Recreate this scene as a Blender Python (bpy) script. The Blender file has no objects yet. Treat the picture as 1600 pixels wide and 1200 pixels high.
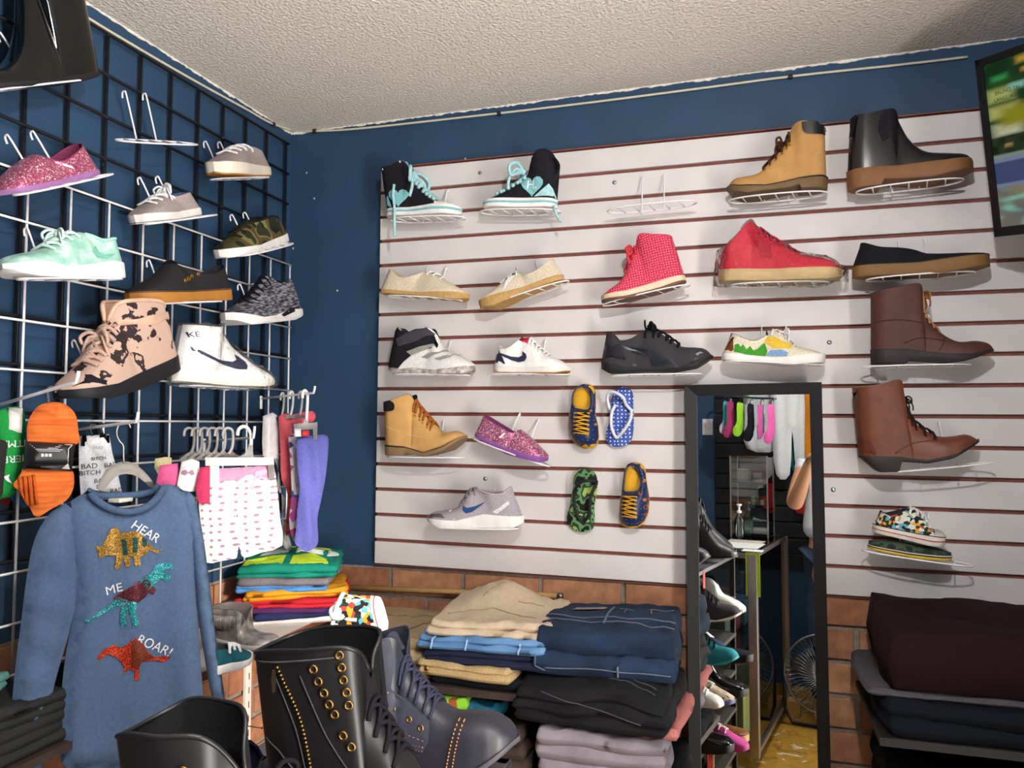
import bpy, bmesh, math, random
from mathutils import Vector, Matrix, noise
from mathutils.bvhtree import BVHTree
from mathutils.geometry import delaunay_2d_cdt
random.seed(7)
scene = bpy.context.scene
COL = scene.collection
# ------------------------------------------------------------------ camera
FPX = 1191.97
CAM = Vector((1.4156, -2.1307, 1.5))
YAW, PIT, ROL = math.radians(17.216), math.radians(3.124), math.radians(-.093)
Fv = Vector((-math.sin(YAW)*math.cos(PIT), math.cos(YAW)*math.cos(PIT), math.sin(PIT)))
_R = Vector((math.cos(YAW), math.sin(YAW), 0)); _U = _R.cross(Fv)
Rv = _R*math.cos(ROL)+_U*math.sin(ROL); Uv = -_R*math.sin(ROL)+_U*math.cos(ROL)
cd = bpy.data.cameras.new('camera'); cam = bpy.data.objects.new('camera', cd); COL.objects.link(cam)
cd.sensor_width = 36; cd.sensor_fit = 'HORIZONTAL'; cd.lens = 36*FPX/1600; cd.clip_start = .02
mw = Matrix((Rv, Uv, -Fv)).transposed().to_4x4(); mw.translation = CAM; cam.matrix_world = mw
scene.camera = cam
# ------------------------------------------------------------------ world, lights, exposure
wd = bpy.data.worlds.new('world'); scene.world = wd; wd.use_nodes = True
bgn = wd.node_tree.nodes['Background']; bgn.inputs[0].default_value = (.75, .85, 1, 1); bgn.inputs[1].default_value = 1.0
def area(name, loc, target, sx, sy, power, color, spread=180):
    ld = bpy.data.lights.new(name, 'AREA'); ld.shape = 'RECTANGLE'; ld.size = sx; ld.size_y = sy
    ld.energy = power; ld.color = color; ld.spread = math.radians(spread)
    o = bpy.data.objects.new(name, ld); COL.objects.link(o); o.location = loc
    o.rotation_euler = (Vector(target)-Vector(loc)).to_track_quat('-Z', 'Y').to_euler(); return o
area('daylight_through_door', (2.57, -2.05, 1.74), (0, -.4, .75), .6, .5, 9, (1, .95, .88), 75)
area('added_ceiling_fill', (4.2, -3.0, .1), (2.0, -1.6, 2.6), 3.0, 3.0, 1350, (1, .96, .9), 180)  # added fill, aimed in through the door to brighten the ceiling
pl_ = bpy.data.lights.new('ceiling_lamp_glow', 'POINT'); pl_.energy = 78; pl_.color = (.97, .98, 1); pl_.shadow_soft_size = .028
po_ = bpy.data.objects.new('ceiling_lamp_glow', pl_); COL.objects.link(po_); po_.location = (1.5, -1.72, 2.24)
sn_ = bpy.data.lights.new('low_sun', 'SUN'); sn_.energy = 5.2; sn_.color = (1, .88, .72); sn_.angle = math.radians(2.5)
so_ = bpy.data.objects.new('low_sun', sn_); COL.objects.link(so_); so_.rotation_euler = Vector((-2.6, 1.75, -.68)).to_track_quat('-Z', 'Y').to_euler()
scene.view_settings.view_transform = 'Standard'; scene.view_settings.look = 'None'
scene.view_settings.gamma = 1; scene.view_settings.use_curve_mapping = False
scene.view_settings.exposure = -.62
# ------------------------------------------------------------------ pixel-to-place helpers
def ray(px, py): return Fv+Rv*((px-800)/FPX)+Uv*((600-py)/FPX)
def hx(px, py, x): d = ray(px, py); return CAM+d*((x-CAM.x)/d.x)
def hy(px, py, y): d = ray(px, py); return CAM+d*((y-CAM.y)/d.y)
def hd(px, py, t): return CAM+ray(px, py)*t
def hp(px, py, P, N): d = ray(px, py); return CAM+d*((P-CAM).dot(N)/d.dot(N))
def wallhit(wall, px, py, off):
    return hy(px, py, -off) if wall == 'B' else hx(px, py, off) if wall == 'L' else hd(px, py, off)
def cr(c, p): return (c[0]+p[0]*c[2], c[1]+p[1]*c[2])
A = (0, 0, .2875); B = (0, 330, .3125); Cc = (0, 590, .325); D = (0, 830, .3083); E = (320, 850, .3125)
Fc = (780, 850, .3125); G = (1060, 590, .5083); H = (1240, 560, .5333); I = (560, 220, .225); J = (900, 180, .26875)
K = (1240, 20, .38333); Lc = (580, 480, .21667); Mc = (900, 470, .26875); N_ = (570, 700, .31875); O = (300, 150, .39167)
P_ = (1290, 430, .27507); PX = (0, 0, 1); Q = (1120, 340, .13125); R_ = (880, 590, .20833); S_ = (200, 1090, .175)
T_ = (260, 490, .1125); U_ = (1340, 780, .125); V_ = (640, 880, .16667); W_ = (0, 590, .18333); X_ = (230, 600, .23333)
Y_ = (320, 860, .1875); Z_ = (1280, 920, .2334)
# ------------------------------------------------------------------ materials
MATS = {}
def lin(c):
    if isinstance(c, str):
        c = [int(c[i:i+2], 16)/255 for i in (1, 3, 5)]
        return tuple(v/12.92 if v <= .04045 else ((v+.055)/1.055)**2.4 for v in c)+(1,)
    return tuple(c)+(1,) if len(c) == 3 else tuple(c)
def base(key, rough=.6, metal=0, spec=.5):
    m = bpy.data.materials.new(key); m.use_nodes = True
    nt = m.node_tree; b = nt.nodes['Principled BSDF']
    b.inputs['Roughness'].default_value = rough; b.inputs['Metallic'].default_value = metal
    b.inputs['Specular IOR Level'].default_value = spec
    MATS[key] = m; return m, nt, b
def node(nt, t, **kw):
    n = nt.nodes.new(t)
    for k, v in kw.items():
        if k.startswith('i_'): n.inputs[k[2:].replace('_', ' ')].default_value = v
        else: setattr(n, k, v)
    return n
def ramp(nt, stops, const=False):
    r = nt.nodes.new('ShaderNodeValToRGB'); e = r.color_ramp.elements
    if const: r.color_ramp.interpolation = 'CONSTANT'
    while len(e) < len(stops): e.new(.5)
    for i, (p, c) in enumerate(stops): e[i].position = p; e[i].color = lin(c)
    return r
def coords(nt, scale=(1, 1, 1)):
    tc = nt.nodes.new('ShaderNodeTexCoord'); mp = nt.nodes.new('ShaderNodeMapping'); mp.inputs['Scale'].default_value = scale
    nt.links.new(tc.outputs['Object'], mp.inputs[0]); return mp.outputs[0]
def bump(nt, b, h, strength, dist=.002):
    n = nt.nodes.new('ShaderNodeBump'); n.inputs['Strength'].default_value = strength; n.inputs['Distance'].default_value = dist
    nt.links.new(h, n.inputs['Height']); nt.links.new(n.outputs[0], b.inputs['Normal'])
def mat(color, rough=.6, metal=0, var=.12, scale=60, bmp=.15, spec=.4, sheen=0, key=None):
    """plain material: colour with a little mottling and fine relief"""
    key = key or 'm_%s_%.2f_%.1f_%.2f_%d_%.2f' % (color, rough, metal, var, scale, bmp)
    if key in MATS: return MATS[key]
    m, nt, b = base(key, rough, metal, spec); c = lin(color)
    co = coords(nt); nz = node(nt, 'ShaderNodeTexNoise', i_Scale=scale, i_Detail=3.0)
    nt.links.new(co, nz.inputs['Vector'])
    r = ramp(nt, [(.3, tuple(v*(1-var) for v in c[:3])), (.7, tuple(min(1, v*(1+var)) for v in c[:3]))])
    nt.links.new(nz.outputs[0], r.inputs[0]); nt.links.new(r.outputs[0], b.inputs['Base Color'])
    if bmp: bump(nt, b, nz.outputs[0], bmp)
    if sheen: b.inputs['Sheen Weight'].default_value = sheen
    return m
def fabric(color, **k): return mat(color, rough=.9, var=k.pop('var', .14), scale=k.pop('scale', 220), bmp=k.pop('bmp', .3), spec=.15, **k)
def leather(color, rough=.38, **k): return mat(color, rough=rough, var=.18, scale=35, bmp=.12, spec=.5, **k)
def rubber(color, **k): return mat(color, rough=.62, var=.07, scale=40, bmp=.08, spec=.35, **k)
def metalm(color, rough=.3): return mat(color, rough=rough, metal=1, var=.05, scale=90, bmp=.03)
def pattern(key, kind, stops, scale, rough=.8, stretch=(1, 1, 1), metal=0, detail=2.0, bmp=.2, spec=.3):
    if key in MATS: return MATS[key]
    m, nt, b = base(key, rough, metal, spec); co = coords(nt, stretch)
    if kind == 'noise':
        t = node(nt, 'ShaderNodeTexNoise', i_Scale=scale, i_Detail=detail); out = t.outputs[0]
    elif kind == 'cell':
        t = node(nt, 'ShaderNodeTexVoronoi', i_Scale=scale); s = node(nt, 'ShaderNodeSeparateColor'); nt.links.new(t.outputs['Color'], s.inputs[0]); out = s.outputs[0]
    elif kind == 'dot':
        t = node(nt, 'ShaderNodeTexVoronoi', i_Scale=scale, i_Randomness=.25); t.voronoi_dimensions = '2D'; co.node.inputs['Rotation'].default_value = (math.pi/2, 0, 0); out = t.outputs['Distance']
    elif kind == 'wave':
        t = node(nt, 'ShaderNodeTexWave', i_Scale=scale, i_Distortion=detail); out = t.outputs[1]
    nt.links.new(co, t.inputs['Vector'])
    r = ramp(nt, stops, kind in ('cell', 'dot') or metal == -1); nt.links.new(out, r.inputs[0]); nt.links.new(r.outputs[0], b.inputs['Base Color'])
    b.inputs['Metallic'].default_value = max(0, metal)
    if bmp: bump(nt, b, out, bmp)
    return m
def camo(key, cols, scale=14, rough=.8):
    n = len(cols); st = [(0, cols[0])]+[(.34+.32*(i/max(1, n-1))*.95, cols[i]) for i in range(1, n)]
    if key in MATS: return MATS[key]
    m, nt, b = base(key, rough, 0, .3); co = coords(nt); t = node(nt, 'ShaderNodeTexNoise', i_Scale=scale, i_Detail=1.5)
    nt.links.new(co, t.inputs['Vector']); r = ramp(nt, st, True); nt.links.new(t.outputs[0], r.inputs[0]); nt.links.new(r.outputs[0], b.inputs['Base Color'])
    return m
def glitter(key, c1, c2, c3):
    m = pattern(key, 'cell', [(0, c1), (.45, c2), (.8, c3), (.93, '#ffffff')], 520, rough=.35, metal=.35, bmp=.6); return m
def emission(key, color, s):
    if key in MATS: return MATS[key]
    m = bpy.data.materials.new(key); m.use_nodes = True; b = m.node_tree.nodes['Principled BSDF']
    b.inputs['Base Color'].default_value = lin(color); b.inputs['Emission Color'].default_value = lin(color); b.inputs['Emission Strength'].default_value = s
    MATS[key] = m; return m
def denim(key, c1, c2):
    return pattern(key, 'noise', [(.3, c1), (.7, c2)], 9, rough=.9, stretch=(1, 1, 2.2), detail=9.0, bmp=.25)
def glass(key, tint=(.92, .97, .95), alpha=.88, rough=.03):
    if key in MATS: return MATS[key]
    m = bpy.data.materials.new(key); m.use_nodes = True; nt = m.node_tree; nt.nodes.clear()
    o = node(nt, 'ShaderNodeOutputMaterial'); mx = node(nt, 'ShaderNodeMixShader'); tr = node(nt, 'ShaderNodeBsdfTransparent'); gl = node(nt, 'ShaderNodeBsdfGlossy')
    tr.inputs[0].default_value = lin(tint); gl.inputs['Roughness'].default_value = rough
    fr = node(nt, 'ShaderNodeFresnel', i_IOR=1.45); mt = node(nt, 'ShaderNodeMath', operation='ADD'); mt.inputs[1].default_value = 1-alpha
    nt.links.new(fr.outputs[0], mt.inputs[0]); nt.links.new(mt.outputs[0], mx.inputs[0])
    nt.links.new(tr.outputs[0], mx.inputs[1]); nt.links.new(gl.outputs[0], mx.inputs[2]); nt.links.new(mx.outputs[0], o.inputs[0])
    MATS[key] = m; return m
def film():
    key = 'clear_plastic_film'
    if key in MATS: return MATS[key]
    m = glass(key, (1, 1, 1), .965, .2); nt = m.node_tree
    for n in nt.nodes:
        if n.type == 'FRESNEL': n.inputs['IOR'].default_value = 1.12
    co = coords(nt); nz = node(nt, 'ShaderNodeTexNoise', i_Scale=42.0, i_Detail=5.0); nt.links.new(co, nz.inputs['Vector'])
    bn = node(nt, 'ShaderNodeBump', i_Strength=1.0, i_Distance=.02); nt.links.new(nz.outputs[0], bn.inputs['Height'])
    for n in nt.nodes:
        if n.type in ('BSDF_GLOSSY', 'FRESNEL'): nt.links.new(bn.outputs[0], n.inputs['Normal'])
    return m
# ------------------------------------------------------------------ object helpers
def tag(o, label=None, cat=None, group=None, kind=None):
    for k, v in (('label', label), ('category', cat), ('group', group), ('kind', kind)):
        if v: o[k] = v
    return o
def thing(name, label, cat, loc=(0, 0, 0), group=None, mat4=None):
    o = bpy.data.objects.new(name, None); COL.objects.link(o); o.empty_display_size = .05
    if mat4 is not None: o.matrix_world = mat4
    else: o.location = loc
    tag(o, label, cat, group); o['_m'] = 1; del o['_m']
    return o
FR = {}
def frame_inv(o):
    while o.parent: o = o.parent
    return o.matrix_basis.inverted()
class MB:
    """collects shapes in one mesh"""
    def __init__(s): s.v = []; s.f = []
    def add(s, vs, fs):
        k = len(s.v); s.v += [Vector(v) for v in vs]; s.f += [tuple(i+k for i in f) for f in fs]; return s
    def box(s, lo, hi, M=None):
        x0, y0, z0 = lo; x1, y1, z1 = hi
        vs = [Vector(p) for p in ((x0, y0, z0), (x1, y0, z0), (x1, y1, z0), (x0, y1, z0), (x0, y0, z1), (x1, y0, z1), (x1, y1, z1), (x0, y1, z1))]
        if M is not None: vs = [M @ v for v in vs]
        return s.add(vs, [(0, 3, 2, 1), (4, 5, 6, 7), (0, 1, 5, 4), (1, 2, 6, 5), (2, 3, 7, 6), (3, 0, 4, 7)])
    def bbox(s, lo, hi, r=.004, M=None):
        """box with chamfered edges"""
        bm = bmesh.new(); bmesh.ops.create_cube(bm, size=1)
        lo, hi = Vector(lo), Vector(hi)
        for v in bm.verts: v.co = Vector([(lo[i]+hi[i])/2+v.co[i]*(hi[i]-lo[i]) for i in range(3)])
        bmesh.ops.bevel(bm, geom=bm.edges[:]+bm.verts[:], offset=r, segments=2, affect='EDGES', profile=.5)
        vs = [v.co.copy() for v in bm.verts]; bm.verts.index_update(); fs = [tuple(v.index for v in f.verts) for f in bm.faces]; bm.free()
        if M is not None: vs = [M @ v for v in vs]
        return s.add(vs, fs)
    def tube(s, pts, r, segs=6, closed=False, taper=None):
        pts = [Vector(p) for p in pts]; n = len(pts); vs = []; fs = []; up = None
        for i, p in enumerate(pts):
            a = pts[(i-1) % n] if closed or i > 0 else pts[0]; b = pts[(i+1) % n] if closed or i < n-1 else pts[-1]
            t = (b-a); t = t.normalized() if t.length > 1e-9 else Vector((0, 0, 1))
            if up is None: up = t.orthogonal().normalized()
            up = (up-t*up.dot(t)); up = up.normalized() if up.length > 1e-6 else t.orthogonal().normalized()
            w = t.cross(up); rr = r if taper is None else r*taper[i]
            vs += [p+(up*math.cos(2*math.pi*k/segs)+w*math.sin(2*math.pi*k/segs))*rr for k in range(segs)]
        for i in range(n if closed else n-1):
            j = (i+1) % n
            for k in range(segs): l = (k+1) % segs; fs.append((i*segs+k, i*segs+l, j*segs+l, j*segs+k))
        if not closed: fs += [tuple(range(segs))[::-1], tuple((n-1)*segs+k for k in range(segs))]
        return s.add(vs, fs)
    def loft(s, rings, closed_ring=True, caps=True):
        n = len(rings[0]); vs = [p for r in rings for p in r]; fs = []
        for i in range(len(rings)-1):
            for k in range(n if closed_ring else n-1):
                l = (k+1) % n; fs.append((i*n+k, i*n+l, (i+1)*n+l, (i+1)*n+k))
        if caps and closed_ring: fs += [tuple(range(n))[::-1], tuple((len(rings)-1)*n+k for k in range(n))]
        return s.add(vs, fs)
    def lathe(s, prof, M=None, segs=20):
        rings = [[Vector((r*math.cos(2*math.pi*k/segs), r*math.sin(2*math.pi*k/segs), z)) for k in range(segs)] for r, z in prof]
        if M is not None: rings = [[M @ p for p in r] for r in rings]
        return s.loft(rings)
    def build(s, name, m, parent=None, smooth=True, world=True, label=None):
        me = bpy.data.meshes.new(name); vs = s.v
        if parent is not None and world: mi = frame_inv(parent); vs = [mi @ v for v in vs]
        me.from_pydata([tuple(v) for v in vs], [], s.f)
        me.materials.append(m); me.validate(); me.update()
        if len(me.polygons):
            bm = bmesh.new(); bm.from_mesh(me); bmesh.ops.recalc_face_normals(bm, faces=bm.faces); bm.to_mesh(me); bm.free()
        if smooth:
            me.polygons.foreach_set('use_smooth', [True]*len(me.polygons))
            if smooth == 'auto': me.set_sharp_from_angle(angle=math.radians(38))
        o = bpy.data.objects.new(name, me); COL.objects.link(o)
        if parent is not None: o.parent = parent
        if label: o['label'] = label
        return o
def meshcopy(src, name, parent, loc, rot=None, scale=None):
    o = bpy.data.objects.new(name, src.data); COL.objects.link(o); o.parent = parent; o.location = loc
    if rot: o.rotation_euler = rot
    if scale: o.scale = scale
    return o
def dup(root, M, label, group=None):
    r = root.copy(); COL.objects.link(r); r.matrix_world = M; r['label'] = label
    if group: r['group'] = group
    for ch in list(root.children):
        c = ch.copy(); COL.objects.link(c); c.parent = r
        for g in list(ch.children):
            d = g.copy(); COL.objects.link(d); d.parent = c
    return r
def catmull(pts, n=8):
    pts = [Vector(p) for p in pts]; out = []
    for i in range(len(pts)-1):
        p0, p1, p2, p3 = pts[max(0, i-1)], pts[i], pts[i+1], pts[min(len(pts)-1, i+2)]
        for k in range(n):
            t = k/n
            out.append(.5*((2*p1)+(p2-p0)*t+(2*p0-5*p1+4*p2-p3)*t*t+(3*p1-p0-3*p2+p3)*t**3))
    out.append(pts[-1]); return out
def resample(pts, n):
    d = [0]
    for i in range(1, len(pts)): d.append(d[-1]+(pts[i]-pts[i-1]).length)
    out = []; j = 0
    for k in range(n):
        s = d[-1]*k/(n-1)
        while j < len(pts)-2 and d[j+1] < s: j += 1
        t = (s-d[j])/max(1e-9, d[j+1]-d[j]); out.append(pts[j].lerp(pts[j+1], min(1, max(0, t))))
    return out
def interp(tab, x):
    if x <= tab[0][0]: return tab[0][1]
    for i in range(1, len(tab)):
        if x <= tab[i][0]:
            a, b = tab[i-1], tab[i]; t = (x-a[0])/max(1e-9, b[0]-a[0]); return a[1]+(b[1]-a[1])*t
    return tab[-1][1]
def fillpoly(poly, h):
    """triangulate a 2-D polygon with interior points every h"""
    n = len(poly); P = [Vector(p) for p in poly]
    xs = [p.x for p in P]; ys = [p.y for p in P]
    def inside(q):
        c = False; j = n-1
        for i in range(n):
            if (P[i].y > q.y) != (P[j].y > q.y) and q.x < (P[j].x-P[i].x)*(q.y-P[i].y)/(P[j].y-P[i].y)+P[i].x: c = not c
            j = i
        return c
    def dist(q):
        m = 1e9
        for i in range(n):
            a, b = P[i-1], P[i]; ab = b-a; t = max(0, min(1, (q-a).dot(ab)/max(1e-12, ab.dot(ab)))); m = min(m, (q-a-ab*t).length)
        return m
    pts = list(P); y = min(ys)+h/2; r = 0
    while y < max(ys):
        x = min(xs)+h/2*(1+r % 2)
        while x < max(xs):
            q = Vector((x, y))
            if inside(q) and dist(q) > h*.45: pts.append(q)
            x += h
        y += h*.87; r += 1
    vs, es, fs, *_ = delaunay_2d_cdt(pts, [], [list(range(n))], 1, 1e-6)
    return vs, fs, dist
TXT = {}
def textmesh(s):
    if s in TXT: return TXT[s]
    c = bpy.data.curves.new('t', 'FONT'); c.body = s; c.align_x = 'CENTER'; c.align_y = 'CENTER'; c.size = 1; c.resolution_u = 3
    o = bpy.data.objects.new('t', c); COL.objects.link(o)
    me = bpy.data.meshes.new_from_object(o); r = ([v.co.copy() for v in me.vertices], [tuple(p.vertices) for p in me.polygons])
    bpy.data.objects.remove(o); bpy.data.meshes.remove(me); TXT[s] = r; return r
# ------------------------------------------------------------------ the room
def simplewall(name, lo, hi, m):
    return tag(MB().box(lo, hi).build(name, m, smooth=False), kind='structure')
blue = mat('#28435f', rough=.55, var=.1, scale=7, bmp=.25, spec=.35, key='blue_wall_paint')
mortar = mat('#8a7f74', rough=.95, var=.2, scale=90, bmp=.5, key='mortar')
m_, nt_, b_ = base('popcorn_ceiling', .95, 0, .1)
co_ = coords(nt_); n1 = node(nt_, 'ShaderNodeTexNoise', i_Scale=120.0, i_Detail=3.0, i_Roughness=.6); nt_.links.new(co_, n1.inputs['Vector'])
r_ = ramp(nt_, [(.3, '#e2d8cb'), (.62, '#f6eee2')]); nt_.links.new(n1.outputs[0], r_.inputs[0]); nt_.links.new(r_.outputs[0], b_.inputs['Base Color'])
bump(nt_, b_, n1.outputs[0], .8, .009)
ZC = 2.458; XR = 2.6; YF = -3.27
simplewall('ceiling', (-.1, YF-.1, ZC), (XR+.1, .1, ZC+.1), MATS['popcorn_ceiling'])
m_, nt_, b_ = base('yellow_vinyl_floor', .45, 0, .4)
co_ = coords(nt_); n1 = node(nt_, 'ShaderNodeTexNoise', i_Scale=9.0, i_Detail=3.0, i_Distortion=1.6); nt_.links.new(co_, n1.inputs['Vector'])
r_ = ramp(nt_, [(.3, '#8a6420'), (.5, '#b58a34'), (.6, '#a87a2a'), (.66, '#d8cfae'), (.74, '#a57c30')]); nt_.links.new(n1.outputs[0], r_.inputs[0]); nt_.links.new(r_.outputs[0], b_.inputs['Base Color'])
simplewall('floor', (-.1, YF-.1, -.1), (XR+.1, .1, 0), MATS['yellow_vinyl_floor'])
ZB = 1.072
wb = simplewall('wall_back', (-.1, 0, 0), (XR+.1, .1, ZC), blue)
wl = simplewall('wall_left', (-.1, YF, 0), (0, 0, ZC), blue)
# wall with the street door
DY0, DY1, DZ = -2.42, -1.68, 2.05
wr = thing('wall_right', None, None); wr['kind'] = 'structure'
MB().box((XR, DY1, 0), (XR+.1, 0, ZC)).build('wall_section', blue, wr, False)
MB().box((XR, YF, 0), (XR+.1, DY0, ZC)).build('wall_section', blue, wr, False)
MB().box((XR, DY0, DZ), (XR+.1, DY1, ZC)).build('wall_section', blue, wr, False)
simplewall('wall_front', (-.1, YF-.1, 0), (XR+.1, YF, ZC), blue)
# bricks of the dado: each a piece of its own
brick_mats = [mat(c, rough=.88, var=.22, scale=38, bmp=.6, spec=.2, key='brick_%d' % i) for i, c in enumerate(('#a8775a', '#9c6b50', '#b08262', '#946149', '#a3735a'))]
mb = MB().box((-.001, -.004, 0), (XR, 0, ZB)); o = mb.build('mortar_bed', mortar, wb, False)
mb = MB().box((0, YF, 0), (.004, 0, ZB)); o = mb.build('mortar_bed', mortar, wl, False)
BL, BH, BP, RP = .222, .072, .235, .0845
protos = []
for i, bmx in enumerate(brick_mats):
    q = MB().bbox((-BL/2, -.007, -BH/2), (BL/2, .004, BH/2), .003)
    me = q.build('brick_source', bmx, None, False); protos.append(me.data); bpy.data.objects.remove(me)
rows = 9
for r in range(rows):
    z = ZB-.006-BH/2-r*RP; off = (.0 if r % 2 == 0 else BP/2)
    for k in range(12):
        x = .02+off+k*BP
        if x-BL/2 < -.1 or x > 2.35: continue
        o = bpy.data.objects.new('brick', protos[random.randrange(5)]); COL.objects.link(o); o.parent = wb
        x0 = max(.006, x-BL/2); x1 = x+BL/2; o.location = ((x0+x1)/2, -.006+random.uniform(-.001, .001), z); o.scale = ((x1-x0)/BL, 1, 1)
    for k in range(7):
        y = -.05-off-k*BP
        o = bpy.data.objects.new('brick', protos[random.randrange(5)]); COL.objects.link(o); o.parent = wl
        y1 = min(-.012, y+BL/2); y0 = y-BL/2; o.location = (.006+random.uniform(-.001, .001), (y0+y1)/2, z); o.rotation_euler = (0, 0, math.pi/2); o.scale = ((y1-y0)/BL, 1, 1)
# ragged ceiling texture edge along both walls
for nm, ax in (('trim_1', 0), ('trim_2', 1)):
    mb = MB(); n = 260; top = []; bot = []
    ln = 2.3 if ax == 0 else 2.2
    for i in range(n+1):
        t = i/n*ln; h = .001+.006*abs(noise.noise((t*14, ax*5, 0)))+random.uniform(0, .004)
        p = (lambda d, z: (t, -d, z)) if ax == 0 else (lambda d, z: (d, -t, z))
        top.append([p(.0, ZC+.001), p(.0, ZC-h), p(.002, ZC-h*.9), p(.004, ZC+.001)])
    mb.loft([[Vector(q) for q in r] for r in top]); tag(mb.build(nm, MATS['popcorn_ceiling'], None, False), kind='structure')
# cream cable pinned under the ceiling
cream = mat('#cdc6b0', rough=.5, var=.05, bmp=0)
cb = thing('wall_cable', 'thin cream cable pinned along the top of the blue walls below the ceiling', 'cable', (0.01, -.01, 2.43))
pts = [hx(p[0], p[1], .012) for p in ((60, -25), (115, 14), (200, 66), (300, 124), (380, 168), (425, 193))]+[hy(p[0], p[1], -.008) for p in ((462, 204), (490, 205), (560, 201), (700, 186), (900, 163), (1080, 140), (1240, 119), (1400, 102), (1512, 89))]
MB().tube(catmull(pts, 6), .0034).build('cord', cream, cb)
for p in ((427, 194, 'L'), (492, 205, 'B'), (780, 177, 'B'), (1235, 120, 'B')):
    c = hx(p[0], p[1], .012) if p[2] == 'L' else hy(p[0], p[1], -.008)
    MB().bbox(c-Vector((.006, .006, .006)), c+Vector((.006, .006, .006)), .002).build('cable_clip', mat('#22252c', rough=.5), cb)
for px, py, w_ in ((431, 262, 'L'), (420, 276, 'L'), (479, 270, 'B'), (491, 310, 'B'), (458, 388, 'B'), (527, 454, 'B'), (727, 248, 'B')):
    c = hx(px, py, .001) if w_ == 'L' else hy(px, py, -.001); ax_ = Vector((0, 1, 0)) if w_ == 'L' else Vector((1, 0, 0)); n_ = Vector((1, 0, 0)) if w_ == 'L' else Vector((0, -1, 0))
    pts_ = [c+(ax_*math.cos(k*.9)+Vector((0, 0, 1.5))*math.sin(k*.9))*(.0028+.0012*math.sin(k*2.3)) for k in range(7)]
    MB().add(pts_+[c+n_*.0008], [(k, (k+1) % 7, 7) for k in range(7)]).build('plaster_chip', mat('#d8d4cc', rough=.9), wl if w_ == 'L' else wb, False)
# ------------------------------------------------------------------ slat board
BX, BZ, BR = .3241, 1.0797, .0103
SP = .0762; BW = 2.2; BF = -.0205
def onboard(u, v): return Vector((BX+u*math.cos(BR)+v*math.sin(BR), BF, BZ+v*math.cos(BR)-u*math.sin(BR)))
Mb = Matrix.Translation((BX, BF, BZ)) @ Matrix.Rotation(BR, 4, 'Y')
board = thing('slat_board', 'large white slatted display board with brown grooves on the blue wall', 'display board', mat4=Mb)
groove = mat('#80493c', rough=.7, var=.15, scale=60, bmp=.1, key='groove_brown')
white_lam = mat('#d2cccb', rough=.45, var=.03, scale=12, bmp=.03, spec=.45, key='white_laminate')
MB().box((0.0005, .0105, 0), (BW, .0195, SP*16)).build('backing', groove, board, False, world=False)
sl = MB().bbox((0, 0, .0052), (BW, .0105, SP-.0052), .0012).build('slat', white_lam, board, False, world=False)
for i in range(1, 16): meshcopy(sl, 'slat', board, (0, 0, i*SP))
edge_l = MB().box((0, -.0002, 0), (BW, .0105, .0012)); edge_l.build('edge_strip', groove, board, False, world=False)
MB().box((0, -.0004, SP*16), (BW, .0195, SP*16+.003)).build('edge_strip', groove, board, False, world=False)
chrome = metalm('#b9b9bd', .28)
for px, py in ((750, 270), (1296, 535), (758, 748), (1302, 765), (960, 285)):
    p = Mb.inverted() @ hy(px, py, BF)
    MB().lathe([(0, .0036), (.003, .0034), (.0058, .0016), (.0064, 0), (0, 0)], Matrix.Translation((p.x, 0, p.z)) @ Matrix.Rotation(math.pi/2, 4, 'X'), 14).build('screw', chrome, board, world=False)
# ------------------------------------------------------------------ wire grid panels
def gridpanel(name, label, x, ys, zs, y0, y1, z0, z1, r, m, wear=None):
    t = thing(name, label, 'grid panel', (x, y1, z0))
    v = MB().tube([(0, 0, 0), (0, 0, z1-z0)], r, 6).build('upright_wire', m, t, world=False)
    v.location = (0, ys[0]-y1, 0)
    for y in ys[1:]: meshcopy(v, 'upright_wire', t, (0, y-y1, 0))
    h = MB().tube([(0, 0, 0), (0, y0-y1, 0)], r, 6).build('cross_wire', m, t, world=False)
    h.location = (r*1.5, 0, zs[0]-z0)
    for z in zs[1:]: meshcopy(h, 'cross_wire', t, (r*1.5, 0, z-z0))
    return t
blk_w = pattern('chipped_black_paint', 'noise', [(0, '#14161b'), (.7, '#1b1d23'), (.74, '#8d8a86'), (.78, '#1b1d23')], 42, rough=.45, bmp=.1)
wht_w = mat('#e9e4e2', rough=.4, var=.05, bmp=.05, key='white_wire')
gridpanel('grid_panel', 'black wire grid panel mounted on the blue wall up to the ceiling', .018, [-.057-.1016*i for i in range(17)], [2.401-.0972*i for i in range(13)], -1.72, -.052, 1.23, 2.405, .0042, blk_w)
gridpanel('grid_panel', 'white wire grid panel hung over the black grid down to the brick', .058, [-.086-.1006*i for i in range(16)], [2.0-.0976*i for i in range(11)], -1.64, -.084, 1.005, 2.002, .0026, wht_w)
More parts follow.
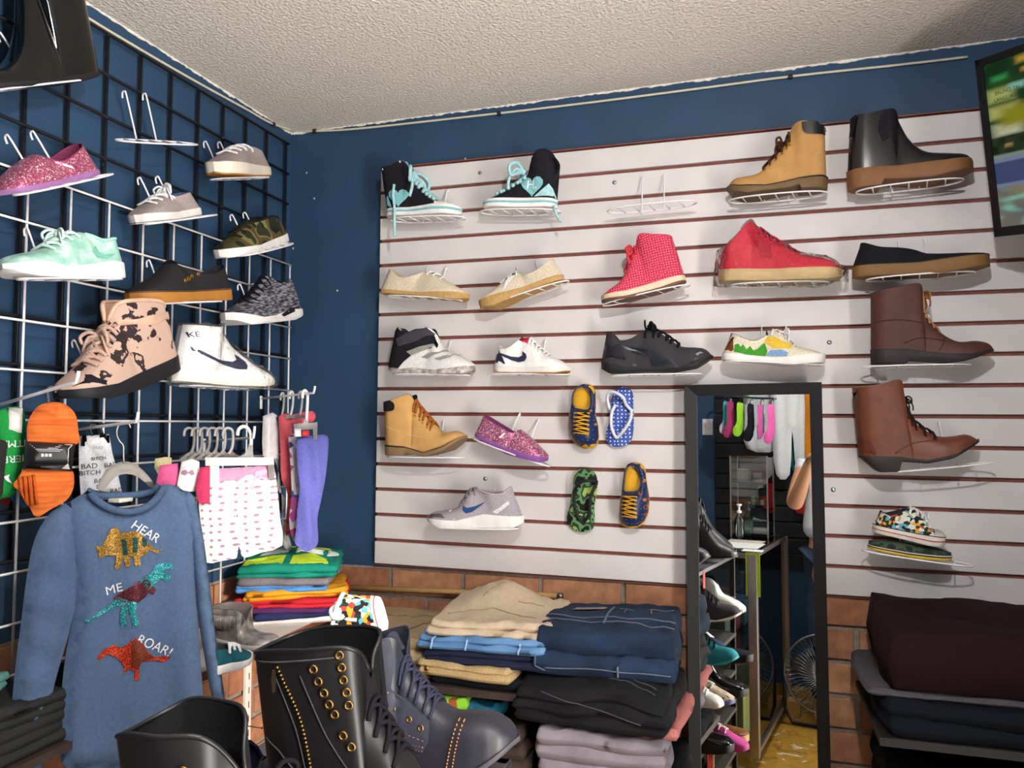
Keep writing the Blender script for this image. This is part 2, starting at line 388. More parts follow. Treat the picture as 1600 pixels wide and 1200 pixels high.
# ------------------------------------------------------------------ wire shoe holders (one prototype, copied)
hold_mat = mat('#ebe7ea', rough=.35, var=.04, bmp=.03, key='white_coated_wire')
holder0 = None
def holder_proto():
    t = thing('shoe_holder', '', 'shoe holder')
    a, d = .118, .036; cy = .072
    loop = []
    for k in range(40):
        th = 2*math.pi*k/40; c, s = math.cos(th), math.sin(th)
        loop.append((a*math.copysign(abs(c)**.75, c), cy+d*math.copysign(abs(s)**.9, s), 0))
    MB().tube(loop, .0021, 6, closed=True).build('tray_loop', hold_mat, t, world=False)
    for x in (-.08, -.04, 0, .04, .08):
        w = d*(1-(abs(x)/a)**2.4)**.42
        MB().tube([(x-.006, cy-w, 0), (x+.006, cy+w, 0)], .0017, 5).build('crossbar', hold_mat, t, world=False)
    for x in (-.03, .03):
        MB().tube(catmull([(x, cy-d, 0), (x, .022, .05), (x, .008, .098), (x, .003, .104), (x, -.003, .1), (x, -.0035, .088)], 5), .0021, 6).build('hook', hold_mat, t, world=False)
    return t
NH = [0]
def holder(P, X, out, label, shiftx=0):
    """P: point under the shoe on the holder; X: run of the tray; out: wall normal"""
    global holder0
    y = Vector(out).normalized(); x = Vector(X)-y*Vector(X).dot(y); x.normalize(); z = x.cross(y)
    if z.z < 0: x = -x; z = x.cross(y)
    M = Matrix((x, y, z)).transposed().to_4x4(); M.translation = P
    if holder0 is None:
        holder0 = holder_proto(); holder0.matrix_world = M; holder0['label'] = label; holder0['group'] = 'white wire shoe holders'; return holder0
    return dup(holder0, M, label, 'white wire shoe holders')
# ------------------------------------------------------------------ shoe builder
FOOT = [(0, 0), (.015, .30), (.04, .47), (.09, .62), (.18, .70), (.32, .70), (.45, .74), (.58, .88), (.7, .99), (.8, 1.0), (.88, .92), (.94, .74), (.975, .5), (.99, .3), (1, 0)]
POINT = [(0, 0), (.015, .32), (.04, .5), (.09, .64), (.18, .7), (.32, .68), (.45, .72), (.58, .86), (.7, .95), (.8, .88), (.88, .7), (.94, .5), (.975, .32), (.99, .2), (1, 0)]
class Shoe: pass
def shoe(name, label, c, heel, toe, top, st, sb=None, off=.09, off2=None, wall='B', W=.092, up=None, lining=None, sole=None,
         outsole=None, stripe=None, toecap=None, collar=None, laces=None, eyelets=None, bow=None, tongue=None, decals=(), stitches=(),
         texts=(), wrap=False, foot=FOOT, cat='shoe', group=None, hold=None, NS=50, depth=.05, flange=.0015, boxy=.78, normal=None, nolace_cross=False):
    S = Shoe(); px = lambda p: cr(c, p)
    Ph = wallhit(wall, *px(heel), off); Pt = wallhit(wall, *px(toe), off if off2 is None else off2)
    X = (Pt-Ph).normalized()
    Nn = Vector((0, 0, 1)).cross(X)
    if normal is not None: Nn = Vector(normal)
    elif Nn.length < .3: Nn = Vector((0, -1, 0)) if wall == 'B' else Vector((1, 0, 0)) if wall == 'L' else -Fv
    Y = (Nn-X*Nn.dot(X)).normalized(); Z = X.cross(Y)
    def loc(p):
        q = hp(*px(p), Ph, Y)-Ph; return Vector((q.dot(X), q.dot(Z)))
    if sum(loc(p).y for p in top) < 0: Y = -Y; Z = -Z
    Mx = Matrix((X, Y, Z)).transposed().to_4x4(); Mx.translation = Ph
    vis = 1 if (CAM-Ph).dot(Y) > 0 else -1
    S.M = Mx; S.loc = loc; S.vis = vis
    root = thing(name, label, cat, group=group, mat4=Mx); S.root = root
    stl = sorted([tuple(loc(p)) for p in st]); x0, L = stl[0][0], stl[-1][0]
    sbl = sorted([tuple(loc(p)) for p in sb]) if sb else [(x0, 0), (L, 0)]
    zs = lambda x: interp(stl, x); zb = lambda x: min(interp(sbl, x), zs(x)-.002)
    hw = lambda x: W/2*interp(foot, min(1, max(0, (x-x0)/(L-x0))))
    T = [Vector((*loc(p), p[2]/1000)) for p in top]
    dense = catmull(T, 10)
    # arc length stations, denser at both ends
    ts = resample([Vector((p.x, p.y, p.z*.3)) for p in dense], 400); ws = [p.z/.3 for p in ts]
    idx = []
    for k in range(NS):
        u = k/(NS-1); u = .72*u+.28*(.5-.5*math.cos(math.pi*u)); idx.append(min(399, int(round(u*399))))
    xt = [ts[i].x for i in idx]; zt = [ts[i].y for i in idx]; wt = [max(0, ws[i]) for i in idx]
    xb = []; lo = x0; xN = max(xt)
    for i in range(NS):
        v = x0+(xt[i]-xt[0])*(L-x0)/max(1e-6, xN-xt[0]); v = min(L, max(lo, v)); lo = v; xb.append(v)
    xb[-1] = L
    for i in range(NS):
        e = min(1, i/6); wt[i] *= math.sqrt(max(0, 1-(1-e)**2)); wt[i] = min(wt[i], max(.0, hw(xb[i])*1.5+.004)) if i else 0
        zt[i] = max(zt[i], zs(xb[i])+.0005)
    NA = 9
    def sec(i, a, side):
        """surface point at station i, section angle a (0 sole .. 1 top)"""
        wbm = max(0, hw(xb[i])-.0005); ca, sa = math.cos(a*math.pi/2), math.sin(a*math.pi/2)
        z0 = zs(xb[i])-.002; v = sa**.92
        op = min(1, wt[i]/.02); ex = boxy*(1-op)+1.0*op
        y = wt[i]+(wbm-wt[i])*(max(0, ca)**ex)
        if op > 0: y = y*(1-op)+op*(wbm+(wt[i]-wbm)*(a**.75))
        z = z0+(zt[i]-z0)*(v*(1-op)+op*a); x = xb[i]+(xt[i]-xb[i])*(z-z0)/max(1e-6, zt[i]-z0)
        return Vector((x, side*y, z))
    S.sec = sec; S.NS = NS
    rings = []
    for i in range(NS):
        rings.append([sec(i, k/(NA-1), 1) for k in range(NA)]+[sec(i, k/(NA-1), -1) for k in range(NA-2 if False else NA-1, -1, -1)])
    # upper: left and right halves; rims stay open where the collar is wide
    mb = MB(); n2 = 2*NA; vs = [p for r in rings for p in r]; fs = []
    for i in range(NS-1):
        for k in range(n2-1):
            if k == NA-1 and (wt[i] > .0035 or wt[i+1] > .0035): continue
            fs.append((i*n2+k, i*n2+k+1, (i+1)*n2+k+1, (i+1)*n2+k))
    mb.add(vs, fs); upper = mb.build('upper', up, root, True, world=False); S.upper = upper
    bv = mb.v[:]; bf = list(mb.f)
    # lining
    if max(wt) > .006 and lining is not None:
        mb = MB(); rr = []
        for i in range(NS):
            if wt[i] <= .0012 and i > 3: continue
            w = wt[i]; th = min(.004, w*.4); dp = min(depth, (zt[i]-zs(xb[i]))*.85)*min(1, w/.014); xi = lambda d: xt[i]+(xb[i]-xt[i])*min(1, d/max(.001, zt[i]-zs(xb[i])))
            row = []
            for s in (1, -1):
                q = [Vector((xt[i], s*w, zt[i])), Vector((xt[i], s*(w-th*.5), zt[i]+.0012)), Vector((xi(.004), s*(w-th), zt[i]-.003*min(1, w/.01))), Vector((xi(dp), s*(w-th)*.95, zt[i]-dp)), Vector((xi(dp), s*.0001, zt[i]-dp))]
                row += q if s == 1 else q[::-1]
            rr.append(row)
        if len(rr) > 2: mb.loft(rr, False); mb.build('lining', lining, root, True, world=False)
    # sole
    def soleloft(fa, fb, fl, nm, m):
        rings = []; n = 44
        for k in range(n+1):
            u = k/n; u = .55*u+.45*(.5-.5*math.cos(math.pi*u)); x = x0+(L-x0)*u
            h = hw(x)+fl*(1 if 0 < k < n else .0); za, zc = zb(x), zs(x); a, b = za+(zc-za)*fa, za+(zc-za)*fb; r = min(.003, (b-a)*.3)
            xx = x+(-fl if k == 0 else fl if k == n else 0)
            rings.append([Vector((xx, -h+r*.6, a)), Vector((xx, -h, a+r)), Vector((xx, -h, b-r)), Vector((xx, -h+r*.6, b)), Vector((xx, h-r*.6, b)), Vector((xx, h, b-r)), Vector((xx, h, a+r)), Vector((xx, h-r*.6, a))])
        m_ = MB().loft(rings); o = m_.build(nm, m, root, 'auto', world=False); return m_
    q = soleloft(0 if not outsole else outsole[0], 1, flange, 'midsole' if outsole else 'sole', sole); k0 = len(bv); bv += q.v; bf += [tuple(i+k0 for i in f) for f in q.f]
    if outsole: soleloft(0, outsole[0], flange+.0004, 'outsole', outsole[1])
    if stripe:
        for s in (stripe if isinstance(stripe, list) else [stripe]): soleloft(s[0], s[1], flange+.0007, 'sole_stripe', s[2])
    bvh = BVHTree.FromPolygons([tuple(v) for v in bv], bf); S.bvh = bvh
    def onside(q2, lift=.0012):
        h = bvh.ray_cast(Vector((q2.x, vis*.4, q2.y)), Vector((0, -vis, 0)))
        if h[0] is None: h = bvh.find_nearest(Vector((q2.x, vis*.04, q2.y)))
        nn = h[1]
        if nn.y*vis < 0: nn = -nn
        return h[0]+nn*lift
    S.onside = onside
    def station_near(p):
        q = loc(p); return min(range(1, NS-1), key=lambda i: (xt[i]-q.x)**2+(zt[i]-q.y)**2)
    S.near = station_near
    # toe cap / heel patches between stations
    if toecap:
        for (pa, pb, amax, m, nm) in toecap:
            i0, i1 = station_near(pa), station_near(pb)
            if pb == 'end' or i1 >= NS-3: i1 = NS-1
            if i0 <= 2: i0 = 0
            for nmk in (1,):
                rr = []
                for i in range(i0, i1+1):
                    row = []
                    aa = [k/8*amax for k in range(9)]
                    for s in (1, -1):
                        pts = []
                        for a in aa:
                            p = sec(i, a, s); nrm = Vector((0, s*math.cos(a*1.5), math.sin(a*1.5))); pts.append(p+nrm*.0014+(Vector((.0012, 0, 0)) if i1 == NS-1 and i > NS-4 else Vector()))
                        row.append(pts)
                    rr.append(row)
                mbb = MB()
                if amax >= 1: mbb.loft([r[0]+r[1][::-1] for r in rr], False)
                else:
                    mbb.loft([r[0] for r in rr], False); mbb.loft([r[1] for r in rr], False)
                mbb.build(nm, m, root, True, world=False)
    if collar:
        ii = [i for i in range(NS) if wt[i] > .004]
        path = [Vector((xt[i], wt[i]-.001, zt[i])) for i in reversed(ii)]+[Vector((xt[0], 0, zt[0]))]+[Vector((xt[i], -wt[i]+.001, zt[i])) for i in ii]
        MB().tube(path, collar[0], 6).build('collar', collar[1], root, True, world=False)
    if tongue:
        (pa, pb, w, m) = tongue[:4]; a, b = loc(pa), loc(pb); d = (b-a); nrm = Vector((-d.y, d.x)).normalized(); rr = []
        for k in range(9):
            t = k/8; q = a+d*t+nrm*(.006*math.sin(t*2)); ww = w/1000*(.75+.25*t) if t < .9 else w/1000*.8; th = .0028
            row = []
            for j in range(7):
                yy = (j/6*2-1); row.append(Vector((q.x-nrm.x*th*.0, yy*ww, q.y-.006*yy*yy)))
            row2 = [p+Vector((nrm.x*th, 0, nrm.y*th)) for p in row][::-1]; rr.append(row+row2)
        MB().loft(rr).build('tongue', m, root, True, world=False)
    if laces:
        (pa, pb, n, m) = laces[:4]; lr = laces[4] if len(laces) > 4 else .0022; aa = laces[5] if len(laces) > 5 else .62
        i0, i1 = station_near(pa), station_near(pb); mb = MB(); ee = []
        ks = [int(round(i0+(i1-i0)*k/max(1, n-1))) for k in range(n)]
        def over(i, j, s0):
            out = []
            A_, B_ = sec(i, aa, s0), sec(j, aa, -s0); tp = (sec(i, 1, 1)+sec(i, 1, -1)+sec(j, 1, 1)+sec(j, 1, -1))/4
            tp = Vector((tp.x, 0, tp.z)); up_ = Vector((0, 0, 1))
            mid = tp+Vector((.002, 0, lr*1.3+.002))
            ya = sec(i, .85, s0); yb = sec(j, .85, -s0)
            nl = lambda p: p+Vector((.001, math.copysign(.0015, p.y), lr*.9))
            return catmull([nl(A_), nl(ya), mid, nl(yb), nl(B_)], 4)
        for k in range(n):
            mb.tube(over(ks[k], ks[k], 1), lr, 5)
            if k < n-1 and not nolace_cross: mb.tube(over(ks[k], ks[k+1], 1), lr, 5); mb.tube(over(ks[k], ks[k+1], -1), lr, 5)
            ee.append(ks[k])
        mb.build('laces', m, root, True, world=False)
        if eyelets:
            for i in ee:
                p = sec(i, aa*.93, vis)+Vector((0, vis*.001, 0)); qn = (sec(min(NS-1, i+1), aa, vis)-sec(i-1, aa, vis)).normalized(); qm = (sec(i, aa+.1, vis)-sec(i, aa-.1, vis)).normalized()
                r = eyelets[1] if len(eyelets) > 1 else .003
                MB().tube([p+qn*r*math.cos(t*math.pi/5)+qm*r*math.sin(t*math.pi/5) for t in range(10)], r*.38, 5, True).build('eyelet', eyelets[0], root, True, world=False)
    if bow:
        (pp, size, m) = bow[:3]; lr = bow[3] if len(bow) > 3 else .0022; q = loc(pp); s = size/1000; mb = MB(); c0 = Vector((q.x, 0, q.y+.004))
        for sd in (1, -1):
            mb.tube(catmull([c0, c0+Vector((.2*s, sd*.5*s, .35*s)), c0+Vector((.45*s, sd*1.0*s, .1*s)), c0+Vector((.4*s, sd*.9*s, -.35*s)), c0+Vector((.15*s, sd*.4*s, -.1*s)), c0], 6), lr, 5)
            e = [c0, c0+Vector((.3*s, sd*.5*s, .05*s)), c0+Vector((.5*s, sd*.85*s, -.6*s)), c0+Vector((.45*s, sd*.95*s, -1.1*s))]
            mb.tube(catmull(e, 6), lr*.85, 5)
        mb.tube([c0+Vector((-.004, 0, -.002)), c0+Vector((.005, 0, .002))], lr*1.9, 6)
        mb.build('lace_bow', m, root, True, world=False)
    for dd in decals:
        m, poly = dd[0], dd[1]; nm = dd[2] if len(dd) > 2 else 'patch'; lift = dd[3] if len(dd) > 3 else .0013
        pl = [loc(p) for p in poly]
        if len(dd) > 4 and dd[4]: pl = [Vector(v[:2]) for v in catmull([Vector((*p, 0)) for p in pl+[pl[0]]], 4)][:-1]
        vv, ff, _ = fillpoly(pl, .007)
        MB().add([onside(Vector(v), lift) for v in vv], ff).build(nm, m, root, True, world=False)
    for sd in stitches:
        m, poly, dash = sd[:3]; rr = sd[3] if len(sd) > 3 else .0007
        pl = resample(catmull([Vector((*loc(p), 0)) for p in poly], 8), max(4, dash*2+1) if dash else 24); mb = MB()
        pp = [onside(Vector((p.x, p.y)), .0008) for p in pl]
        if dash:
            for k in range(0, len(pp)-1, 2): mb.tube([pp[k], pp[k+1]], rr, 4)
        else: mb.tube(pp, rr, 5)
        mb.build('stitching', m, root, True, world=False)
    for td in texts:
        s, p, h, rot, m = td; vv, ff = textmesh(s); q = loc(p); q2 = loc((p[0]+10, p[1])); ux = (q2-q).normalized(); uy = Vector((-ux.y, ux.x))
        if loc((p[0], p[1]-10)).y < q.y: uy = -uy
        if uy.dot(loc((p[0], p[1]-10))-q) < 0: uy = -uy
        hh = (loc((p[0], p[1]-h))-q).length; ca, sa = math.cos(math.radians(rot)), math.sin(math.radians(rot))
        MB().add([onside(q+ux*(v.x*ca-v.y*sa)*hh+uy*(v.x*sa+v.y*ca)*hh, .0022) for v in vv], ff).build('lettering', m, root, False, world=False)
    if wrap:
        mb = MB(); rr = []; n = NS
        for i in range(0, n):
            row = []; pr = [(sec(i, a/8, 1)) for a in range(9)]; bl = Vector((xb[i], hw(xb[i])+.003, zb(xb[i])))
            pr = [Vector((xb[i], 0, zb(xb[i])-.003)), bl]+pr
            for s in (1, -1):
                row += [Vector((p.x, s*p.y, p.z)) for p in (pr if s == 1 else pr[::-1])]
            cen = Vector((xb[i], 0, (zb(xb[i])+zt[i])/2)); end = 1 if i in (0, n-1) else 0
            out = []
            for p in row:
                d = (p-cen); l = max(.004, d.length); nz = noise.noise(p*38)*.007+noise.noise(p*110)*.004
                out.append(p+d/l*(.006+nz)+Vector(((-.014 if i == 0 else .016 if i == n-1 else 0), 0, 0)))
            rr.append(out)
        mb.loft(rr); mb.build('plastic_wrap', film(), root, True, world=False)
    if hold is not None:
        mid = (Ph+Pt)/2; out = Vector((0, -1, 0)) if wall == 'B' else Vector((1, 0, 0))
        base_off = {'B': BF, 'L': .022}[wall] if not isinstance(hold, dict) or 'x' not in hold else hold['x']
        if wall == 'B': P = Vector((mid.x, BF, mid.z))
        else: P = Vector((.022 if mid.z > 2.0 else .062, mid.y, mid.z))
        hd_ = hold if isinstance(hold, dict) else {}
        zmin = min([v[1] for v in sbl]+[0])
        P = P+Vector((0, 0, -.0028+zmin*.0+hd_.get('dz', 0)))+X*hd_.get('dx', 0)
        Xh = X.copy()
        if 'tilt' in hd_: Xh = Vector((X.x, X.y, 0)).normalized()+Vector((0, 0, hd_['tilt']))
        S.holder = holder(P, Xh, out, hd_.get('label', 'white wire holder under the '+' '.join(label.split()[:10])))
    return S
# ------------------------------------------------------------------ cloth builder (flat hanging things with real thickness)
def cloth(name, c, poly, P0, N, thick, m, parent=None, folds=None, h=.014, smooth_n=3, rr=None, seed=0, label=None, sag=0, wrinkle=.002, both=True):
    """poly: outline; P0, N: the vertical plane it hangs in; returns object and a function that puts points on its front"""
    N = Vector(N).normalized(); 
    if N.dot(CAM-P0) < 0: N = -N
    Sx = Vector((0, 0, 1)).cross(N).normalized(); Sz = N.cross(Sx)
    def loc(p): q = hp(*cr(c, p), P0, N)-P0; return Vector((q.dot(Sx), q.dot(Sz)))
    pl = [loc(p) for p in poly]
    if smooth_n: pl = [Vector(v[:2]) for v in catmull([Vector((*p, 0)) for p in pl+[pl[0]]], smooth_n)][:-1]
    vv, ff, dist = fillpoly(pl, h); rr = rr or thick*1.6; nb = len(pl); front = []; back = []
    for k, v in enumerate(vv):
        v = Vector(v); d = dist(v); e = math.sqrt(min(1, d/rr)*(2-min(1, d/rr))) if d < rr else 1
        f = 0
        if folds: ang = folds[2] if len(folds) > 2 else 0; s = v.x*math.cos(ang)+v.y*math.sin(ang); f = folds[0]*math.sin(s/folds[1]*2*math.pi+3*noise.noise((v.x*6, v.y*3, seed)))*min(1, d/.02)
        w = wrinkle*noise.noise((v.x*28+seed, v.y*18, seed*3.1))*2*min(1, d/.01)
        front.append(P0+Sx*v.x+Sz*v.y+N*(thick/2*e+f+w)); back.append(P0+Sx*v.x+Sz*v.y-N*(thick/2*e-f))
    n = len(vv); fs = [tuple(f) for f in ff]; fb = [tuple(i+n for i in f[::-1]) for f in ff]
    from collections import Counter
    ec = Counter(); 
    for f in ff:
        for i in range(len(f)): ec[(f[i], f[(i+1) % len(f)])] += 1
    side = [(a, b, b+n, a+n) for (a, b) in ec if (b, a) not in ec]
    mb = MB().add(front+back, fs+fb+side); o = mb.build(name, m, parent, True); 
    if label: o['label'] = label
    bvh = BVHTree.FromPolygons([tuple(v) for v in front], fs)
    def put(p, lift=.0015):
        q = hp(*cr(c, p), P0, N) if not isinstance(p, Vector) else P0+Sx*p.x+Sz*p.y
        hh = bvh.ray_cast(q+N*.3, -N)
        if hh[0] is None: hh = (bvh.find_nearest(q)[0],)
        return hh[0]+N*lift
    o_ = Shoe(); o_.o = o; o_.put = put; o_.loc = loc; o_.N = N; o_.Sx = Sx; o_.Sz = Sz
    return o_
def clothdecal(cl, c, poly, m, nm, parent, h=.008, lift=.0016, smooth_n=0):
    pl = [cl.loc(p) for p in poly]
    if smooth_n: pl = [Vector(v[:2]) for v in catmull([Vector((*p, 0)) for p in pl+[pl[0]]], smooth_n)][:-1]
    vv, ff, _ = fillpoly(pl, h)
    return MB().add([cl.put(Vector(v), lift) for v in vv], ff).build(nm, m, parent, True)
def cr2(c, p): return p
def clothtext(cl, s, p, hgt, rot, m, parent, lift=.002, stretch=1.0):
    vv, ff = textmesh(s); q = cl.loc(p); hh = (cl.loc((p[0], p[1]-hgt))-q).length; ca, sa = math.cos(math.radians(rot)), math.sin(math.radians(rot))
    return MB().add([cl.put(q+Vector(((v.x*stretch*ca-v.y*sa)*hh, (v.x*stretch*sa+v.y*ca)*hh)), lift) for v in vv], ff).build('lettering', m, parent, False)
# ------------------------------------------------------------------ folded clothes
def folded(name, label, cat, P, size, rot, m, layers=3, group=None, seed=0, amp=.008, bumps=(), droop=0, squash=.35, taper=0, skew=0, wr=1.7):
    """a folded garment lying on P: separate uneven layers of cloth with rounded fold edges and creases"""
    w, d, h = size; M = Matrix.Translation(P) @ Matrix.Rotation(rot, 4, 'Z'); t = thing(name, label, cat, group=group, mat4=M)
    rnd = random.Random(seed*7+3); NX, NY = 30, 26; mb = MB(); lt = h/layers
    def glob(x, y, z):
        f = min(1, max(0, z/h)); q = Vector((x*6+seed*3.7, y*6, seed*1.3)); zz = z+amp*noise.noise(q)*f
        for (bx, by, a, s) in bumps: zz += a*math.exp(-(((x/w-bx)**2+(y/d-by)**2)/(s*s)))*f*f
        if droop: zz -= f*droop*(abs(x/(w/2))**4*.7+max(0, -y/(d/2))**4)
        return Vector((x+skew*f, y, max(.0004*z, zz)))
    for k in range(layers):
        ox, oy, ro = (rnd.uniform(-.006, .006), rnd.uniform(-.008, .008), rnd.uniform(-.025, .025)) if k else (0, 0, 0)
        ww = w*(1-taper*k/max(1, layers))*rnd.uniform(.96, 1); dd = d*(1-taper*k/max(1, layers))*rnd.uniform(.96, 1); z0 = k*lt; th = lt*(1.04 if k < layers-1 else 1); er = min(th*.55, .012)
        ang = rnd.uniform(0, 3.1); top = []; bot = []
        for j in range(NY+1):
            for i in range(NX+1):
                u = i/NX*2-1; v = j/NY*2-1; u = u*(1.25-.25*u*u); v = v*(1.25-.25*v*v)
                x = u*ww/2*(1-.035*v**6); y = v*dd/2*(1-.035*u**6)
                ex = noise.noise((u*1.7+seed, v*1.7, k*3.3+seed))*.012; ey = noise.noise((v*1.9+seed*2, u*1.9, k*5.1))*.012
                x += ex*abs(u)**3; y += ey*abs(v)**3
                xr, yr = x*math.cos(ro)-y*math.sin(ro)+ox, x*math.sin(ro)+y*math.cos(ro)+oy
                e = max(0, min((1-abs(u))*ww/2, (1-abs(v))*dd/2)); pr = math.sqrt(max(0, 1-(1-min(1, e/er))**2))
                ca, sa = math.cos(ang), math.sin(ang); a = xr*ca+yr*sa; b = -xr*sa+yr*ca
                rid = (1-abs(noise.noise((a*9+seed, b*26, k*2.+seed))*2.2))*.0032+noise.noise((a*20, b*44, seed+k*1.))*.0016+noise.noise((xr*70, yr*70, seed*1.))*.0006
                zt_ = z0+th*(.5+.5*pr)+rid*wr*(pr*.8+.2); zb_ = z0+th*(.5-.5*pr)
                top.append(glob(xr, yr, zt_)); bot.append(glob(xr, yr, zb_))
        n = (NX+1)*(NY+1); fs = []
        for j in range(NY):
            for i in range(NX):
                a = j*(NX+1)+i; fs.append((a, a+1, a+NX+2, a+NX+1)); fs.append((a+n, a+NX+1+n, a+NX+2+n, a+1+n))
        per = [i for i in range(NX)]+[NX+j*(NX+1) for j in range(NY)]+[NY*(NX+1)+NX-i for i in range(NX)]+[(NY-j)*(NX+1) for j in range(NY)]
        for q in range(len(per)): a, b = per[q], per[(q+1) % len(per)]; fs.append((b, a, a+n, b+n))
        mb.add(top+bot, fs)
    o = mb.build('cloth_layers', m, t, True, world=False)
    S = Shoe(); S.root = t; S.o = o; S.M = M; S.mb = mb
    bvh = BVHTree.FromPolygons([tuple(v) for v in mb.v], mb.f); S.bvh = bvh
    def top(x, y, lift=.0015):
        hh = bvh.ray_cast(Vector((x*w, y*d, 1)), Vector((0, 0, -1)))
        if hh[0] is None: hh = (bvh.find_nearest(Vector((x*w, y*d, h)))[0],)
        return hh[0]+Vector((0, 0, lift))
    def front(x, z, lift=.0015):
        hh = bvh.ray_cast(Vector((x*w, -1, z*h)), Vector((0, 1, 0)))
        if hh[0] is None: hh = (bvh.find_nearest(Vector((x*w, -d/2, z*h)))[0],)
        return hh[0]+Vector((0, -lift, 0))
    S.top = top; S.front = front
    def patch(poly, m, nm, where='top', lift=.0018, hh=.04):
        vv, ff, _ = fillpoly(poly, hh); f = top if where == 'top' else front
        return MB().add([f(v[0], v[1], lift) for v in vv], ff).build(nm, m, t, True, world=False)
    def seam(poly, m, r=.0012, where='top', n=30, nm='seam'):
        f = top if where == 'top' else front
        pl = resample([Vector((*p, 0)) for p in poly], n); return MB().tube([f(p.x, p.y, r*.6) for p in pl], r, 5).build(nm, m, t, True, world=False)
    S.patch = patch; S.seam = seam
    return S
# ------------------------------------------------------------------ colours used on the shoes
wh_r = rubber('#e6e2df'); wh_l = leather('#e9e7e5', .4); wh_lace = fabric('#e8e6e6'); blk_f = fabric('#1d1c20'); blk_r = rubber('#17161a')
dk_lin = fabric('#2b2a2e'); gum = rubber('#a8702f'); gumd = rubber('#80521f'); tan_n = mat('#b88a50', rough=.85, var=.1, scale=30, bmp=.2, key='wheat_nubuck')
grey_f = fabric('#9a8d8b'); crm_f = fabric('#cfc0aa'); crm_s = fabric('#b8935f', scale=120); blk_lace = fabric('#141317'); brass = metalm('#86683c', .42)
gold_r = metalm('#c9902e', .3); glit = glitter('pink_glitter', '#8c3f62', '#c06a90', '#dc9ab4'); glit2 = glitter('rose_glitter', '#96405f', '#b9607f', '#d88aa2')
camo_m = camo('camo_canvas', ('#1e2013', '#4a4a2a', '#5d3f28', '#6d7040', '#2c2c18'), 16)
mint_m = pattern('mint_marble', 'noise', [(.35, '#86b9a8'), (.5, '#9fc8ba'), (.62, '#c2ddd3')], 38, rough=.8, detail=6.0)
knit = pattern('grey_black_knit', 'noise', [(.38, '#1c1c22'), (.5, '#55545c'), (.62, '#8b8a92')], 60, rough=.9, stretch=(1, 1, 4), detail=6.0)
splat = pattern('beige_splatter', 'noise', [(0, '#bd9f90'), (.54, '#b99a8a'), (.555, '#2c2022'), (.63, '#3a2a2a'), (.66, '#b99a8a')], 26, detail=5.0, metal=-1)
reddot = pattern('red_dotted_fabric', 'dot', [(0, '#f3a3ab'), (.2, '#c72c4c')], 150, rough=.85)
redfab = fabric('#c53a4b'); teal_f = fabric('#7fb9bd', scale=120); blk_pat = leather('#060607', .1, key='black_patent'); nvy = fabric('#232a45')
brn1 = leather('#4a261d', .68); brn2 = leather('#65351f', .52); brn_s = rubber('#241e1f'); greyrun = fabric('#a29aa0')
toon = pattern('cartoon_print', 'cell', [(0, '#17181c'), (.25, '#d8d4c6'), (.45, '#d79a2a'), (.6, '#5aa0b8'), (.72, '#b53a30'), (.84, '#1c2f24')], 120, rough=.8)
swoosh_nv = leather('#232741', .45)
L = 'L'
# ------------------------------------------------------------------ left wall
shoe('tall_boot', 'glossy black patent tall boot on the top corner of the wire grid', PX, (148, 119), (-62, 142),
     [(98, -110, 46), (60, -118, 50), (24, -110, 40), (26, -70, 8), (29, -20, 0), (30, 30, 0), (24, 75, 0), (6, 101, 0), (-25, 112, 0), (-50, 122, 0), (-62, 134, 0)],
     [(148, 112), (60, 128), (-62, 136)], [(148, 119), (110, 131), (20, 139), (-62, 141)], off=.09, wall=L, up=blk_pat, lining=dk_lin, sole=blk_r, foot=POINT, hold={'dz': -.004}, cat='boot', W=.09)
shoe('slip_on_shoe', 'pink glitter slip-on shoe on the wire grid above the mint sneaker', A, (515, 948), (-20, 1066),
     [(425, 782, 22), (360, 838, 29), (285, 884, 27), (225, 856, 8), (170, 842, 0), (90, 900, 0), (20, 975, 0), (-18, 1035, 0)],
     [(512, 918), (250, 985), (-18, 1037)], [(515, 948), (250, 1030), (-18, 1066)], wall=L, up=glit2, lining=fabric('#7a3350'), sole=rubber('#9a6a9e'), W=.088, off=.09, hold={}, collar=(.0016, fabric('#8a3d5c')),
     decals=[(wh_l, [(283, 893), (330, 912), (338, 925), (290, 908)], 'side_label')])
shoe('canvas_sneaker', 'small taupe canvas sneaker with thick cream sole near the corner, highest of the grid', A, (1445, 956), (1162, 952),
     [(1405, 856, 20), (1375, 818, 24), (1320, 795, 14), (1255, 812, 0), (1205, 856, 0), (1160, 900, 0)],
     [(1441, 912), (1300, 893), (1160, 876)], [(1445, 958), (1300, 962), (1175, 950), (1160, 925)], off=.07, off2=.125, wall=L, up=grey_f, lining=fabric('#6f6462'), sole=rubber('#e0d6c6'), outsole=(.12, gum), W=.09,
     laces=((1325, 800), (1235, 840), 4, wh_lace, .0026), hold={'dz': -.005})
shoe('canvas_sneaker', 'taupe canvas sneaker with white laces tied up in a knot on the grid', A, (1068, 1172), (728, 1218),
     [(1012, 1045, 20), (968, 1056, 25), (925, 1070, 18), (870, 1062, 2), (810, 1098, 0), (755, 1143, 0), (730, 1180, 0)],
     [(1064, 1128), (900, 1158), (730, 1166)], [(1068, 1172), (900, 1205), (735, 1219), (729, 1200)], off=.09, wall=L, up=grey_f, lining=fabric('#5d6a86'), sole=rubber('#e4dfdb'), W=.086,
     stripe=(.1, .16, blk_r), laces=((905, 1058), (800, 1104), 4, wh_lace, .0026), bow=((900, 1040), 24, wh_lace, .0026), tongue=((880, 1075), (895, 985), 13, wh_lace), hold={})
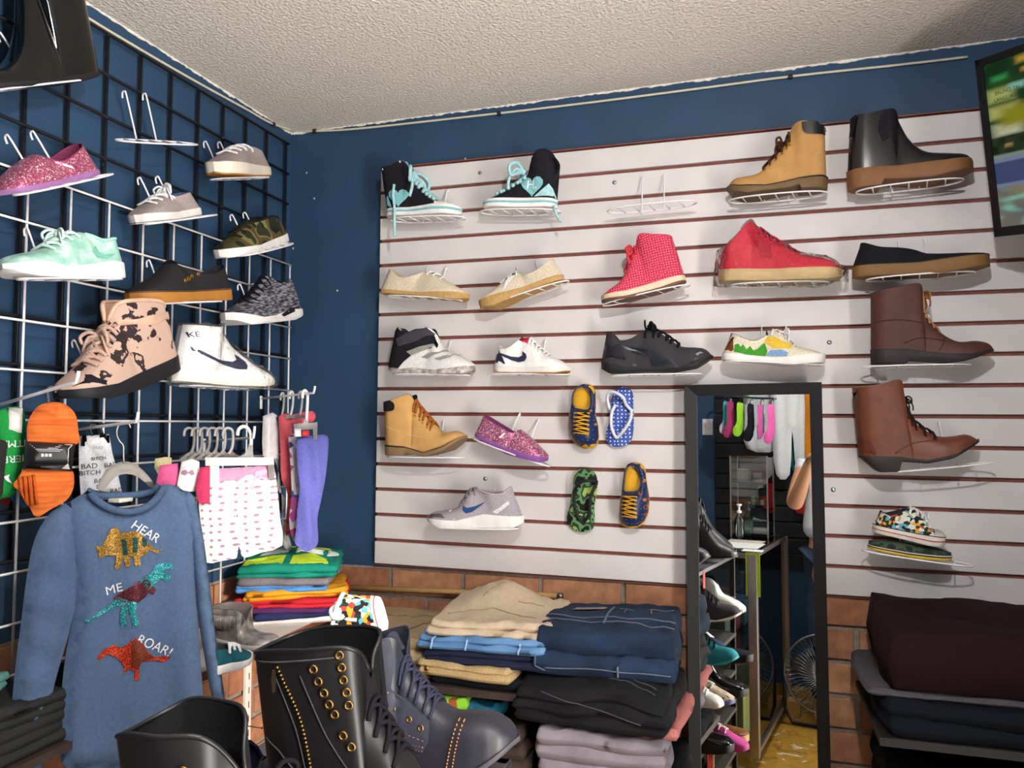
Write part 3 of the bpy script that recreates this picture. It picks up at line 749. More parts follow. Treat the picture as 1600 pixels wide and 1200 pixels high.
shoe('skate_shoe', 'green and brown camouflage sneaker with white sole on the grid', B, (1420, 152), (1093, 236),
     [(1378, 42, 22), (1325, 28, 27), (1270, 50, 20), (1215, 70, 2), (1160, 130, 0), (1115, 172, 0), (1092, 200, 0)],
     [(1418, 108), (1250, 172), (1092, 192)], [(1420, 152), (1300, 203), (1110, 236), (1092, 222)], off=.09, wall=L, up=camo_m, lining=blk_f, sole=wh_r, W=.088, laces=((1265, 48), (1165, 128), 5, fabric('#23251a'), .0024),
     decals=[(blk_f, [(1325, 78), (1318, 100), (1335, 116), (1400, 98), (1410, 84), (1350, 98), (1335, 90)], 'swoosh')], collar=(.003, blk_f), hold={})
shoe('running_shoe', 'mint green marbled running shoe with thick white sole', B, (619, 336), (22, 332),
     [(556, 140, 24), (512, 142, 30), (470, 150, 26), (430, 122, 12), (375, 108, 0), (300, 140, 0), (205, 190, 0), (100, 213, 0), (40, 232, 0), (20, 268, 0)],
     [(592, 262), (500, 252), (400, 268), (250, 282), (100, 252), (20, 262)], [(620, 334), (500, 340), (300, 343), (110, 330), (45, 312), (20, 282)], off=.125, wall=L, up=mint_m, lining=fabric('#b9dfd2'), sole=wh_r, W=.095, flange=.004,
     laces=((350, 112), (215, 183), 5, fabric('#cfeade'), .003), bow=((290, 125), 26, fabric('#cfeade'), .003), collar=(.0035, fabric('#9ed6c2')), decals=[(fabric('#74b39f'), [(405, 195), (420, 238), (470, 245), (560, 222), (510, 218), (470, 222), (440, 212), (430, 175)], 'swoosh')], hold={})
vs = shoe('skate_shoe', 'plain black low sneaker with gum sole and four gold eyelets', B, (1139, 445), (648, 462),
     [(1105, 270, 22), (1045, 308, 30), (975, 318, 30), (905, 290, 16), (848, 258, 1), (785, 322, 0), (700, 374, 0), (649, 402, 0)],
     [(1137, 386), (900, 402), (649, 404)], [(1139, 445), (900, 458), (660, 464), (649, 445)], off=.125, wall=L, up=fabric('#262527'), lining=dk_lin, sole=gum, stripe=(.9, .97, blk_r), W=.092, hold={}, tongue=((860, 285), (838, 252), 20, fabric('#232225')))
for p in ((858, 352), (888, 342), (918, 329), (946, 318)):
    q = vs.onside(vs.loc(p), .0015); MB().tube([q+Vector((.0038*math.cos(t*.628), 0, .0038*math.sin(t*.628))) for t in range(10)], .0016, 5, True).build('eyelet', gold_r, vs.root, world=False)
shoe('running_shoe', 'black and grey knit running shoe with wavy white sole beside the blue corner', B, (1494, 524), (1128, 560),
     [(1448, 352, 22), (1405, 343, 26), (1370, 362, 20), (1325, 322, 8), (1290, 370, 0), (1240, 430, 0), (1180, 480, 0), (1128, 512, 0)],
     [(1492, 488), (1410, 492), (1330, 522), (1250, 532), (1128, 506)], [(1497, 515), (1430, 545), (1340, 556), (1190, 570), (1126, 540)], off=.115, wall=L, up=knit, lining=dk_lin, sole=wh_r, W=.09, flange=.003,
     laces=((1318, 340), (1215, 455), 6, blk_lace, .0022), tongue=((1330, 375), (1318, 320), 18, dk_lin), decals=[(blk_r, [(1350, 520), (1400, 490), (1470, 468), (1482, 480), (1420, 505), (1365, 530)], 'heel_clip')], hold={})
shoe('high_top', 'beige high-top with black splatter print, ankle strap and black sole', B, (868, 792), (298, 934),
     [(792, 492, 32), (730, 455, 38), (610, 450, 38), (548, 470, 20), (530, 570, 2), (505, 640, 0), (445, 735, 0), (385, 800, 0), (330, 850, 0), (297, 892, 0)],
     [(865, 712), (700, 782), (500, 862), (400, 880), (297, 894)], [(868, 790), (650, 888), (450, 936), (320, 936), (297, 918)], off=.14, wall=L, up=splat, lining=fabric('#caa48d'), sole=blk_r, W=.1, flange=.003,
     laces=((535, 600), (420, 765), 6, fabric('#c2a292'), .004), bow=((500, 640), 34, fabric('#c2a292'), .004), collar=(.005, leather('#cfa890')), hold={'dz': -.004}, cat='shoe',
     decals=[(leather('#cba58e'), [(516, 540), (700, 520), (795, 500), (803, 548), (700, 572), (525, 590)], 'ankle_strap', .004), (blk_f, [(385, 800), (440, 850), (430, 868), (315, 880), (345, 835)], 'toe_cap')])
wn = shoe('high_top', 'white high-top with dark tick wrapped in clear plastic on the grid', T_, (80, 935), (1440, 1012),
     [(228, 160, 32), (420, 190, 40), (600, 200, 38), (690, 190, 26), (760, 275, 4), (850, 430, 0), (960, 545, 0), (1150, 705, 0), (1320, 815, 0), (1438, 925, 0)],
     [(84, 850), (700, 900), (1438, 920)], [(80, 935), (700, 1000), (1200, 1018), (1438, 985)], off=.13, off2=.19, wall=L, up=wh_l, lining=fabric('#d5d2d0'), sole=rubber('#e9e3d8'), W=.095, wrap=True, hold={'dz': -.006},
     decals=[(swoosh_nv, [(228, 465), (330, 520), (520, 612), (650, 655), (790, 678), (845, 650), (828, 570), (900, 620), (965, 680), (980, 740), (960, 785), (850, 782), (700, 735), (520, 655), (380, 590), (240, 520)], 'swoosh')],
     texts=[('KE', (272, 305), 105, 2, swoosh_nv)])
# empty holder on the black grid
p = hx(247, 211, .09); q_ = hx(308, 213, .09)-hx(185, 207, .09); holder(Vector((.022, p.y, p.z)), q_, (1, 0, -.25), 'empty white wire shoe holder on the black grid')
# ------------------------------------------------------------------ slat board, top row
teal_w = fabric('#a6cfd2', scale=120)
def heart(cx, cy, r, n=22):
    return [(cx+r*.062*16*math.sin(t)**3, cy-r*.062*(13*math.cos(t)-5*math.cos(2*t)-2*math.cos(3*t)-math.cos(4*t))) for t in [2*math.pi*k/n for k in range(n)]]
s1 = shoe('high_top', 'black high-top with light blue ribbon laces on the top left corner of the board', I, (192, 540), (716, 522),
     [(165, 205, 30), (250, 196, 36), (345, 165, 34), (385, 245, 6), (420, 310, 0), (480, 375, 0), (550, 428, 0), (640, 440, 0), (716, 468, 0)],
     [(205, 482), (380, 480), (550, 462), (716, 462)], [(192, 535), (450, 532), (700, 524), (716, 505)], up=blk_f, lining=teal_f, sole=wh_r, stripe=(.35, .75, teal_f), W=.088,
     toecap=[((560, 430), (716, 468), 1, rubber('#dcd8d4'), 'toe_cap')], laces=((385, 250), (545, 425), 8, teal_w, .0056), bow=((362, 270), 66, teal_w, .0056), tongue=((370, 240), (350, 140), 16, teal_f),
     decals=[(teal_f, heart(310, 410, 68), 'heart_patch'), (teal_f, [(205, 478), (222, 410), (235, 400), (262, 478)], 'heel_patch'), (fabric('#e8e8e8'), [(195, 212), (330, 165), (333, 178), (200, 226)], 'label_strip')], hold={'dx': .015, 'dz': -.004})
MB().tube([s1.onside(s1.loc(p), .006) for p in ((290, 330), (280, 400), (288, 470), (292, 525))]+[Vector((s1.loc((296, 600)).x, s1.vis*.045, s1.loc((296, 600)).y)), Vector((s1.loc((300, 690)).x, s1.vis*.045, s1.loc((300, 690)).y))], .0042, 5).build('lace_end', teal_w, s1.root, world=False)
s2 = shoe('high_top', 'black high-top with blue heart patch and tall black tongue on the top row', I, (1386, 478), (872, 482),
     [(1345, 262, 28), (1400, 175, 34), (1335, 90, 36), (1255, 98, 34), (1205, 160, 14), (1170, 260, 0), (1110, 310, 0), (1040, 360, 0), (960, 405, 0), (900, 428, 0), (872, 455, 0)],
     [(1382, 412), (1150, 418), (920, 428), (872, 442)], [(1386, 470), (1100, 482), (890, 482), (872, 465)], up=blk_f, lining=dk_lin, sole=wh_r, stripe=(.35, .75, teal_f), W=.088,
     laces=((1165, 270), (985, 395), 8, teal_w, .0054), bow=((1150, 235), 56, teal_w, .0056), toecap=[((925, 424), (872, 455), 1, rubber('#dcd8d4'), 'toe_cap')],
     decals=[(teal_f, heart(1225, 330, 80), 'heart_patch'), (teal_w, [(1240, 408), (1290, 365), (1340, 318), (1362, 350), (1378, 408)], 'heel_patch'), (blk_f, [(1205, 150), (1260, 92), (1390, 90), (1425, 130), (1385, 215), (1320, 255), (1225, 240)], 'tongue', .004)],
     texts=[('H.', (1225, 328), 88, 0, fabric('#e8ecec'))], hold={'dz': -.004})
MB().tube([Vector((s2.loc(p).x, s2.vis*.03, s2.loc(p).y)) for p in ((1375, 470), (1390, 530), (1425, 582))], .0035, 5).build('lace_end', teal_w, s2.root, world=False)
p = hy(1018, 324, -.09); holder(Vector((p.x, BF, p.z)), (1, 0, .02), (0, -1, 0), 'empty white wire shoe holder on the top row of the board')
shoe('work_boot', 'wheat nubuck work boot with black padded collar and brown laces, top row', J, (1460, 440), (886, 452),
     [(1446, 78, 32), (1380, 68, 38), (1300, 62, 34), (1255, 80, 12), (1215, 175, 0), (1135, 270, 0), (1060, 345, 0), (980, 368, 0), (920, 380, 0), (886, 415, 0)],
     [(1456, 360), (1300, 385), (1100, 436), (950, 437), (886, 418)], [(1460, 436), (1300, 447), (1290, 425), (1240, 442), (1000, 482), (910, 465), (886, 440)], up=tan_n, lining=dk_lin, sole=rubber('#6b5335'), stripe=(.84, .97, blk_r), W=.1, flange=.004,
     laces=((1240, 110), (1095, 310), 6, fabric('#4a2f22'), .0032), eyelets=(gold_r,), bow=((1200, 180), 34, fabric('#4a2f22'), .003), decals=[(leather('#17181c', .3), [(1308, 72), (1380, 66), (1446, 80), (1440, 130), (1330, 136)], 'collar_pad', .004, 1)],
     stitches=[(fabric('#d9b27a'), [(1440, 232), (1300, 290), (1180, 345), (1095, 358)], 0)], cat='boot', hold={'dz': -.012, 'tilt': .0})
shoe('ankle_boot', 'shiny black pull-on ankle boot with thick tan sole beside the television', K, (221, 727), (726, 668),
     [(230, 436, 36), (300, 434, 40), (400, 410, 30), (428, 450, 6), (468, 522, 0), (530, 572, 0), (620, 582, 0), (690, 586, 0), (726, 610, 0)],
     [(220, 650), (400, 642), (600, 626), (726, 604)], [(222, 728), (350, 718), (358, 694), (550, 692), (726, 648)], up=leather('#141216', .16), lining=dk_lin, sole=rubber('#7b5433'), W=.1, flange=.003, cat='boot', hold={'dz': -.004, 'dx': .0},
     decals=[(blk_f, [(345, 440), (385, 425), (380, 530), (355, 545), (335, 500)], 'elastic_gore'), (blk_f, [(226, 425), (240, 425), (242, 515), (230, 515)], 'pull_tab', .004)])
# ------------------------------------------------------------------ second row
shoe('espadrille', 'cream canvas espadrille lying level at the left of the board', I, (160, 1062), (770, 1098),
     [(220, 885, 20), (260, 920, 26), (330, 962, 29), (410, 945, 26), (470, 916, 8), (540, 930, 0), (620, 976, 0), (700, 1020, 0), (770, 1058, 0)],
     [(160, 1036), (450, 1062), (770, 1062)], [(160, 1062), (450, 1088), (700, 1112), (770, 1096)], up=crm_f, lining=fabric('#bfa988'), sole=crm_s, W=.085, laces=((505, 918), (585, 955), 3, wh_lace, .0022), hold={'dz': -.004})
shoe('espadrille', 'cream canvas espadrille tilted nose down with a loose white lace', I, (1432, 968), (838, 1166),
     [(1352, 820, 20), (1275, 898, 28), (1180, 940, 28), (1110, 915, 10), (1060, 945, 0), (980, 1012, 0), (900, 1078, 0), (838, 1135, 0)],
     [(1420, 930), (1150, 1032), (838, 1122)], [(1432, 966), (1200, 1058), (960, 1160), (838, 1164)], up=crm_f, lining=fabric('#bfa988'), sole=crm_s, W=.085, laces=((1100, 918), (1010, 985), 3, wh_lace, .0024),
     decals=[(wh_lace, [(1085, 905), (1112, 915), (1075, 1000), (1035, 1070), (1048, 990)], 'lace_end', .004)], hold={'dx': -.025, 'dz': -.004})
shoe('wedge_sneaker', 'red dotted wedge sneaker with cream sole pointing down left', J, (632, 976), (145, 1092),
     [(560, 708, 32), (470, 712, 38), (375, 708, 30), (345, 775, 4), (308, 870, 0), (268, 960, 0), (205, 1015, 0), (147, 1062, 0)],
     [(630, 932), (500, 970), (300, 1035), (147, 1058)], [(632, 976), (500, 1028), (300, 1078), (147, 1092)], up=reddot, lining=redfab, sole=rubber('#d9c9ac'), outsole=(.3, rubber('#6f4c3a')), W=.088, bow=((340, 800), 34, redfab, .0045),
     laces=((345, 770), (290, 910), 5, redfab, .003), hold={'dx': -.01, 'dz': -.006})
shoe('high_top', 'red high-top with pale gum sole wrapped in clear plastic', Q, (20, 776), (1490, 730),
     [(55, 420, 32), (200, 300, 40), (330, 145, 38), (420, 72, 24), (490, 130, 2), (640, 245, 0), (800, 335, 0), (950, 430, 0), (1250, 492, 0), (1400, 540, 0), (1488, 615, 0)],
     [(28, 632), (700, 642), (1488, 620)], [(20, 772), (700, 778), (1300, 765), (1488, 715)], up=fabric('#c22a3f'), lining=redfab, sole=rubber('#c3a878'), W=.1, wrap=True, hold={'dz': -.006},
     decals=[(fabric('#a81f34'), [(350, 190), (480, 200), (640, 330), (660, 520), (520, 500), (440, 330)], 'side_panel')], laces=((520, 165), (930, 425), 7, fabric('#b32a3e'), .003))
shoe('slip_on_shoe', 'black slip-on shoe with flat gum sole under the ankle boot', K, (240, 1082), (796, 1042),
     [(275, 940, 24), (340, 965, 32), (430, 970, 32), (490, 973, 16), (560, 985, 0), (700, 985, 0), (780, 985, 0), (796, 995, 0)],
     [(240, 1034), (500, 1026), (796, 988)], [(240, 1082), (600, 1072), (796, 1034)], up=fabric('#17171b'), lining=dk_lin, sole=rubber('#765530'), W=.092, stripe=(.93, 1.0, blk_r), hold={'dz': -.005})
# ------------------------------------------------------------------ third row
shoe('basketball_shoe', 'white basketball shoe with black ankle and grey side stripes', Lc, (130, 470), (748, 478),
     [(185, 158, 22), (220, 152, 26), (280, 195, 30), (350, 168, 32), (430, 152, 26), (480, 200, 6), (525, 295, 0), (600, 330, 0), (680, 368, 0), (748, 415, 0)],
     [(132, 422), (240, 452), (330, 440), (480, 458), (620, 445), (748, 422)], [(132, 442), (190, 476), (420, 484), (690, 484), (748, 452)], up=fabric('#dcdad8'), lining=dk_lin, sole=pattern('grey_marble_rubber', 'noise', [(.4, '#cfc8c2'), (.6, '#8e827c')], 45, rough=.6), W=.098, hold={'dz': -.003},
     decals=[(blk_f, [(133, 415), (160, 330), (180, 165), (215, 152), (280, 195), (350, 168), (430, 154), (480, 200), (518, 285), (420, 305), (330, 350), (270, 400), (230, 448), (170, 440)], 'ankle_panel', .0016),
             (fabric('#8d9088'), [(290, 328), (380, 292), (470, 272), (508, 290), (410, 320), (325, 355)], 'stripe', .003), (fabric('#8f8d8b'), [(395, 368), (470, 335), (545, 315), (582, 326), (500, 350), (440, 378)], 'stripe', .003), (fabric('#9a9896'), [(498, 382), (560, 360), (620, 345), (655, 356), (600, 375), (545, 392)], 'stripe', .003),
             (fabric('#3c3c42'), [(215, 238), (300, 192), (435, 154), (472, 205), (340, 262), (232, 292)], 'ankle_strap', .005)])
shoe('court_sneaker', 'white low sneaker with navy tick and red tongue tag', Lc, (888, 478), (1434, 482),
     [(925, 270, 20), (962, 308, 26), (1020, 292, 28), (1080, 245, 22), (1135, 222, 6), (1200, 285, 0), (1280, 348, 0), (1370, 385, 0), (1434, 430, 0)],
     [(890, 424), (1150, 440), (1434, 428)], [(888, 462), (950, 480), (1350, 484), (1434, 464)], up=wh_l, lining=fabric('#cfcdd0'), sole=rubber('#e2dcd6'), outsole=(.14, gum), W=.09, laces=((1145, 232), (1275, 345), 6, wh_lace, .0026), tongue=((1110, 260), (1105, 215), 20, fabric('#cf2f48')),
     decals=[(swoosh_nv, [(905, 305), (955, 345), (962, 352), (992, 416), (893, 400)], 'heel_patch'), (swoosh_nv, [(950, 335), (1030, 362), (1085, 368), (1112, 355), (1108, 322), (1138, 345), (1146, 370), (1130, 396), (1085, 404), (1030, 388), (955, 352)], 'swoosh', .002), (fabric('#cf2f48'), [(1088, 222), (1150, 207), (1157, 238), (1098, 254)], 'tongue_tag', .004)], hold={'dx': -.01})
shoe('running_shoe', 'black running shoe with bulky black sole in the middle of the board', Mc, (148, 424), (794, 400),
     [(178, 186, 22), (215, 192, 26), (262, 236, 28), (330, 226, 28), (390, 182, 12), (440, 172, 0), (520, 205, 0), (610, 265, 0), (740, 278, 0), (794, 322, 0)],
     [(150, 352), (300, 390), (430, 400), (600, 396), (700, 360), (794, 318)], [(148, 395), (200, 424), (380, 414), (550, 416), (700, 388), (794, 334)], up=pattern('charcoal_mesh', 'wave', [(.3, '#26252a'), (.7, '#3e3b3e')], 90, rough=.85, detail=1.0), lining=dk_lin, sole=blk_r, W=.096,
     laces=((410, 178), (600, 258), 6, blk_lace, .003), bow=((425, 160), 30, blk_lace, .003), hold={'tilt': .0, 'dz': -.006}, tongue=((420, 180), (415, 108), 10, blk_lace),
     decals=[(leather('#1c2029', .3), [(270, 262), (430, 290), (530, 318), (605, 385), (600, 398), (450, 388), (430, 330), (300, 290)], 'side_strip'), (leather('#1a1a1f', .35), [(160, 250), (260, 255), (300, 350), (165, 345)], 'heel_patch'), (leather('#1b1b20', .4), [(700, 345), (790, 300), (795, 322), (640, 392)], 'toe_cap'),
             (metalm('#55575c', .4), [(340, 372), (365, 376), (362, 388), (342, 386)], 'chrome_accent', .003), (fabric('#8d8c90'), [(700, 318), (725, 305), (745, 312), (725, 316), (712, 328)], 'leaping_mark', .002)])
shoe('canvas_sneaker', 'hand-painted canvas sneaker with horse and green trees', Mc, (848, 346), (1448, 370),
     [(905, 190, 22), (960, 218, 28), (1030, 240, 30), (1090, 216, 20), (1140, 178, 4), (1200, 195, 0), (1270, 260, 0), (1380, 290, 0), (1448, 314, 0)],
     [(850, 305), (1150, 336), (1448, 308)], [(848, 345), (1250, 378), (1448, 360)], up=fabric('#d8cfb8'), lining=dk_lin, sole=wh_r, W=.09, laces=((1145, 182), (1265, 256), 5, wh_lace, .0024), bow=((1210, 190), 22, wh_lace, .0022), tongue=((1130, 200), (1125, 170), 18, dk_lin),
     decals=[(fabric('#6b3a22'), [(868, 290), (878, 225), (895, 208), (915, 215), (918, 290), (905, 300)], 'painted_horse'), (fabric('#3f8f2e'), [(866, 302), (920, 300), (925, 262), (945, 255), (958, 275), (972, 258), (990, 290), (1012, 270), (1030, 295), (1055, 285), (1078, 262), (1098, 252), (1112, 300), (1100, 328), (1000, 320)], 'painted_trees', .0018),
             (fabric('#dcb845'), [(1092, 250), (1115, 215), (1150, 215), (1230, 255), (1280, 268), (1240, 285), (1150, 285)], 'painted_sky', .0018), (fabric('#7c9cc4'), [(1100, 326), (1130, 296), (1190, 292), (1230, 310), (1220, 332)], 'painted_water', .002), (fabric('#b8683a'), [(1370, 300), (1420, 298), (1440, 310), (1400, 316)], 'painted_toe', .002)], hold={})
shoe('lace_up_boot', 'dark brown leather lace-up boot with pale laces on the right of the board', P_, (258, 508), (950, 486),
     [(255, 108, 38), (400, 82, 42), (525, 64, 32), (545, 150, 6), (562, 232, 0), (640, 322, 0), (740, 378, 0), (840, 374, 0), (915, 386, 0), (952, 418, 0)],
     [(257, 424), (450, 426), (650, 452), (800, 456), (952, 420)], [(258, 505), (455, 505), (464, 482), (700, 494), (820, 480), (952, 432)], up=brn1, lining=fabric('#3a2018'), sole=brn_s, W=.1, cat='boot', foot=POINT, laces=((535, 110), (640, 318), 7, fabric('#a98258'), .0022), bow=((548, 130), 26, fabric('#8f5c30'), .0025),
     stitches=[(fabric('#3a1a14'), [(270, 275), (400, 265), (530, 280)], 0), (fabric('#351812'), [(430, 395), (520, 365), (640, 380)], 0), (fabric('#351812'), [(655, 370), (640, 410), (620, 440)], 0)], hold={'dx': -.035, 'dz': -.004, 'tilt': 0})
# ------------------------------------------------------------------ lower rows
shoe('work_boot', 'wheat nubuck work boot with copper laces, lower left of the board', Lc, (110, 1070), (684, 1060),
     [(105, 690, 34), (200, 668, 38), (300, 630, 28), (330, 700, 4), (400, 785, 0), (470, 862, 0), (530, 905, 0), (620, 893, 0), (684, 925, 0)],
     [(110, 988), (270, 1000), (420, 1042), (560, 1000), (684, 925)], [(110, 1066), (270, 1066), (280, 1046), (420, 1074), (560, 1034), (684, 942)], up=mat('#c6985a', rough=.8, var=.1, scale=30, bmp=.2, key='wheat_nubuck2'), lining=dk_lin, sole=rubber('#84694a'), stripe=(.84, .97, blk_r), W=.1, flange=.004, cat='boot',
     laces=((325, 690), (460, 850), 6, fabric('#9c5a26'), .0036), eyelets=(gold_r,), tongue=((300, 690), (285, 628), 18, leather('#8a4a2c')), decals=[(leather('#17181c', .3), [(98, 680), (150, 668), (205, 692), (206, 742), (150, 752), (100, 736)], 'collar_pad', .004, 1)],
     stitches=[(fabric('#e2bd86'), [(112, 850), (220, 890), (330, 925), (440, 945)], 0)], hold={'tilt': 0, 'dz': -.003})
shoe('slip_on_shoe', 'pink glitter slip-on shoe hanging tilted on the board', Lc, (752, 925), (1275, 1118),
     [(815, 775, 22), (870, 812, 28), (950, 862, 31), (1030, 905, 24), (1075, 886, 4), (1140, 928, 0), (1220, 1010, 0), (1278, 1066, 0)],
     [(756, 902), (1000, 1012), (1276, 1086)], [(752, 925), (1000, 1058), (1230, 1116), (1276, 1106)], up=glit, lining=fabric('#6a2f55'), sole=rubber('#7d4a8c'), W=.082, decals=[(wh_l, [(945, 935), (980, 902), (992, 912), (957, 945)], 'side_label', .002)], hold={'dz': -.006})
shoe('running_shoe', 'grey running shoe with blue tick on the lowest left row', N_, (785, 388), (312, 380),
     [(718, 190, 20), (682, 222, 26), (620, 220, 28), (560, 205, 12), (520, 212, 0), (470, 280, 0), (400, 305, 0), (345, 312, 0), (312, 332, 0)],
     [(775, 332), (680, 325), (600, 318), (470, 348), (312, 336)], [(786, 362), (740, 386), (400, 386), (312, 346)], up=greyrun, lining=fabric('#8b8288'), sole=wh_r, W=.092, flange=.003, laces=((545, 210), (475, 275), 5, fabric('#857b82'), .0028), collar=(.003, fabric('#b5a6b0')),
     decals=[(fabric('#2b4a7a'), [(503, 272), (500, 298), (518, 314), (545, 308), (612, 258), (560, 280), (525, 288), (512, 284)], 'swoosh'), (fabric('#5d565c'), [(314, 328), (345, 312), (400, 305), (422, 335), (350, 336)], 'toe_cap'), (fabric('#d9d2d5'), [(642, 308), (715, 255), (722, 270), (665, 318)], 'heel_stripe', .002), (fabric('#d9d2d5'), [(432, 306), (440, 300), (470, 342), (460, 345)], 'front_stripe', .002)], hold={'dx': -.008})
b2 = shoe('lace_up_boot', 'chestnut leather lace-up boot with angled heel, right of the mirror', P_, (262, 1112), (868, 1056),
     [(150, 642, 34), (280, 628, 42), (415, 600, 32), (436, 700, 6), (490, 822, 0), (565, 882, 0), (640, 916, 0), (720, 915, 0), (800, 905, 0), (868, 938, 0)],
     [(188, 1024), (400, 1028), (560, 1046), (720, 1010), (868, 930)], [(196, 1034), (290, 1114), (405, 1114), (414, 1056), (560, 1066), (700, 1036), (868, 946)], up=brn2, lining=fabric('#9a8a6a'), sole=brn_s, W=.1, cat='boot', foot=POINT, laces=((432, 680), (600, 900), 6, fabric('#2a1d1a'), .0026), eyelets=(metalm('#3a2620', .5),),
     stitches=[(leather('#4f2413'), [(200, 935), (250, 960), (275, 1020)], 0, .001), (leather('#4f2413'), [(380, 1010), (470, 955), (610, 935)], 0, .0016), (leather('#4f2413'), [(610, 880), (615, 940)], 0, .001)], hold={'dx': .03, 'dz': -.003},
     decals=[(leather('#54331f'), [(100, 612), (152, 612), (165, 690), (160, 760), (135, 680)], 'pull_strap', .002), (leather('#5a2b18'), [(185, 920), (235, 950), (270, 1020), (190, 1020)], 'heel_counter')], bow=((450, 720), 24, fabric('#2a1d1a'), .002))
shoe('canvas_sneaker', 'small cartoon-print canvas sneaker stacked on a yellow-soled shoe at lower right', U_, (190, 402), (1100, 572),
     [(285, 140, 24), (360, 186, 30), (450, 172, 30), (600, 130, 18), (700, 138, 0), (820, 230, 0), (900, 360, 0), (1040, 400, 0), (1098, 470, 0)],
     [(198, 302), (600, 384), (1098, 462)], [(190, 402), (880, 560), (1098, 566)], up=toon, lining=dk_lin, sole=rubber('#cfc7bd'), stripe=[(.42, .52, fabric('#a02030')), (.93, 1.0, blk_r)], W=.078, toecap=[((940, 372), (1098, 470), 1, rubber('#bdb5ac'), 'toe_cap')], laces=((650, 138), (880, 330), 5, wh_lace, .0028), off=.09)
shoe('canvas_sneaker', 'dark sneaker lying sole down with a yellow sole stripe below the cartoon-print one', U_, (130, 606), (1170, 756),
     [(140, 512, 0), (400, 505, 0), (700, 560, 0), (1000, 610, 0), (1172, 668, 0)], [(136, 560), (600, 640), (1172, 690)], [(130, 606), (600, 700), (1172, 754)], up=camo('dark_camo', ('#16201a', '#26332a', '#3b4738', '#1a211c'), 30), lining=None, sole=rubber('#c9a72e'), stripe=[(.55, .8, blk_r), (.82, 1, rubber('#c9c6bb'))], W=.08, off=.09, hold={'dx': .015, 'dz': -.004, 'label': 'white wire shoe holder under the two small sneakers at lower right'})
# ------------------------------------------------------------------ clogs and flip-flops pressed flat on the board
def ring_poly(outer, inner): return outer+[outer[0]]+[inner[0]]+inner[1:][::-1]+[inner[0]]
yel = rubber('#d79f22'); galaxy = pattern('navy_star_print', 'dot', [(0, '#d8dae6'), (.045, '#1e2b52')], 75, rough=.4, bmp=0)
def clog(label, outer, inner, lacebox, dots, toe, out2):
    P0 = hy(*cr(R_, outer[len(outer)//2]), -.055); t = thing('clog_shoe', label, 'shoe', (P0.x, -.02, P0.z), 'navy and yellow clogs')
    cloth('sole', R_, outer, Vector((P0.x, -.036, P0.z)), (0, -1, 0), .03, yel, t, smooth_n=3, h=.012, rr=.006, wrinkle=0)
    cx = sum(p[0] for p in outer)/len(outer); cy = sum(p[1] for p in outer)/len(outer)
    o2 = [(cx+(p[0]-cx)*.97, cy+(p[1]-cy)*.985-4) for p in outer]
    poly = o2+[(o2[0][0]-1, o2[0][1]+.3)]+[(inner[0][0]-1, inner[0][1]+.3)]+inner[1:][::-1]+[inner[0]]
    u = cloth('upper', R_, poly, Vector((P0.x, -.052, P0.z)), (0, -1, 0), .085, galaxy, t, smooth_n=0, h=.008, rr=.042, wrinkle=0)
    MB().tube([hy(*cr(R_, p), -.066) for p in catmull([Vector((*p, 0)) for p in inner+[inner[0]]], 3)], .0022, 5).build('rim', mat('#2a3a66', rough=.4), t)
    mb = MB(); (x0, y0, x1, y1, n) = lacebox
    for k in range(n):
        y = y0+(y1-y0)*k/(n-1); dx = 8*math.sin(k*2.1)
        mb.tube([u.put((x0+dx*.3+(x1-x0)*s, y+(6 if s in (0, 1) else 0)+5*math.sin(k+s*3)), .003) for s in (0, .25, .5, .75, 1)], .0019, 5)
        if k < n-1: mb.tube([u.put((x0+(x1-x0)*s, y+(y1-y0)/(n-1)*s), .004) for s in (0, .25, .5, .75, 1)], .0017, 5)
    mb.build('laces', yel, t)
    clothdecal(u, R_, toe, yel, 'toe_rim', t, lift=.002)
    clothdecal(u, R_, out2, yel, 'heel_rim', t, lift=.003)
    for (dx, dy, r, c) in dots:
        clothdecal(u, R_, [(dx+r*math.cos(k*.7), dy+r*1.1*math.sin(k*.7)) for k in range(9)], rubber(c), 'printed_planet', t, lift=.0022)
    clothdecal(u, R_, [(x0+8, y0-6), (x1-8, y0-6), (x1-14, y1+8), (x0+14, y1+8)], fabric('#1c1712'), 'tongue', t, lift=.0012)
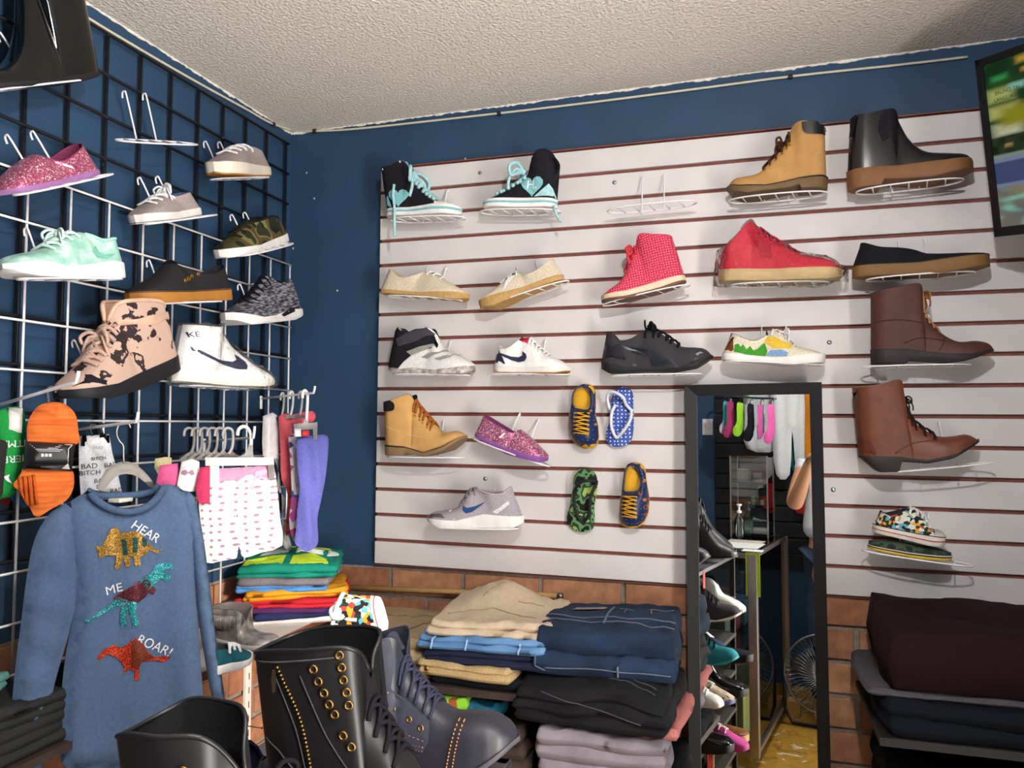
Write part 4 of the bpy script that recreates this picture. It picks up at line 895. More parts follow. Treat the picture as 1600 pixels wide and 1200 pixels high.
# cloth helpers take crop coordinates for the clog
def _wrap(f):
    return f
clog('navy clog with yellow lining and laces, upper left beside the blue flip-flop', [(150, 47), (212, 56), (244, 108), (246, 200), (243, 280), (264, 360), (269, 450), (254, 502), (200, 534), (140, 527), (85, 492), (55, 430), (45, 350), (44, 270), (62, 200), (66, 130), (92, 78)],
     [(142, 66), (190, 88), (212, 148), (206, 218), (180, 244), (130, 240), (90, 228), (72, 190), (76, 120), (102, 80)], (100, 262, 215, 415, 6), [(50, 355, 10, '#a8442c'), (222, 250, 9, '#b5683a'), (252, 350, 10, '#9a7a3a')],
     [(112, 512), (180, 500), (262, 472), (252, 504), (200, 532), (142, 528)], [(170, 52), (212, 58), (240, 105), (236, 125), (215, 85)])
clog('navy clog with yellow lining and orange planets, lower right on the board', [(515, 637), (582, 642), (618, 690), (624, 760), (636, 830), (648, 910), (641, 1010), (612, 1080), (560, 1122), (490, 1128), (437, 1102), (421, 1050), (425, 930), (438, 860), (446, 780), (458, 700), (480, 655)],
     [(508, 656), (555, 680), (580, 740), (583, 800), (560, 848), (500, 858), (456, 850), (457, 790), (467, 710), (482, 672)], (450, 880, 568, 1030, 6), [(590, 855, 17, '#c0682f'), (620, 910, 13, '#b86a38'), (628, 965, 16, '#b8743a'), (622, 1020, 10, '#a85a30'), (614, 770, 12, '#b8862a')],
     [(424, 1072), (480, 1108), (575, 1112), (550, 1126), (490, 1130), (438, 1106)], [(530, 638), (582, 643), (617, 690), (618, 712), (590, 672)])
def flipflop(label, outline, m, straps, sm, group=None):
    P0 = hy(*cr(R_, (outline[0][0], outline[0][1]+200)), -.034); t = thing('flip_flop', label, 'sandal', (P0.x, -.02, P0.z))
    cloth('footbed', R_, outline, P0, (0, -1, 0), .022, m, t, smooth_n=3, h=.012, rr=.004, wrinkle=0)
    for path in straps:
        pts = [hy(*cr(R_, p[:2]), -.048-p[2]*.001) for p in path]
        MB().tube(catmull(pts, 6), .0045, 7).build('strap', sm, t)
    return t
flipflop('blue flip-flop with white dots and white straps', [(440, 70), (500, 85), (525, 130), (526, 220), (531, 300), (526, 400), (510, 470), (460, 513), (400, 520), (345, 505), (322, 450), (326, 390), (350, 330), (356, 250), (360, 170), (385, 100)],
         pattern('blue_dot_foam', 'dot', [(0, '#e6e8f2'), (.2, '#3c55a4')], 95, rough=.6, bmp=0), [[(350, 240, 2), (330, 160, 14), (348, 108, 26), (400, 115, 30), (450, 150, 24), (470, 200, 14), (505, 240, 4)], [(392, 205, 4), (365, 262, 14), (360, 350, 14), (378, 420, 10), (400, 452, 0)], [(512, 238, 4), (505, 310, 14), (460, 390, 12), (402, 455, 0)]], rubber('#d9dae2'))
flipflop('green camouflage flip-flop with black straps', [(150, 680), (215, 690), (250, 740), (256, 800), (250, 880), (236, 960), (236, 1080), (215, 1140), (150, 1160), (80, 1145), (35, 1090), (29, 1030), (50, 960), (60, 900), (75, 820), (80, 740), (110, 695)],
         camo('green_camo', ('#12160f', '#5d8a5a', '#2b3a26', '#8fae62', '#b7c93a'), 30), [[(256, 782, 4), (180, 772, 24), (112, 800, 18), (84, 880, 6), (92, 990, 8), (120, 1060, 6), (152, 1088, 0)], [(152, 1088, 0), (195, 1020, 10), (205, 900, 14), (252, 790, 4)]], rubber('#15161a'))
# ------------------------------------------------------------------ television in the corner
tvp = hy(1522, 95, -.29); tvb = hy(1553, 371, -.19); zax = (tvp-tvb).normalized(); best = None
for k in range(10, 75):
    a = math.radians(k); w = Vector((math.cos(a), -math.sin(a), 0)); w = (w-zax*w.dot(zax)).normalized()
    q = tvp+w*.1; v = q-CAM; d = v.dot(Fv); sl = ((600-FPX*v.dot(Uv)/d)-95)/((800+FPX*v.dot(Rv)/d)-1522)
    if best is None or abs(sl+.36) < best[0]: best = (abs(sl+.36), w)
wv = best[1]; nv = wv.cross(zax).normalized()
if nv.dot(CAM-tvp) < 0: nv = -nv
TH = (tvp-tvb).length; TW = TH*1.74
Mt = Matrix((wv, -nv, zax)).transposed().to_4x4(); Mt.translation = tvb
tv = thing('television', 'flat television with black frame high in the right corner showing a colourful programme', 'television', mat4=Mt)
fb = .016
tvblk = mat('#0c0c0e', rough=.3, var=.05, bmp=0)
fr = MB(); fr.bbox((0, 0, 0), (fb, .012, TH), .002); fr.bbox((TW-fb, 0, 0), (TW, .012, TH), .002); fr.bbox((0, 0, TH-fb), (TW, .012, TH), .002); fr.bbox((0, 0, 0), (TW, .012, fb*1.3), .002)
fr.build('frame', tvblk, tv, False, world=False)
MB().bbox((.004, .012, .004), (TW-.004, .05, TH-.004), .008).build('back_shell', tvblk, tv, False, world=False)
MB().box((TW*.3, .05, TH*.3), (TW*.7, .14, TH*.6)).build('wall_bracket', mat('#8a7a66', rough=.6), tv, False, world=False)
# picture: a flat grid of glowing cells
m_, nt_, b_ = base('television_picture', .35, 0, .3); at = node(nt_, 'ShaderNodeVertexColor'); at.layer_name = 'picture'
nt_.links.new(at.outputs[0], b_.inputs['Emission Color']); b_.inputs['Base Color'].default_value = (0, 0, 0, 1); b_.inputs['Emission Strength'].default_value = .75
nxp, nyp = 150, 84; vsx = []; fsx = []
for j in range(nyp+1):
    for i in range(nxp+1): vsx.append((fb+(TW-2*fb)*i/nxp, .006, fb*1.3+(TH-fb*2.3)*j/nyp))
for j in range(nyp):
    for i in range(nxp): k = j*(nxp+1)+i; fsx.append((k, k+1, k+nxp+2, k+nxp+1))
scr = MB().add(vsx, fsx).build('screen', m_, tv, True, world=False)
def L3(h): return Vector(lin(h)[:3])
def blob(u, v, cu, cv, ru, rv): return max(0., min(1., 1.6-1.6*max(abs(u-cu)/ru, abs(v-cv)/rv)))
ca = scr.data.color_attributes.new('picture', 'FLOAT_COLOR', 'POINT')
for k, v in enumerate(scr.data.vertices):
    u = (v.co.x-fb)/(TW-2*fb); w = (v.co.z-fb*1.3)/(TH-fb*2.3); n1_ = noise.noise((u*9, w*7, 1)); n2_ = noise.noise((u*40, w*30, 5))
    if w > .55:
        c = L3('#2c5a1c').lerp(L3('#0d3a1c'), .5+n1_)
        for (cu, cv, ru, rv, col) in ((.045, .80, .07, .055, '#c8d27a'), (.05, .70, .075, .05, '#dfe08a'), (.065, .59, .075, .05, '#fbfbd6'), (.11, .83, .04, .025, '#9fe0c8'), (.14, .97, .035, .025, '#e0b03a'), (.15, .91, .03, .018, '#d9a040'), (.05, .90, .04, .022, '#3aa85a'), (.1, .66, .09, .09, '#a6a31e'), (.3, .8, .07, .06, '#d8d67c'), (.45, .68, .08, .06, '#f0e8a0'), (.6, .85, .06, .05, '#58c08a'), (.8, .7, .09, .08, '#dccb5a')):
            c = c.lerp(L3(col), blob(u, w, cu, cv, ru, rv))
        if w < .6: c = c.lerp(L3('#2c4a20'), (.6-w)*6)
    elif w > .45:
        c = L3('#24381f')+Vector((.02, .03, .02))*n2_
        for cu in (.06, .14, .33, .5, .66): c = c.lerp(L3('#c9a060'), blob(u, w, cu, .475+.05*((cu*7) % 1), .02, .012))
    elif w > .24:
        band = (w+u*.05)*10 % 2; c = L3('#8f9cbc') if band < .7 else L3('#4d5a86')
        if w > .42: c = L3('#97a89a')
    else:
        c = L3('#77797a').lerp(L3('#a39d7a'), .5+n1_); c = c.lerp(L3('#9ff0dc'), max(0, noise.noise((u*14, w*26, 9)))*1.2)
    ca.data[k].color = (max(0, c.x), max(0, c.y), max(0, c.z), 1)
for s, u, w, rot in (('BRUNO TRI', .075, .815, 3), ('LANGUAGE', .07, .775, 3)):
    vv, ff = textmesh(s); hgt = .011
    MB().add([Vector((fb+(TW-2*fb)*u+v.x*hgt, .0052, fb*1.3+(TH-fb*2.3)*w+v.y*hgt)) for v in vv], ff).build('caption', mat('#20231c', rough=.5, bmp=0), tv, False, world=False)
# ------------------------------------------------------------------ leaning mirror
MYAW, MLEAN = math.radians(5.3), math.radians(1.2)
mn = Vector((-math.sin(MYAW)*math.cos(MLEAN), -math.cos(MYAW)*math.cos(MLEAN), math.sin(MLEAN)))
M0 = hy(1177, 601, -.072)
mxx = Vector((math.cos(MYAW), -math.sin(MYAW), 0)); mzz = mxx.cross(-mn).normalized()
if mzz.z < 0: mzz = -mzz
tl = hp(1071.5, 602, M0, mn); tr = hp(1284, 599, M0, mn); MWd = (tr-tl).dot(mxx); MH = 1.54
Mm = Matrix((mxx, -mn, mzz)).transposed().to_4x4(); Mm.translation = tl-mzz*MH
mir_t = thing('leaning_mirror', 'tall narrow mirror with black frame leaning on the slatted board', 'mirror', mat4=Mm)
fw = .029
frm = mat('#0d0d0f', rough=.6, var=.08, bmp=.05)
def mitre(a, b, c_, d_):  # one frame bar with mitred ends and a raised profile
    return MB().add([a, b, c_, d_, a+Vector((0, -.012, 0)), b+Vector((0, -.012, 0)), c_+Vector((0, -.004, 0)), d_+Vector((0, -.004, 0))], [(0, 1, 2, 3), (4, 5, 6, 7), (0, 1, 5, 4), (1, 2, 6, 5), (2, 3, 7, 6), (3, 0, 4, 7)])
V3 = lambda x, z: Vector((x, 0.0, z))
for q in ((V3(0, 0), V3(0, MH), V3(fw, MH-fw), V3(fw, fw)), (V3(MWd, MH), V3(MWd, 0), V3(MWd-fw, fw), V3(MWd-fw, MH-fw)), (V3(0, MH), V3(MWd, MH), V3(MWd-fw, MH-fw), V3(fw, MH-fw)), (V3(MWd, 0), V3(0, 0), V3(fw, fw), V3(MWd-fw, fw))):
    mitre(*q).build('frame_bar', frm, mir_t, False, world=False)
MB().box((.002, 0.001, .002), (MWd-.002, .014, MH-.002)).build('backing', frm, mir_t, False, world=False)
mm, nt_, b_ = base('mirror_glass', .0, 1, .5); b_.inputs['Base Color'].default_value = (.93, .95, .94, 1)
MB().add([V3(fw-.001, fw-.001)+Vector((0, -.0005, 0)), V3(MWd-fw+.001, fw-.001)+Vector((0, -.0005, 0)), V3(MWd-fw+.001, MH-fw+.001)+Vector((0, -.0005, 0)), V3(fw-.001, MH-fw+.001)+Vector((0, -.0005, 0))], [(0, 1, 2, 3)]).build('mirror_glass', mm, mir_t, False, world=False)
def refl(P): return P-mn*(2*(P-M0).dot(mn))
def mir(px, py, t): return refl(CAM+ray(px, py)*t)
# ------------------------------------------------------------------ peg hooks on the white grid
def peg(label, a, b, up_, grp='white peg hooks on the grid'):
    t = thing('peg_hook', label, 'hook', a, grp); d = (b-a).normalized()
    MB().tube([a, a.lerp(b, .5), b-d*.012, b, b+Vector((0, 0, up_*.5))+d*.004, b+Vector((0, 0, up_))+d*.006], .0031, 7).build('rod', hold_mat, t)
    MB().bbox(a+Vector((-.004, -.005, -.03)), a+Vector((.0, .005, .008)), .0015).build('back_plate', hold_mat, t)
    return t
peg('white peg hook holding the orange sock pack', hx(-12, 636, .064), hx(119, 597, .3), .018)
peg('white peg hook holding the white sock cards and sweater', hx(108, 673, .064), hx(213, 659, .3), .018)
peg('white peg hook holding the leggings by the corner', hx(409, 623, .064), hx(490, 614, .3), .018)
peg('white peg hook holding the shorts and clear hangers', hx(320, 690, .064), hx(396, 684, .33), .026)
# ------------------------------------------------------------------ hanging things
GN = Vector((.8, -.6, 0))
# sweater
sw = fabric('#526684', scale=150, var=.1, bmp=.4); swd = fabric('#4a5d7a', scale=150)
P0 = hd(190, 960, 1.5); SWr = thing('sweater', 'child\'s slate blue sweater with three sequin dinosaurs on a grey hanger', 'sweater', (P0.x, P0.y, 1.15))
body = cloth('body', PX, [(138, 767), (160, 788), (197, 797), (235, 785), (253, 757), (285, 765), (303, 800), (305, 880), (309, 960), (314, 1040), (320, 1130), (318, 1170), (250, 1192), (190, 1202), (125, 1200), (96, 1190), (95, 1100), (103, 1020), (115, 960), (112, 900), (100, 850), (93, 810), (108, 785)], P0, GN, .05, sw, SWr, folds=(.004, .11), h=.016, rr=.035)
cloth('sleeve', PX, [(110, 783), (80, 800), (55, 840), (42, 900), (32, 980), (22, 1060), (17, 1130), (14, 1212), (62, 1214), (70, 1150), (85, 1070), (105, 1000), (117, 950), (120, 900), (118, 830)], P0+GN*.012, GN, .06, sw, SWr, folds=(.003, .07, 1.3), h=.016, rr=.03, seed=2)
cloth('sleeve', PX, [(280, 765), (303, 775), (316, 830), (326, 900), (338, 1000), (350, 1080), (356, 1135), (344, 1142), (330, 1085), (320, 1030), (312, 980), (305, 920), (300, 860), (290, 810)], P0+GN*.006, GN, .05, sw, SWr, folds=(.003, .07, 1.3), h=.014, rr=.025, seed=3)
nk = [hp(px, py, P0, GN)+GN*(.026) for px, py in ((138, 768), (150, 782), (172, 794), (198, 798), (222, 792), (240, 778), (252, 760))]; nb = [hp(px, py, P0, GN)-GN*.02 for px, py in ((252, 760), (235, 771), (195, 776), (155, 774), (138, 768))]
MB().tube(catmull(nk, 5), .0075, 7).build('collar_rib', swd, SWr); MB().tube(catmull(nb, 5), .0075, 7).build('collar_rib', swd, SWr)
MB().bbox(hp(190, 782, P0, GN)-GN*.014-Vector((.014, .018, .004)), hp(190, 782, P0, GN)-GN*.012+Vector((.014, .018, .004)), .002).build('neck_label', fabric('#d8d4c4'), SWr)
seq = lambda k, a, b, c_: pattern(k, 'cell', [(0, a), (.4, b), (.85, c_)], 760, rough=.42, metal=.3, bmp=.4)
gold_s = seq('gold_sequins', '#5f4310', '#9c7224', '#d8ae52'); teal_s = seq('teal_sequins', '#0b5560', '#1c8d90', '#6fd6d0'); maro_s = seq('maroon_sequins', '#3a1420', '#5e2030', '#7c3a40'); red_s = seq('red_sequins', '#7c1a10', '#c23418', '#e8683a'); grn_s = seq('green_sequins', '#0d2c2a', '#1b4a42', '#2f6a5c'); brn_q = seq('brown_sequins', '#5a2214', '#7a3220', '#8f4028')
def pxs(c, pts): return [cr(c, p) for p in pts]
for c, pts, m, nm in ((Cc, [(445, 795), (475, 808), (500, 765), (520, 725), (550, 710), (570, 740), (600, 735), (640, 730), (680, 755), (700, 790), (740, 822), (775, 812), (745, 836), (700, 818), (690, 840), (662, 850), (660, 895), (635, 895), (628, 855), (612, 850), (612, 898), (590, 898), (580, 850), (565, 910), (540, 910), (550, 848), (500, 845), (465, 860), (460, 825)], gold_s, 'sequin_triceratops'),
        (Cc, [(572, 772), (592, 766), (602, 842), (580, 845)], grn_s, 'sequin_stripe'), (Cc, [(625, 760), (650, 758), (645, 830), (625, 832)], grn_s, 'sequin_stripe'), (Cc, [(668, 752), (694, 772), (690, 802), (670, 800)], grn_s, 'sequin_stripe'),
        (Cc, [(400, 1153), (500, 1095), (560, 1045), (600, 1058), (592, 1078), (540, 1090), (480, 1125), (405, 1165)], teal_s, 'sequin_tail'), (Cc, [(530, 1050), (580, 1015), (640, 975), (700, 940), (722, 990), (740, 1010), (725, 1035), (700, 1020), (690, 1040), (650, 1068), (590, 1066)], maro_s, 'sequin_rex'),
        (Cc, [(655, 968), (720, 925), (738, 890), (780, 880), (820, 885), (815, 910), (775, 915), (805, 945), (800, 970), (760, 958), (730, 985), (690, 1020)], teal_s, 'sequin_head'), (Cc, [(600, 1062), (642, 1064), (636, 1120), (655, 1172), (625, 1185), (612, 1130)], teal_s, 'sequin_leg'), (Cc, [(575, 1085), (604, 1095), (585, 1145), (600, 1178), (570, 1185), (565, 1140)], teal_s, 'sequin_leg'),
        (D, [(478, 620), (520, 580), (570, 560), (600, 575), (630, 558), (670, 520), (712, 552), (730, 590), (770, 622), (855, 615), (820, 648), (770, 637), (700, 642), (690, 680), (692, 730), (668, 737), (670, 690), (640, 680), (612, 712), (620, 670), (590, 630), (540, 605), (490, 632)], red_s, 'sequin_spinosaur'), (D, [(650, 545), (670, 524), (713, 555), (733, 600), (768, 624), (700, 640), (688, 682), (650, 668)], brn_q, 'sequin_sail')):
    clothdecal(body, PX, pxs(c, pts), m, nm, SWr, h=.005, lift=.0055 if 'stripe' in nm or 'sail' in nm else .0038)
wt_print = mat('#e6e6e8', rough=.6, bmp=0)
for s, p, h, r in (('HEAR', cr(Cc, (687, 735)), 19, -36), ('ME', cr(Cc, (537, 1007)), 19, 12), ('ROAR!', cr(D, (768, 566)), 20, -32)): clothtext(body, s, p, h, r, wt_print, SWr, lift=.004)
grey_p = mat('#8d8680', rough=.5, var=.05, bmp=.05)
hg = thing('clothes_hanger', 'grey hanger with wire hook inside the sweater', 'hanger', hp(192, 740, P0, GN))
cloth('shoulder_bar', W_, [(825, 935), (900, 790), (1000, 727), (1060, 715), (1130, 725), (1220, 790), (1300, 885), (1312, 940), (1270, 925), (1180, 850), (1080, 820), (980, 850), (900, 940), (860, 975)], P0-GN*.004, GN, .012, grey_p, hg, smooth_n=2, h=.01, wrinkle=0)
MB().tube(catmull([hp(*cr(W_, p), P0, GN) for p in ((1055, 725), (1052, 640), (1050, 580), (1015, 535), (995, 480), (1005, 420), (1050, 385), (1100, 400), (1112, 430))], 6), .0017, 6).build('hook', metalm('#b9b0a8', .35), hg)
# orange sock pack
orange_s = pattern('orange_knit', 'noise', [(.3, '#c2541c'), (.6, '#de7434')], 30, rough=.95, stretch=(.3, .3, 5), detail=4.0)
P1 = hd(80, 700, 1.42); SO = thing('sock_pack', 'orange ankle sock bundle in a black cardboard band on a peg hook', 'socks', P1)
cloth('folded_socks', W_, [(232, 560), (230, 430), (258, 330), (330, 240), (430, 210), (540, 220), (620, 280), (655, 350), (665, 450), (650, 570)], P1, GN, .045, orange_s, SO, h=.012, folds=(.002, .05, 1.2))
lo_s = cloth('sock_feet', W_, [(205, 770), (400, 780), (600, 785), (632, 860), (620, 960), (560, 1050), (420, 1130), (310, 1192), (250, 1100), (180, 980), (110, 920), (150, 860)], P1, GN, .05, orange_s, SO, h=.012)
for k in range(4):
    MB().tube([lo_s.put(cr(W_, (150+42*k+18*s, 850-10*k+(310-8*k)*s*.8)), .001) if False else lo_s.put(cr2(0, (165+38*k+30*s, 850-8*k+250*s)), .0015) for s in (0, .2, .4, .6, .8, 1)], .003, 5).build('sock_edge', fabric('#b8541c'), SO)
bd = cloth('card_band', W_, [(220, 540), (645, 562), (612, 800), (198, 772)], P1+GN*.004, GN, .054, mat('#151316', rough=.4, var=.05, bmp=0), SO, smooth_n=0, h=.012, rr=.006, wrinkle=.0005)
clothdecal(bd, W_, [(545, 566), (612, 570), (590, 780), (522, 775)], mat('#dcd8d6', rough=.4, bmp=0), 'white_strip', SO)
for k in range(6): clothdecal(bd, W_, [(250+k*14, 566+k*13), (520-(k % 3)*20, 574+k*12), (520-(k % 3)*20, 578+k*12), (250+k*14, 570+k*13)] if k < 5 else [(345, 755), (410, 758), (410, 763), (345, 760)], mat('#c9c6c4', rough=.6, bmp=0), 'small_print', SO)
for k in range(3): clothdecal(bd, W_, [(340+k*32, 645), (364+k*32, 645), (364+k*32, 670), (340+k*32, 670)], mat('#c9c6c4', rough=.6, bmp=0), 'care_symbol', SO)
MB().tube(catmull([hp(*cr(W_, p), P1, GN) for p in ((415, 215), (405, 140), (408, 95), (440, 78), (470, 95), (472, 130))], 5), .0028, 6).build('hang_loop', mat('#4a4348', rough=.5), SO)
# green holiday sock pack at the frame edge
P2 = hd(22, 700, 1.43); GP = thing('sock_pack', 'green sock pack with white lettering and a white card at the left edge', 'socks', P2)
gsock = fabric('#1f8a3e'); gl = cloth('folded_socks', W_, [(-60, 300), (80, 250), (190, 262), (220, 380), (215, 520), (200, 700), (160, 900), (110, 1000), (20, 1030), (-60, 1000)], P2, GN, .04, gsock, GP, h=.012)
cloth('header_card', W_, [(75, 255), (195, 262), (185, 472), (65, 460)], P2+GN*.012, GN, .022, mat('#d9d3cf', rough=.6, bmp=0), GP, smooth_n=0, rr=.003, wrinkle=0)
clothtext(gl, 'LITMAS', (110, 560), 85, 183, wt_print, GP); clothtext(gl, 'MERRY', (105, 690), 85, 183, wt_print, GP)
clothdecal(gl, W_, [(30, 840), (80, 820), (70, 850), (100, 900), (60, 880), (40, 860)], wt_print, 'white_leaf', GP)
P2b = hd(4, 760, 1.4); BP_ = thing('sock_pack', 'black sock pack at the very left edge below the green one', 'socks', P2b)
cloth('folded_socks', W_, [(-80, 530), (55, 545), (50, 700), (30, 900), (15, 1010), (-80, 1010)], P2b, GN, .04, fabric('#2a2626'), BP_, h=.014)
P2c = hd(40, 790, 1.5); RB = thing('sock_pack', 'red and blue striped socks below the green pack', 'socks', P2c)
cloth('red_sock', W_, [(5, 1000), (70, 1010), (85, 1070), (20, 1085)], P2c, GN, .03, fabric('#b8342c'), RB, h=.012); cloth('blue_sock', W_, [(75, 1000), (150, 1020), (230, 1090), (190, 1100), (100, 1050)], P2c, GN, .03, fabric('#4a86b8'), RB, h=.012)
# white sock cards
P3 = hd(150, 730, 1.6); BC = thing('sock_pack', 'white printed socks on black clips behind the sweater', 'socks', P3)
wsock = fabric('#dedee2'); bcl = cloth('folded_socks', W_, [(672, 500), (930, 482), (958, 640), (1000, 800), (1042, 985), (1030, 1040), (690, 1040), (672, 760)], P3, GN, .028, wsock, BC, smooth_n=0, h=.012, rr=.01)
inkb = mat('#1a1a20', rough=.6, bmp=0)
for s, p, h in (('BAD', (755, 755), 62), ('BITCH', (760, 810), 56), ('BAD', (938, 742), 56), ('BI', (925, 792), 50), ('BAD', (850, 875), 52), ('BA', (845, 925), 50), ('BAD', (985, 960), 54), ('BITCH', (830, 688), 40)): clothtext(bcl, s, p, h, 4, inkb, BC)
clothtext(bcl, 'nuo', (825, 592), 52, 2, mat('#9a9aa0', rough=.6, bmp=0), BC)
for q in ([(700, 492), (738, 488), (742, 590), (690, 580)], [(850, 480), (905, 478), (900, 548), (850, 550)], [(905, 490), (932, 490), (935, 555), (900, 560)]): cloth('clip', W_, q, P3+GN*.012, GN, .016, mat('#18181b', rough=.4), BC, smooth_n=0, rr=.004, wrinkle=0)
for x in (790, 880): MB().tube(catmull([hp(*cr(W_, p), P3, GN) for p in ((x, 540), (x-12, 470), (x-30, 425), (x-10, 400), (x+30, 405))], 5), .003, 6).build('clip_hook', mat('#18181b', rough=.4), BC)
P3b = hd(128, 730, 1.66); BS = thing('sock_pack', 'blue and black striped socks between the orange and white packs', 'socks', P3b)
cloth('folded_socks', W_, [(615, 580), (672, 560), (690, 800), (690, 1010), (620, 1030), (600, 800)], P3b, GN, .03, pattern('blue_black_stripes', 'wave', [(.35, '#1c1a24'), (.6, '#2f7ec0'), (.8, '#191722')], 8, stretch=(0, 0, 1), detail=0), BS, h=.012)
# shorts on a white clip hanger
P4 = hx(375, 760, .30); SH = thing('shorts', 'child\'s white shorts with pale dots and pink waistband', 'shorts', P4)
dots_w = pattern('pale_dot_cotton', 'dot', [(0, '#a0798c'), (.19, '#d9d6d8')], 62, rough=.9, stretch=(1, 1, 1), bmp=0)
sh = cloth('body', X_, [(375, 572), (600, 560), (805, 545), (850, 560), (872, 700), (890, 900), (906, 1080), (760, 1130), (650, 1165), (625, 1120), (612, 1085), (600, 1165), (570, 1172), (490, 1186), (390, 1196), (376, 1050), (345, 820), (356, 690)], P4, GN, .03, dots_w, SH, h=.014, folds=(.003, .09), smooth_n=2)
clothdecal(sh, X_, [(376, 574), (600, 562), (806, 548), (846, 562), (852, 612), (800, 622), (600, 640), (480, 648), (366, 636)], fabric('#cf86a4'), 'waistband', SH, h=.01, lift=.002)
pk = fabric('#dfa3ba')
for q in ([(700, 600), (720, 585), (780, 570), (800, 585), (770, 610), (720, 615)], [(705, 608), (722, 612), (690, 700), (668, 690)], [(715, 608), (730, 602), (760, 622), (800, 625), (790, 640), (745, 632)]): clothdecal(sh, X_, q, pk, 'bow_ribbon', SH, lift=.004)
MB().tube([sh.put(p, .001) for p in ((612, 1088), (600, 960), (570, 850), (500, 740), (430, 680))], .0012, 5).build('seam', fabric('#d8d2d6'), SH)
wpl = mat('#e6e2e0', rough=.35, var=.03, bmp=.02)
HG = thing('clip_hanger', 'white plastic clip hanger holding the dotted shorts', 'hanger', hx(390, 700, .31))
cloth('bar', X_, [(388, 492), (848, 490), (850, 545), (390, 548)], P4+GN*.01, GN, .014, wpl, HG, smooth_n=0, rr=.003, wrinkle=0)
for q in ([(418, 545), (482, 545), (484, 690), (420, 692)], [(808, 540), (850, 540), (852, 640), (812, 640)]): cloth('clip', X_, q, P4+GN*.018, GN, .022, wpl, HG, smooth_n=0, rr=.004, wrinkle=0)
cloth('neck', X_, [(600, 492), (650, 470), (672, 440), (680, 400), (708, 400), (708, 455), (715, 492)], P4+GN*.01, GN, .012, wpl, HG, smooth_n=0, rr=.004, wrinkle=0)
MB().tube(catmull([hp(*cr(X_, p), P4+GN*.01, GN) for p in ((695, 410), (694, 340), (670, 295), (640, 285), (612, 305), (604, 345))], 6), .0042, 7).build('hook', wpl, HG)
# clear hangers with folded children's clothes behind
clr = mat('#a9a3a2', rough=.25, var=.05, bmp=0)
kid = [(55, 490, 165, '#d9c9a0', 'pale yellow'), (75, 530, 205, None, 'pink and magenta striped'), (230, 500, 345, None, 'white printed'), (330, 560, 420, '#c23a62', 'raspberry pink')]
for k in range(6):
    x = 245+k*52; Pk = hx(*cr(X_, (x+40, 420)), .13+.03*k); t = thing('clear_hanger', 'clear plastic hanger, number %s from the wall on the shorts hook' % ('one', 'two', 'three', 'four', 'five', 'six')[k], 'hanger', Pk, 'clear hangers behind the shorts')
    t['label'] = ('clear plastic hanger nearest the wall on the shorts hook', 'second clear plastic hanger from the wall on the shorts hook', 'third clear plastic hanger from the wall on the shorts hook', 'fourth clear plastic hanger from the wall on the shorts hook', 'fifth clear plastic hanger from the wall on the shorts hook', 'clear plastic hanger next to the white clip hanger')[k]
    MB().tube(catmull([hp(*cr(X_, p), Pk, GN) for p in ((x, 350), (x+8, 310), (x+35, 295), (x+65, 312), (x+70, 370), (x+62, 430), (x+40, 470))], 6), .0036, 6).build('hook', clr, t)
    cloth('bar', X_, [(x-30, 485), (x+20, 465), (x+62, 440), (x+85, 470), (x+130, 485), (x+128, 505), (x-30, 505)], Pk, GN, .008, clr, t, smooth_n=0, rr=.003, wrinkle=0)
stripe_pk = pattern('pink_stripes', 'wave', [(.4, '#d85a8e'), (.55, '#f0d8e2')], 7, stretch=(0, 0, 1), detail=1.0); prt = pattern('pale_print', 'cell', [(0, '#e6e0e0'), (.6, '#d8cfd2'), (.8, '#9a7a88'), (.9, '#e8e2e4')], 70)
for k, (poly, m, lb) in enumerate((([(52, 500), (120, 488), (165, 495), (160, 620), (80, 620), (48, 560)], fabric('#d3c796'), 'pale yellow child\'s garment on a clear hanger'), ([(85, 545), (205, 530), (212, 640), (200, 700), (100, 690), (60, 660)], stripe_pk, 'pink striped child\'s garment on a clear hanger'), ([(230, 520), (300, 500), (350, 520), (350, 720), (240, 720), (195, 700)], prt, 'white printed child\'s garment on a clear hanger'), ([(352, 560), (420, 550), (420, 800), (345, 800), (325, 700)], fabric('#b8365c'), 'raspberry child\'s garment just behind the dotted shorts'))):
    Pk = hx(*cr(X_, poly[0]), .14+.04*k); t = thing('kids_garment', lb, 'clothing', Pk, 'children\'s clothes on clear hangers'); cloth('cloth', X_, poly, Pk, GN, .022, m, t, h=.01, folds=(.004, .03), smooth_n=0, rr=.008)
# wire basket-like hook plate seen above
# leggings
P5 = hx(487, 740, .27)
pur = fabric('#5d5fa8'); LG = thing('leggings', 'periwinkle purple leggings hanging on a white clip hanger near the corner', 'leggings', P5)
cloth('legs', X_, [(995, 372), (1070, 350), (1140, 340), (1205, 345), (1215, 420), (1195, 620), (1165, 780), (1140, 900), (1145, 1060), (1100, 1110), (1060, 1120), (1000, 1080), (990, 1050), (1002, 940), (1005, 850), (1022, 700), (1008, 560)], P5, GN, .035, pur, LG, folds=(.006, .045, .12), h=.011, wrinkle=.004)
cloth('waistband', X_, [(990, 372), (1140, 340), (1207, 344), (1208, 368), (1135, 365), (995, 398)], P5+GN*.002, GN, .036, fabric('#6a6cb4'), LG, smooth_n=0, h=.012)
P6 = P5+Vector((-.05, .03, 0)); FL = thing('leggings', 'floral leggings beside the purple pair', 'leggings', P6)
cloth('legs', X_, [(945, 350), (1000, 350), (1012, 600), (1018, 800), (1008, 950), (996, 1065), (962, 1000), (950, 900), (966, 750), (960, 550)], P6, GN, .03, pattern('floral_cotton', 'cell', [(0, '#e4dfe6'), (.45, '#c25aa0'), (.6, '#d8d4e0'), (.75, '#4a62a8'), (.9, '#e4dfe6')], 60), FL, h=.012)
